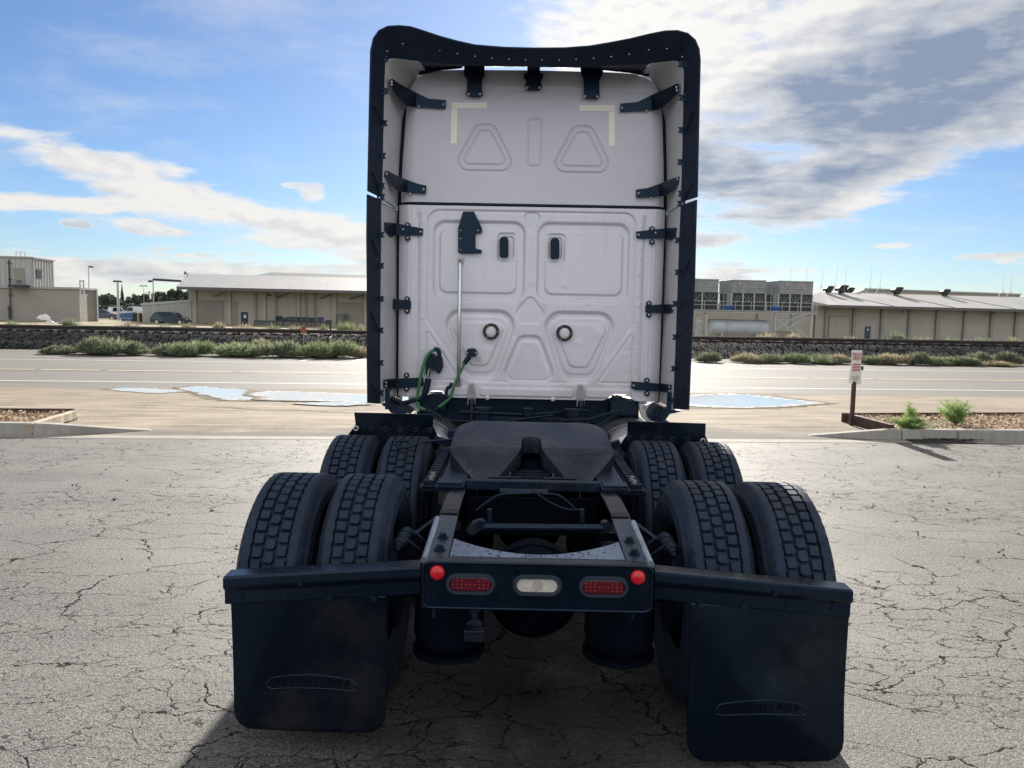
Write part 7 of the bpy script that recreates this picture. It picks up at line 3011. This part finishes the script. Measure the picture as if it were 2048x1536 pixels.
def light_pole(px, top, base_y, Y, label, heads, arm=None, r=0.09):
    b_ = P(px, base_y, Y)
    t_ = P(px, top, Y)
    t = thing('light_pole', label, 'light pole', (b_.x, b_.y, far_z(b_.x, b_.y)), 'light poles in the far yard')
    H_ = t_.z - far_z(b_.x, b_.y)
    m = MB()
    m.tube([(0, 0, 0), (0, 0, H_)], [r, r * 0.7], 10)
    m.build('pole', LIGHTS, t, smooth=60)
    for hx in heads:
        m = MB()
        m.plate([(hx * 0.1, -0.2, H_ - 0.05), (hx * 0.75, -0.2, H_ - 0.12), (hx * 0.75, -0.2, H_ + 0.12), (hx * 0.1, -0.2, H_ + 0.15)], (0, 0.4, 0))
        m.build('lamp_head', DARKP, t, bevel=0.02)
    if arm:
        e = P(*arm, Y)
        m = MB()
        m.tube([(0, 0, H_ + 0.25), (e.x - b_.x, 0, e.z - far_z(b_.x, b_.y))], 0.14, 8)
        m.build('pipe_bridge', DARKP, t, smooth=60)


light_pole(180, 534, 640, 112, 'light pole with one round head behind the block building', (0.9,))
light_pole(237, 563, 632, 104, 'thick pale light pole with two lamp heads before the trees', (-0.7, 0.7), None, 0.19)
light_pole(288, 572, 612, 190, 'distant light pole with a crossbar above the trees', (-1.2, 1.2), None, 0.07)
light_pole(308, 563, 645, 95, 'pale pole carrying a dark pipe across to the warehouse roof', (-0.7,), (362, 562))
b_ = P(299, 612, 260)
t = thing('utility_pole', 'faint wooden utility pole far off between the trees', 'utility pole', (b_.x, b_.y, -0.3))
m = MB()
m.tube([(0, 0, 0), (0, 0, 8.0)], 0.14, 8)
m.build('pole', TIE, t)
m = MB()
m.bar((-1.2, 0, 7.3), (1.2, 0, 7.3), 0.12, 0.12)
m.build('crossarm', TIE, t)

# orange marker and dark post by the bank
b_ = P(607.5, 688, 34.6)
t = thing('marker_sign', 'small orange marker plate on a thin grey post before the ballast', 'sign', (b_.x, b_.y, 0.1))
zt_ = P(607, 653, 34.6).z
m = MB()
m.box(-0.018, 0.018, -0.01, 0.01, 0, zt_ - 0.15)
m.build('post', GALV, t)
m = MB()
m.box(-0.118, 0.118, -0.025, -0.012, zt_ - 0.40, zt_ - 0.12)
pl_ = m.build('plate', mat('faded_orange_plate', (0.48, 0.105, 0.05), 0.6, var=0.25, scale=12), t)
m = MB()
for x0, z0_, x1, z1_ in ((-0.07, -0.30, 0.0, -0.20), (0.0, -0.20, 0.07, -0.27), (-0.07, -0.34, 0.07, -0.34), (-0.05, -0.16, 0.05, -0.16)):
    m.bar((x0, -0.0275, zt_ + z0_), (x1, -0.0275, zt_ + z1_), 0.004, 0.022)
m.build('marking', mat('plate_print', (0.13, 0.025, 0.02), 0.6), pl_)
m = MB()
m.box(-0.118, 0.118, -0.026, -0.011, zt_ - 0.145, zt_ - 0.12)
m.build('plate_edge', DARKP, pl_)
b_ = P(661, 690, 35.2)
t = thing('switch_post', 'dark signal post with a white lower knob beside the track', 'post', (b_.x, b_.y, 0.25))
zt_ = P(661, 640, 35.2).z
m = MB()
m.box(-0.035, 0.035, -0.035, 0.035, 0.0, zt_ - 0.25)
m.build('post', DARKP, t)
m = MB()
m.box(-0.22, 0.06, -0.05, 0.05, zt_ - 0.46, zt_ - 0.25)
m.build('head', DARKP, t)
m = MB().lathe([(0, 1e-4), (0.0, 0.05), (0.08, 0.06), (0.11, 1e-4)], (0, -0.04, P(661, 677, 35.2).z - 0.25), (0, 0, 1), 10)
m.build('knob', SIGNW, t, smooth=60)

# ---------------------------------------------------------------- vehicles
GLASSV = mat('car_glass', (0.012, 0.014, 0.018), 0.06, spec=0.8, var=0.0)
TYRV = mat('car_tyre', (0.018, 0.018, 0.019), 0.8)


def car(label, cat, px, base_y, Y, length, col, rz, kind='hatch'):
    b_ = P(px, base_y, Y)
    t = thing({'hatch': 'parked_car', 'pickup': 'parked_pickup'}[kind], label, cat, (b_.x, b_.y, b_.z), 'vehicles parked beyond the tracks', rz)
    L = length / 2
    paint = mat('car_paint_%02d%02d%02d' % tuple(int(c * 99) for c in col), col, 0.2, 0.2, spec=0.6, var=0.05, coat=0.6)
    W_ = 0.9
    if kind == 'hatch':
        low = [(-L, 0.35), (-L, 0.75), (-L + 0.12, 0.95), (L - 1.25, 1.0), (L - 0.5, 0.90), (L - 0.08, 0.70), (L, 0.5), (L, 0.3), (L - 0.2, 0.24), (-L + 0.2, 0.24)]
        top = [(-L + 0.12, 0.95), (-L + 0.42, 1.38), (-L + 0.95, 1.52), (0.1, 1.54), (0.75, 1.42), (L - 1.05, 1.0)]
        win = [[(-L + 0.35, 1.0), (-L + 0.62, 1.36), (-L + 1.15, 1.44), (-L + 1.15, 1.0)], [(-L + 1.22, 1.0), (-L + 1.22, 1.44), (-0.1, 1.46), (-0.1, 1.0)], [(-0.03, 1.0), (-0.03, 1.46), (0.3, 1.42), (L - 1.35, 1.0)]]
    else:
        low = [(-L, 0.45), (-L, 1.0), (L - 0.1, 1.05), (L, 0.8), (L, 0.45), (L - 0.2, 0.36), (-L + 0.2, 0.36)]
        top = [(-0.5, 1.02), (-0.35, 1.75), (0.9, 1.78), (1.5, 1.04)]
        win = [[(-0.36, 1.1), (-0.25, 1.66), (0.3, 1.68), (0.3, 1.1)], [(0.36, 1.1), (0.36, 1.68), (0.82, 1.66), (1.3, 1.1)]]
    m = MB()
    m.plate([(x, -W_, z) for x, z in low], (0, 2 * W_, 0))
    m.plate([(x, -W_ * 0.84, z) for x, z in top], (0, 2 * W_ * 0.84, 0))
    m.build('body', paint, t, bevel=0.06)
    for w_ in win:
        for sy in (-1, 1):
            m = MB()
            m.plate([(x, sy * (W_ * 0.84 + 0.006), z) for x, z in w_], (0, sy * 0.01, 0))
            m.build('window', GLASSV, t)
    m = MB()
    xw = [p for p in top][-1]
    xt = [p for p in top][-2]
    m.plate([(xt[0] + 0.03, -W_ * 0.7, xt[1] - 0.03), (xw[0] + 0.0, -W_ * 0.74, xw[1] + 0.04), (xw[0], W_ * 0.74, xw[1] + 0.04), (xt[0] + 0.03, W_ * 0.7, xt[1] - 0.03)], (0.02, 0, 0.02))
    m.build('windscreen', GLASSV, t)
    for x in (-L * 0.62, L * 0.64):
        for sy in (-1, 1):
            w = bpy.data.objects.new('wheel', None)
            COL.objects.link(w)
            w.parent = t
            w.location = (x, sy * (W_ - 0.08), 0.33)
            m = MB().lathe([(-0.10, 1e-4), (-0.10, 0.30), (-0.07, 0.33), (0.07, 0.33), (0.10, 0.30), (0.10, 0.20)], (0, 0, 0), (0, sy, 0), 24)
            m.build('tyre', TYRV, w, smooth=40)
            m = MB().lathe([(0.10, 0.20), (0.08, 0.12), (0.10, 0.05), (0.10, 1e-4)], (0, 0, 0), (0, sy, 0), 20)
            m.build('rim', ALU, w, smooth=40)
    for sy in (-0.6, 0.6):
        m = MB()
        m.box(L - 0.06, L + 0.012, sy - 0.18, sy + 0.18, 0.62, 0.76)
        m.build('headlight', LAMPG, t, bevel=0.02)
        m = MB()
        m.box(-L - 0.012, -L + 0.05, sy - 0.14, sy + 0.14, 0.72, 0.9)
        m.build('tail_light', LENSR, t, bevel=0.02)
    return t


car('dark navy hatchback parked in front of the ribbed metal shed', 'car', 342, 649, 93, 4.3, (0.012, 0.016, 0.028), 0.06)
car('white pickup parked beside the thick light pole', 'pickup', 226, 637, 118, 5.2, (0.66, 0.66, 0.66), 0.9, 'pickup')
car('white pickup half hidden behind the blue skip', 'pickup', 273, 637, 116, 5.2, (0.62, 0.63, 0.64), 2.6, 'pickup')
car('dark blue car at the corner of the block building', 'car', 203, 640, 108, 4.3, (0.02, 0.035, 0.10), 0.4)
# blue skip, orange machine and bollards between the buildings
b_ = P(264, 648, 100)
t = thing('rubbish_skip', 'blue steel skip with sloping sides in the gap between buildings', 'skip', (b_.x, b_.y, b_.z - 0.15))
m = MB()
vs = [(-0.9, -0.7, 0.2), (0.9, -0.7, 0.2), (0.9, 0.7, 0.2), (-0.9, 0.7, 0.2), (-1.25, -0.8, 1.5), (0.95, -0.8, 1.7), (0.95, 0.8, 1.7), (-1.25, 0.8, 1.5)]
m.add(vs, [(3, 2, 1, 0), (0, 1, 5, 4), (1, 2, 6, 5), (2, 3, 7, 6), (3, 0, 4, 7), (4, 5, 6, 7)])
m.build('bin', mat('skip_blue', (0.045, 0.13, 0.30), 0.5, var=0.2, scale=2), t, bevel=0.03)
m = MB()
m.bar((-1.28, -0.83, 0.85), (0.97, -0.83, 0.95), 0.08, 0.10)
m.build('rim', mat('skip_rim', (0.25, 0.38, 0.55), 0.5), t)
for x in (-0.6, 0.6):
    m = MB()
    m.cyl((x, -0.75, 0.15), (x, -0.6, 0.15), 0.16, 12)
    m.build('wheel', TYRV, t)
b_ = P(243, 642, 104)
t = thing('orange_trailer', 'small rusty orange trailer frame left of the blue skip', 'trailer', (b_.x, b_.y, b_.z - 0.2))
m = MB()
for a_, c_ in (((-0.9, 0, 0.5), (0.9, 0, 0.5)), ((-0.9, 0, 1.0), (0.6, 0, 1.05)), ((-0.8, 0, 0.3), (-0.8, 0, 1.1)), ((0, 0, 0.3), (0, 0, 1.1)), ((0.7, 0, 0.3), (0.7, 0, 1.2)), ((-0.8, 0, 0.4), (0.0, 0, 1.0))):
    m.bar(a_, c_, 0.10, 0.10)
m.build('frame', mat('rusty_orange', (0.30, 0.10, 0.05), 0.7, var=0.3, scale=4), t)
m = MB()
m.cyl((0.3, -0.1, 0.32), (0.3, 0.1, 0.32), 0.32, 16)
m.build('wheel', TYRV, t)
for px, h, lb in ((277, 1.7, 'yellow bollard in front of the dark machine by the metal shed'),):
    b_ = P(px, 650, 97)
    t = thing('bollard', lb, 'bollard', (b_.x, b_.y, b_.z - 0.2))
    m = MB()
    m.cyl((0, 0, 0), (0, 0, h), 0.13, 12)
    m.build('post', mat('faded_yellow', (0.36, 0.30, 0.14), 0.7), t, smooth=40)
    m = MB().lathe([(0, 0.13), (0.06, 0.09), (0.08, 1e-4)], (0, 0, h), (0, 0, 1), 12)
    m.build('cap', MATS['faded_yellow'], t, smooth=40)
b_ = P(279, 649, 99)
t = thing('compressor', 'dark boxy compressor behind the yellow bollard', 'machine', (b_.x, b_.y, b_.z - 0.2))
m = MB()
m.box(-0.7, 0.55, -0.4, 0.4, 0.2, 1.6)
m.build('housing', CRT[1], t, bevel=0.06)
m = MB()
for k in range(5):
    m.box(-0.5, 0.35, -0.415, -0.40, 0.5 + k * 0.2, 0.56 + k * 0.2)
m.build('louvre', DARKP, t)
# fly-tipped rubbish by the block wall
rl = random.Random(31)
for px, py, s, lb in ((82, 632, 0.30, 'white torn sack lying on the rubbish heap by the block wall'), (91, 634, 0.42, 'crumpled white sheet draped over the heap by the block wall'), (99, 642, 0.34, 'white sheet hanging to the ground at the heap\'s right side'), (126, 644, 0.40, 'pale arched scrap of board lying right of the rubbish heap')):
    b_ = P(px, py + 6, 78)
    m = MB()
    n = 12
    for j in range(6):
        for i in range(n):
            a = 2 * pi * i / n
            rr_ = s * (0.9 + 0.3 * rl.random()) * cos(j / 5 * pi / 2 * 0.98 + 0.02)
            m.v.append((rr_ * cos(a) * 1.3, rr_ * sin(a) * 0.6, s * 1.3 * sin(j / 5 * pi / 2) * (0.85 + 0.3 * rl.random())))
    for j in range(5):
        for i in range(n):
            m.f.append((j * n + i, j * n + (i + 1) % n, (j + 1) * n + (i + 1) % n, (j + 1) * n + i))
    m.f.append(tuple(5 * n + i for i in range(n)))
    o = m.build('rubbish_sack', SIGNW if px != 126 else CURB, None, smooth=50)
    o.location = b_
    tag(o, lb, 'rubbish')

# ================================================================== plants
SAGE = make_leaf('sage_leaf', ((0.095, 0.12, 0.075), (0.21, 0.245, 0.155), (0.36, 0.38, 0.26)), 0.7, 0.45)
GREENL = make_leaf('green_weed_leaf', ((0.11, 0.15, 0.075), (0.24, 0.295, 0.16), (0.40, 0.44, 0.27)), 0.6, 0.45)
WEEDG = make_leaf('fresh_weed_leaf', ((0.15, 0.24, 0.07), (0.28, 0.40, 0.14), (0.42, 0.52, 0.24)), 0.6, 0.45)
DRYL = make_leaf('dry_stalk_leaf', ((0.20, 0.175, 0.115), (0.36, 0.315, 0.215), (0.47, 0.42, 0.30)), 0.8, 0.5)
DARKL = make_leaf('dark_tree_leaf', ((0.035, 0.052, 0.045), (0.08, 0.105, 0.085), (0.14, 0.165, 0.13)), 0.65, 0.3)
STEMM = mat('dry_stem', (0.10, 0.085, 0.05), 0.85)
BARK = mat('tree_bark', (0.07, 0.055, 0.042), 0.9)


def shrub_mesh(seed, n, m_):
    """a mound of thin sprays fanning up and out from a wide foot"""
    r = random.Random(seed)
    m = MB()
    bumps = [(r.uniform(-0.30, 0.30), r.uniform(-0.30, 0.30), r.uniform(0.6, 1.0), r.uniform(0.14, 0.26)) for _ in range(7)] + [(0, 0, 1.0, 0.28)]
    for k in range(n):
        bx, by, bh, br = bumps[k % len(bumps)]
        q_ = sqrt(r.random())
        a = r.uniform(0, 2 * pi)
        foot = Vector((bx + br * 0.55 * q_ * cos(a), by + br * 0.55 * q_ * sin(a), 0.0))
        hh = bh * (1.0 - 0.62 * q_ * q_) * r.uniform(0.45, 1.04)
        tip = Vector((bx + br * q_ * cos(a) * 1.35 + r.gauss(0, 0.05), by + br * q_ * sin(a) * 1.35 + r.gauss(0, 0.05), hh))
        f0 = r.uniform(0.15, 0.75)
        p0 = foot.lerp(tip, f0)
        mid = foot.lerp(tip, (f0 + 1) / 2) + Vector((r.gauss(0, 0.015), r.gauss(0, 0.015), 0.02))
        d = (tip - foot).normalized()
        s = d.cross(Vector((r.gauss(0, 1), r.gauss(0, 1), r.gauss(0, 0.4)))).normalized() * r.uniform(0.0035, 0.0085)
        m.add([p0 - s * 0.6, p0 + s * 0.6, mid + s, tip, mid - s], [(0, 1, 2, 3, 4)])
        for j in range(2):
            e = (d * 0.8 + Vector((r.gauss(0, 0.6), r.gauss(0, 0.6), r.gauss(0.15, 0.4)))).normalized() * r.uniform(0.04, 0.10)
            c = p0.lerp(tip, r.uniform(0.2, 0.95))
            s2 = e.cross(Vector((r.gauss(0, 1), r.gauss(0, 1), r.gauss(0, 1)))).normalized() * 0.005
            m.add([c - s2, c + s2, c + e], [(0, 1, 2)])
    return m.mesh('foliage', m_, None, False)


def stem_mesh(seed, w, h, n):
    r = random.Random(seed)
    m = MB()
    for k in range(n):
        a = r.uniform(0, 2 * pi)
        q_ = r.uniform(0.1, 0.42)
        m.tube([(0.03 * cos(a), 0.03 * sin(a), 0), (q_ * w * 0.5 * cos(a), q_ * w * 0.5 * sin(a), h * 0.35), (q_ * w * cos(a), q_ * w * sin(a), h * r.uniform(0.55, 0.85))], [0.012, 0.009, 0.004], 5, False)
    return m.mesh('stem', STEMM, None, False)


SHR = {}
for nm, m_ in (('sage', SAGE), ('green', GREENL), ('dry', DRYL)):
    SHR[nm] = [shrub_mesh(100 + k * 7 + len(nm), 3600, m_) for k in range(4)]
STM = [stem_mesh(5 + k, 1.0, 1.0, 14) for k in range(2)]
shrub_no = [0]


def shrub(name, label, cat, pos, w, h, kind, group, rz=None):
    k = shrub_no[0]
    shrub_no[0] += 1
    r = random.Random(k + 500)
    t = thing(name, label, cat, pos, group, r.uniform(0, 6.28) if rz is None else rz)
    f = bpy.data.objects.new('foliage', SHR[kind][k % 4])
    COL.objects.link(f)
    f.parent = t
    f.scale = (w, w * 0.85, h)
    s = bpy.data.objects.new('stem', STM[k % 2])
    COL.objects.link(s)
    s.parent = t
    s.scale = (w, w * 0.85, h)
    return t


def roadside(px, top, wpx, kind, label, dy=0.0, base=None):
    yb = base if base is not None else 707.5 + 0.01245 * px + 1.0
    g = G(px, yb)
    Yd = g.y + 0.55 + dy
    zt_ = P(px, top, Yd).z
    w = wpx / FOCAL * Yd * 1.32
    shrub('roadside_shrub', label, 'shrub', (P(px, yb, Yd).x, Yd, 0.0), w, max(0.25, zt_) * 1.12, kind, 'shrubs along the far edge of the road')


roadside(95, 695, 40, 'sage', 'lowest straggling grey shrub at the far left of the roadside row')
roadside(132, 689, 58, 'sage', 'low dark shrub left of the big tan-topped shrub')
roadside(205, 672, 92, 'sage', 'big roadside shrub with a tan crown at left')
roadside(193, 674, 60, 'dry', 'dry tan growth standing in the big left shrub', 0.45)
roadside(268, 681, 62, 'sage', 'dark mounded shrub right of the tan-topped one')
roadside(330, 685, 62, 'sage', 'low dark green roadside shrub third from the tan-topped one')
roadside(388, 680, 82, 'green', 'pale green spreading shrub in the middle of the left row')
roadside(478, 682, 112, 'green', 'widest pale shrub of the left roadside row')
roadside(565, 680, 96, 'sage', 'round pale shrub below the orange marker plate')
roadside(626, 690, 50, 'sage', 'small blue-green shrub just right of the orange marker post')
roadside(668, 679, 96, 'green', 'tall feathery shrub below the dark signal post')
roadside(722, 692, 44, 'dry', 'dry brown brush against the truck\'s left side')
roadside(524, 676, 34, 'dry', 'small dry bush up on the ballast behind the row', 1.6)
roadside(1411, 703, 48, 'sage', 'small round shrub alone just right of the truck')
roadside(1492, 704, 46, 'dry', 'tan dry shrub second along right of the truck')
roadside(1535, 706, 66, 'sage', 'green mounded shrub below the pressure tank')
roadside(1588, 705, 52, 'green', 'lighter green shrub below the right end of the platform')
roadside(1640, 708, 66, 'green', 'low yellow-green shrub left of the white sale sign')
roadside(1678, 706, 46, 'dry', 'brown dry shrub just left of the white sale sign')
roadside(1746, 709, 60, 'green', 'low pale shrub just right of the white sale sign')
roadside(1785, 706, 60, 'dry', 'tan shrub between the sale sign and the dark round shrub')
roadside(1826, 702, 56, 'sage', 'dark round shrub right of the sale sign')
roadside(1872, 711, 60, 'green', 'low yellow-green shrub right of the dark round shrub')
roadside(1916, 711, 60, 'sage', 'spreading dark shrub toward the right end of the row')
roadside(1962, 702, 50, 'sage', 'left one of two taller shrubs near the right edge, set back', 1.0)
roadside(2008, 701, 58, 'sage', 'right one of two taller shrubs near the right edge, set back', 1.0)
roadside(1990, 721, 80, 'dry', 'low straw-coloured grass tuft at the right end of the row')


def trackside(px, top, wpx, kind, label, Y=46.0):
    zt_ = P(px, top, Y).z
    p = P(px, 650, Y)
    h = (zt_ + 0.10) * 1.08
    shrub('trackside_weed', label, 'weed', (p.x, Y, -0.10), wpx / FOCAL * Y * 1.2, h, kind, 'weeds beyond the railway track')


trackside(22, 640, 46, 'sage', 'grey weed clump beyond the track at the far left')
trackside(60, 645, 40, 'dry', 'low dry weed under the white rubbish')
trackside(146, 634, 40, 'sage', 'dark weed clump at the corner of the block wall')
trackside(255, 640, 60, 'dry', 'thin dry weeds below the blue skip')
trackside(332, 645, 50, 'green', 'pale weeds along the foot of the metal shed')
trackside(378, 644, 40, 'dry', 'dry stalks in front of the navy car\'s bonnet')
trackside(438, 642, 44, 'dry', 'dry yellowish weed clump by the roller door')
trackside(487, 645, 60, 'dry', 'reddish dry weeds below the blue door')
trackside(545, 646, 50, 'green', 'pale green weeds in front of the loading dock')
trackside(590, 648, 50, 'dry', 'low dry weeds under the middle of the loading dock')
trackside(645, 649, 40, 'green', 'yellow-green weeds left of the dark signal post')
trackside(694, 641, 46, 'green', 'tall green weed clump before the gas meter')
trackside(725, 648, 40, 'dry', 'dry weed hard against the truck at left')
trackside(1535, 664, 60, 'dry', 'dry weeds at the right end of the pressure tank')
trackside(1590, 665, 44, 'dry', 'tan weeds under the platform braces')
trackside(1700, 671, 60, 'dry', 'thin pale weeds along the roller door of the right warehouse')
trackside(1790, 661, 56, 'sage', 'large green bush beyond the track right of the blue door')
trackside(1845, 671, 56, 'dry', 'dry weeds to the right of the large bush beyond the track')
trackside(1905, 673, 60, 'green', 'low green weeds beyond the track below the blocked doorway')
trackside(1965, 673, 56, 'sage', 'low dark weed clump beyond the track near the right edge')
trackside(2030, 672, 56, 'dry', 'dry stalks beyond the track at the right edge')


# the three weeds in the right planting bed
def feather_weed(seed, h, w, n):
    r = random.Random(seed)
    st, lf = MB(), MB()
    for k in range(n):
        a = r.uniform(0, 2 * pi)
        lean = r.uniform(0.05, 0.9) * w
        top = Vector((lean * cos(a), lean * sin(a) * 0.8, h * r.uniform(0.35, 1.0) * (1 - 0.35 * lean / max(w, 1e-3))))
        p0, pm = Vector((0.02 * cos(a), 0.02 * sin(a), 0)), Vector((top.x * 0.4, top.y * 0.4, top.z * 0.6))
        st.tube([p0, pm, top], [0.006, 0.004, 0.002], 5, False)
        for j in range(34):
            u_ = 0.12 + 0.88 * j / 33
            c = p0.lerp(pm, min(1, u_ * 2)) if u_ < 0.5 else pm.lerp(top, (u_ - 0.5) * 2)
            for q_ in range(2):
                L_ = r.uniform(0.05, 0.15) * (1.15 - 0.6 * u_)
                d = Vector((r.gauss(0, 1), r.gauss(0, 1), abs(r.gauss(0.5, 0.5)))).normalized()
                s = d.cross(Vector((r.gauss(0, 1), r.gauss(0, 1), r.gauss(0, 1)))).normalized() * 0.0032
                lf.add([c - s, c + s, c + d * L_], [(0, 1, 2)])
                for z_ in (0.4, 0.7):
                    e = (d + Vector((r.gauss(0, 0.6), r.gauss(0, 0.6), r.gauss(0.2, 0.5)))).normalized()
                    c2 = c + d * L_ * z_
                    lf.add([c2 - s, c2 + s, c2 + e * L_ * 0.6], [(0, 1, 2)])
    return st, lf


for px, base_y, top, wpx, n, seed, lb in ((1822, 858, 800, 0.15, 10, 1, 'tall thin feathery weed growing just behind the right kerb'), (1818, 861, 833, 0.42, 26, 2, 'low bright green weed mat spilling over the right kerb'),
                                         (1915, 850, 790, 0.42, 34, 3, 'bushy bright green weed in the middle of the right mulch bed')):
    g = G(px, base_y, 0.12)
    h = P(px, top, g.y).z - 0.12
    st, lf = feather_weed(seed, h, wpx, n)
    t = thing('feathery_weed', lb, 'weed', (g.x, g.y + (0.05 if seed != 2 else 0.02), 0.12), 'weeds in the right planting bed')
    st.build('stem', mat('green_stem', (0.09, 0.12, 0.04), 0.7), t, fix=False)
    lf.build('foliage', WEEDG, t, fix=False)


# ------------------------------------------------------------------ far trees
def crown_mesh(seed, n, kind):
    r = random.Random(seed)
    m = MB()
    if kind == 'broad':
        cl = [(r.uniform(-0.4, 0.4), r.uniform(-0.4, 0.4), r.uniform(0.3, 0.86), r.uniform(0.10, 0.22)) for _ in range(22)]
    else:
        cl = None
    for k in range(n):
        if cl:
            cx_, cy_, cz_, cr = r.choice(cl)
            d = Vector((r.gauss(0, 1), r.gauss(0, 1), r.gauss(0, 1))).normalized() * cr * r.random() ** 0.4
            c = Vector((cx_, cy_, cz_)) + Vector((d.x, d.y, d.z * 0.8))
            s = 0.030 * r.uniform(0.6, 1.5)
        else:
            z = r.random() ** 0.8
            tier = (z * 13) % 1.0
            rad = (1 - z) * 0.42 * (0.55 + 0.45 * (1 - tier)) * sqrt(r.random())
            a = r.uniform(0, 2 * pi)
            c = Vector((rad * cos(a), rad * sin(a), 0.08 + z * 0.9 - rad * 0.12))
            s = 0.026 * r.uniform(0.6, 1.3)
        m3 = Euler((r.uniform(0, 6), r.uniform(0, 6), r.uniform(0, 6))).to_matrix()
        m.add([c + m3 @ Vector(v) * s for v in ((-1, -0.6, 0), (1, -0.5, 0), (0.7, 0.8, 0.2), (-0.6, 0.9, 0))], [(0, 1, 2, 3)])
    return m.mesh('crown', DARKL, None, False)


CR = {'broad': [crown_mesh(k, 3000, 'broad') for k in range(3)], 'conifer': [crown_mesh(9, 2200, 'conifer')]}
TRK = MB()
TRK.tube([(0, 0, 0), (0.01, 0, 0.3), (0.0, 0.01, 0.7)], [0.035, 0.026, 0.010], 8)
for k in range(5):
    a = k * 1.3
    TRK.tube([(0, 0, 0.28 + k * 0.07), (0.24 * cos(a), 0.24 * sin(a), 0.55 + k * 0.06)], [0.014, 0.005], 6)
TRK_ME = TRK.mesh('trunk', BARK, 60)
tn = 0
for px, top, wpx, kind, Y, lb in ((206, 588, 22, 'broad', 235, 'dark bushy tree rising just right of the block building'), (215, 592, 20, 'conifer', 260, 'small pointed tree left of the thick light pole'),
                                  (226, 587, 26, 'broad', 240, 'dark rounded tree left of the thick light pole'), (245, 569, 20, 'conifer', 220, 'tall tiered conifer right of the thick light pole'),
                                  (250, 596, 40, 'broad', 205, 'broad dark tree at the foot of the tall conifer'), (266, 588, 24, 'broad', 245, 'slim dark tree right of the tall conifer'),
                                  (279, 592, 22, 'broad', 265, 'small tree beneath the distant crossbar pole'), (290, 587, 22, 'broad', 250, 'loose-crowned tree beside the distant crossbar pole'),
                                  (306, 593, 24, 'broad', 260, 'low tree behind the pole that carries the pipe'), (328, 583, 34, 'broad', 210, 'dense dark tree behind the metal shed roof'),
                                  (345, 577, 40, 'broad', 205, 'tallest broad dark tree behind the metal shed'), (372, 581, 26, 'broad', 215, 'dark tree tucked against the left warehouse roof'),
                                  (232, 610, 40, 'broad', 180, 'low dark shrubby tree behind the white pickup'), (272, 608, 50, 'broad', 185, 'low wide dark tree behind the blue skip')):
    p = P(px, 620, Y)
    zt_ = P(px, top, Y).z
    t = thing('conifer_tree' if kind == 'conifer' else 'tree', lb, 'tree', (p.x, Y, -0.3), 'far trees between the buildings', tn * 1.7)
    H_ = zt_ + 0.3
    w = wpx / FOCAL * Y
    for nm, me in (('crown', CR[kind][tn % len(CR[kind])]), ('trunk', TRK_ME)):
        o = bpy.data.objects.new(nm, me)
        COL.objects.link(o)
        o.parent = t
        o.scale = (w, w, H_ * (1.04 if nm == 'crown' else 0.9)) if kind == 'broad' else (w * 1.1, w * 1.1, H_)
    tn += 1
# a far green line of orchard that reads as one mass
r_ = random.Random(77)
m = MB()
for k in range(11000):
    x = r_.uniform(-330, 420)
    z = abs(r_.gauss(0, 0.55)) * (3.0 + 1.2 * sin(x * 0.05) + 0.8 * sin(x * 0.21))
    c = Vector((x, 420 + r_.uniform(-6, 6), z - 0.2))
    s = r_.uniform(0.5, 1.3)
    m3 = Euler((r_.uniform(0, 6), r_.uniform(0, 6), r_.uniform(0, 6))).to_matrix()
    m.add([c + m3 @ Vector(v) * s for v in ((-1, -0.6, 0), (1, -0.5, 0), (0.7, 0.8, 0.2), (-0.6, 0.9, 0))], [(0, 1, 2, 3)])
tag(m.build('treeline', DARKL, fix=False), 'far dark treeline along the horizon behind the buildings', 'treeline', kind='stuff')
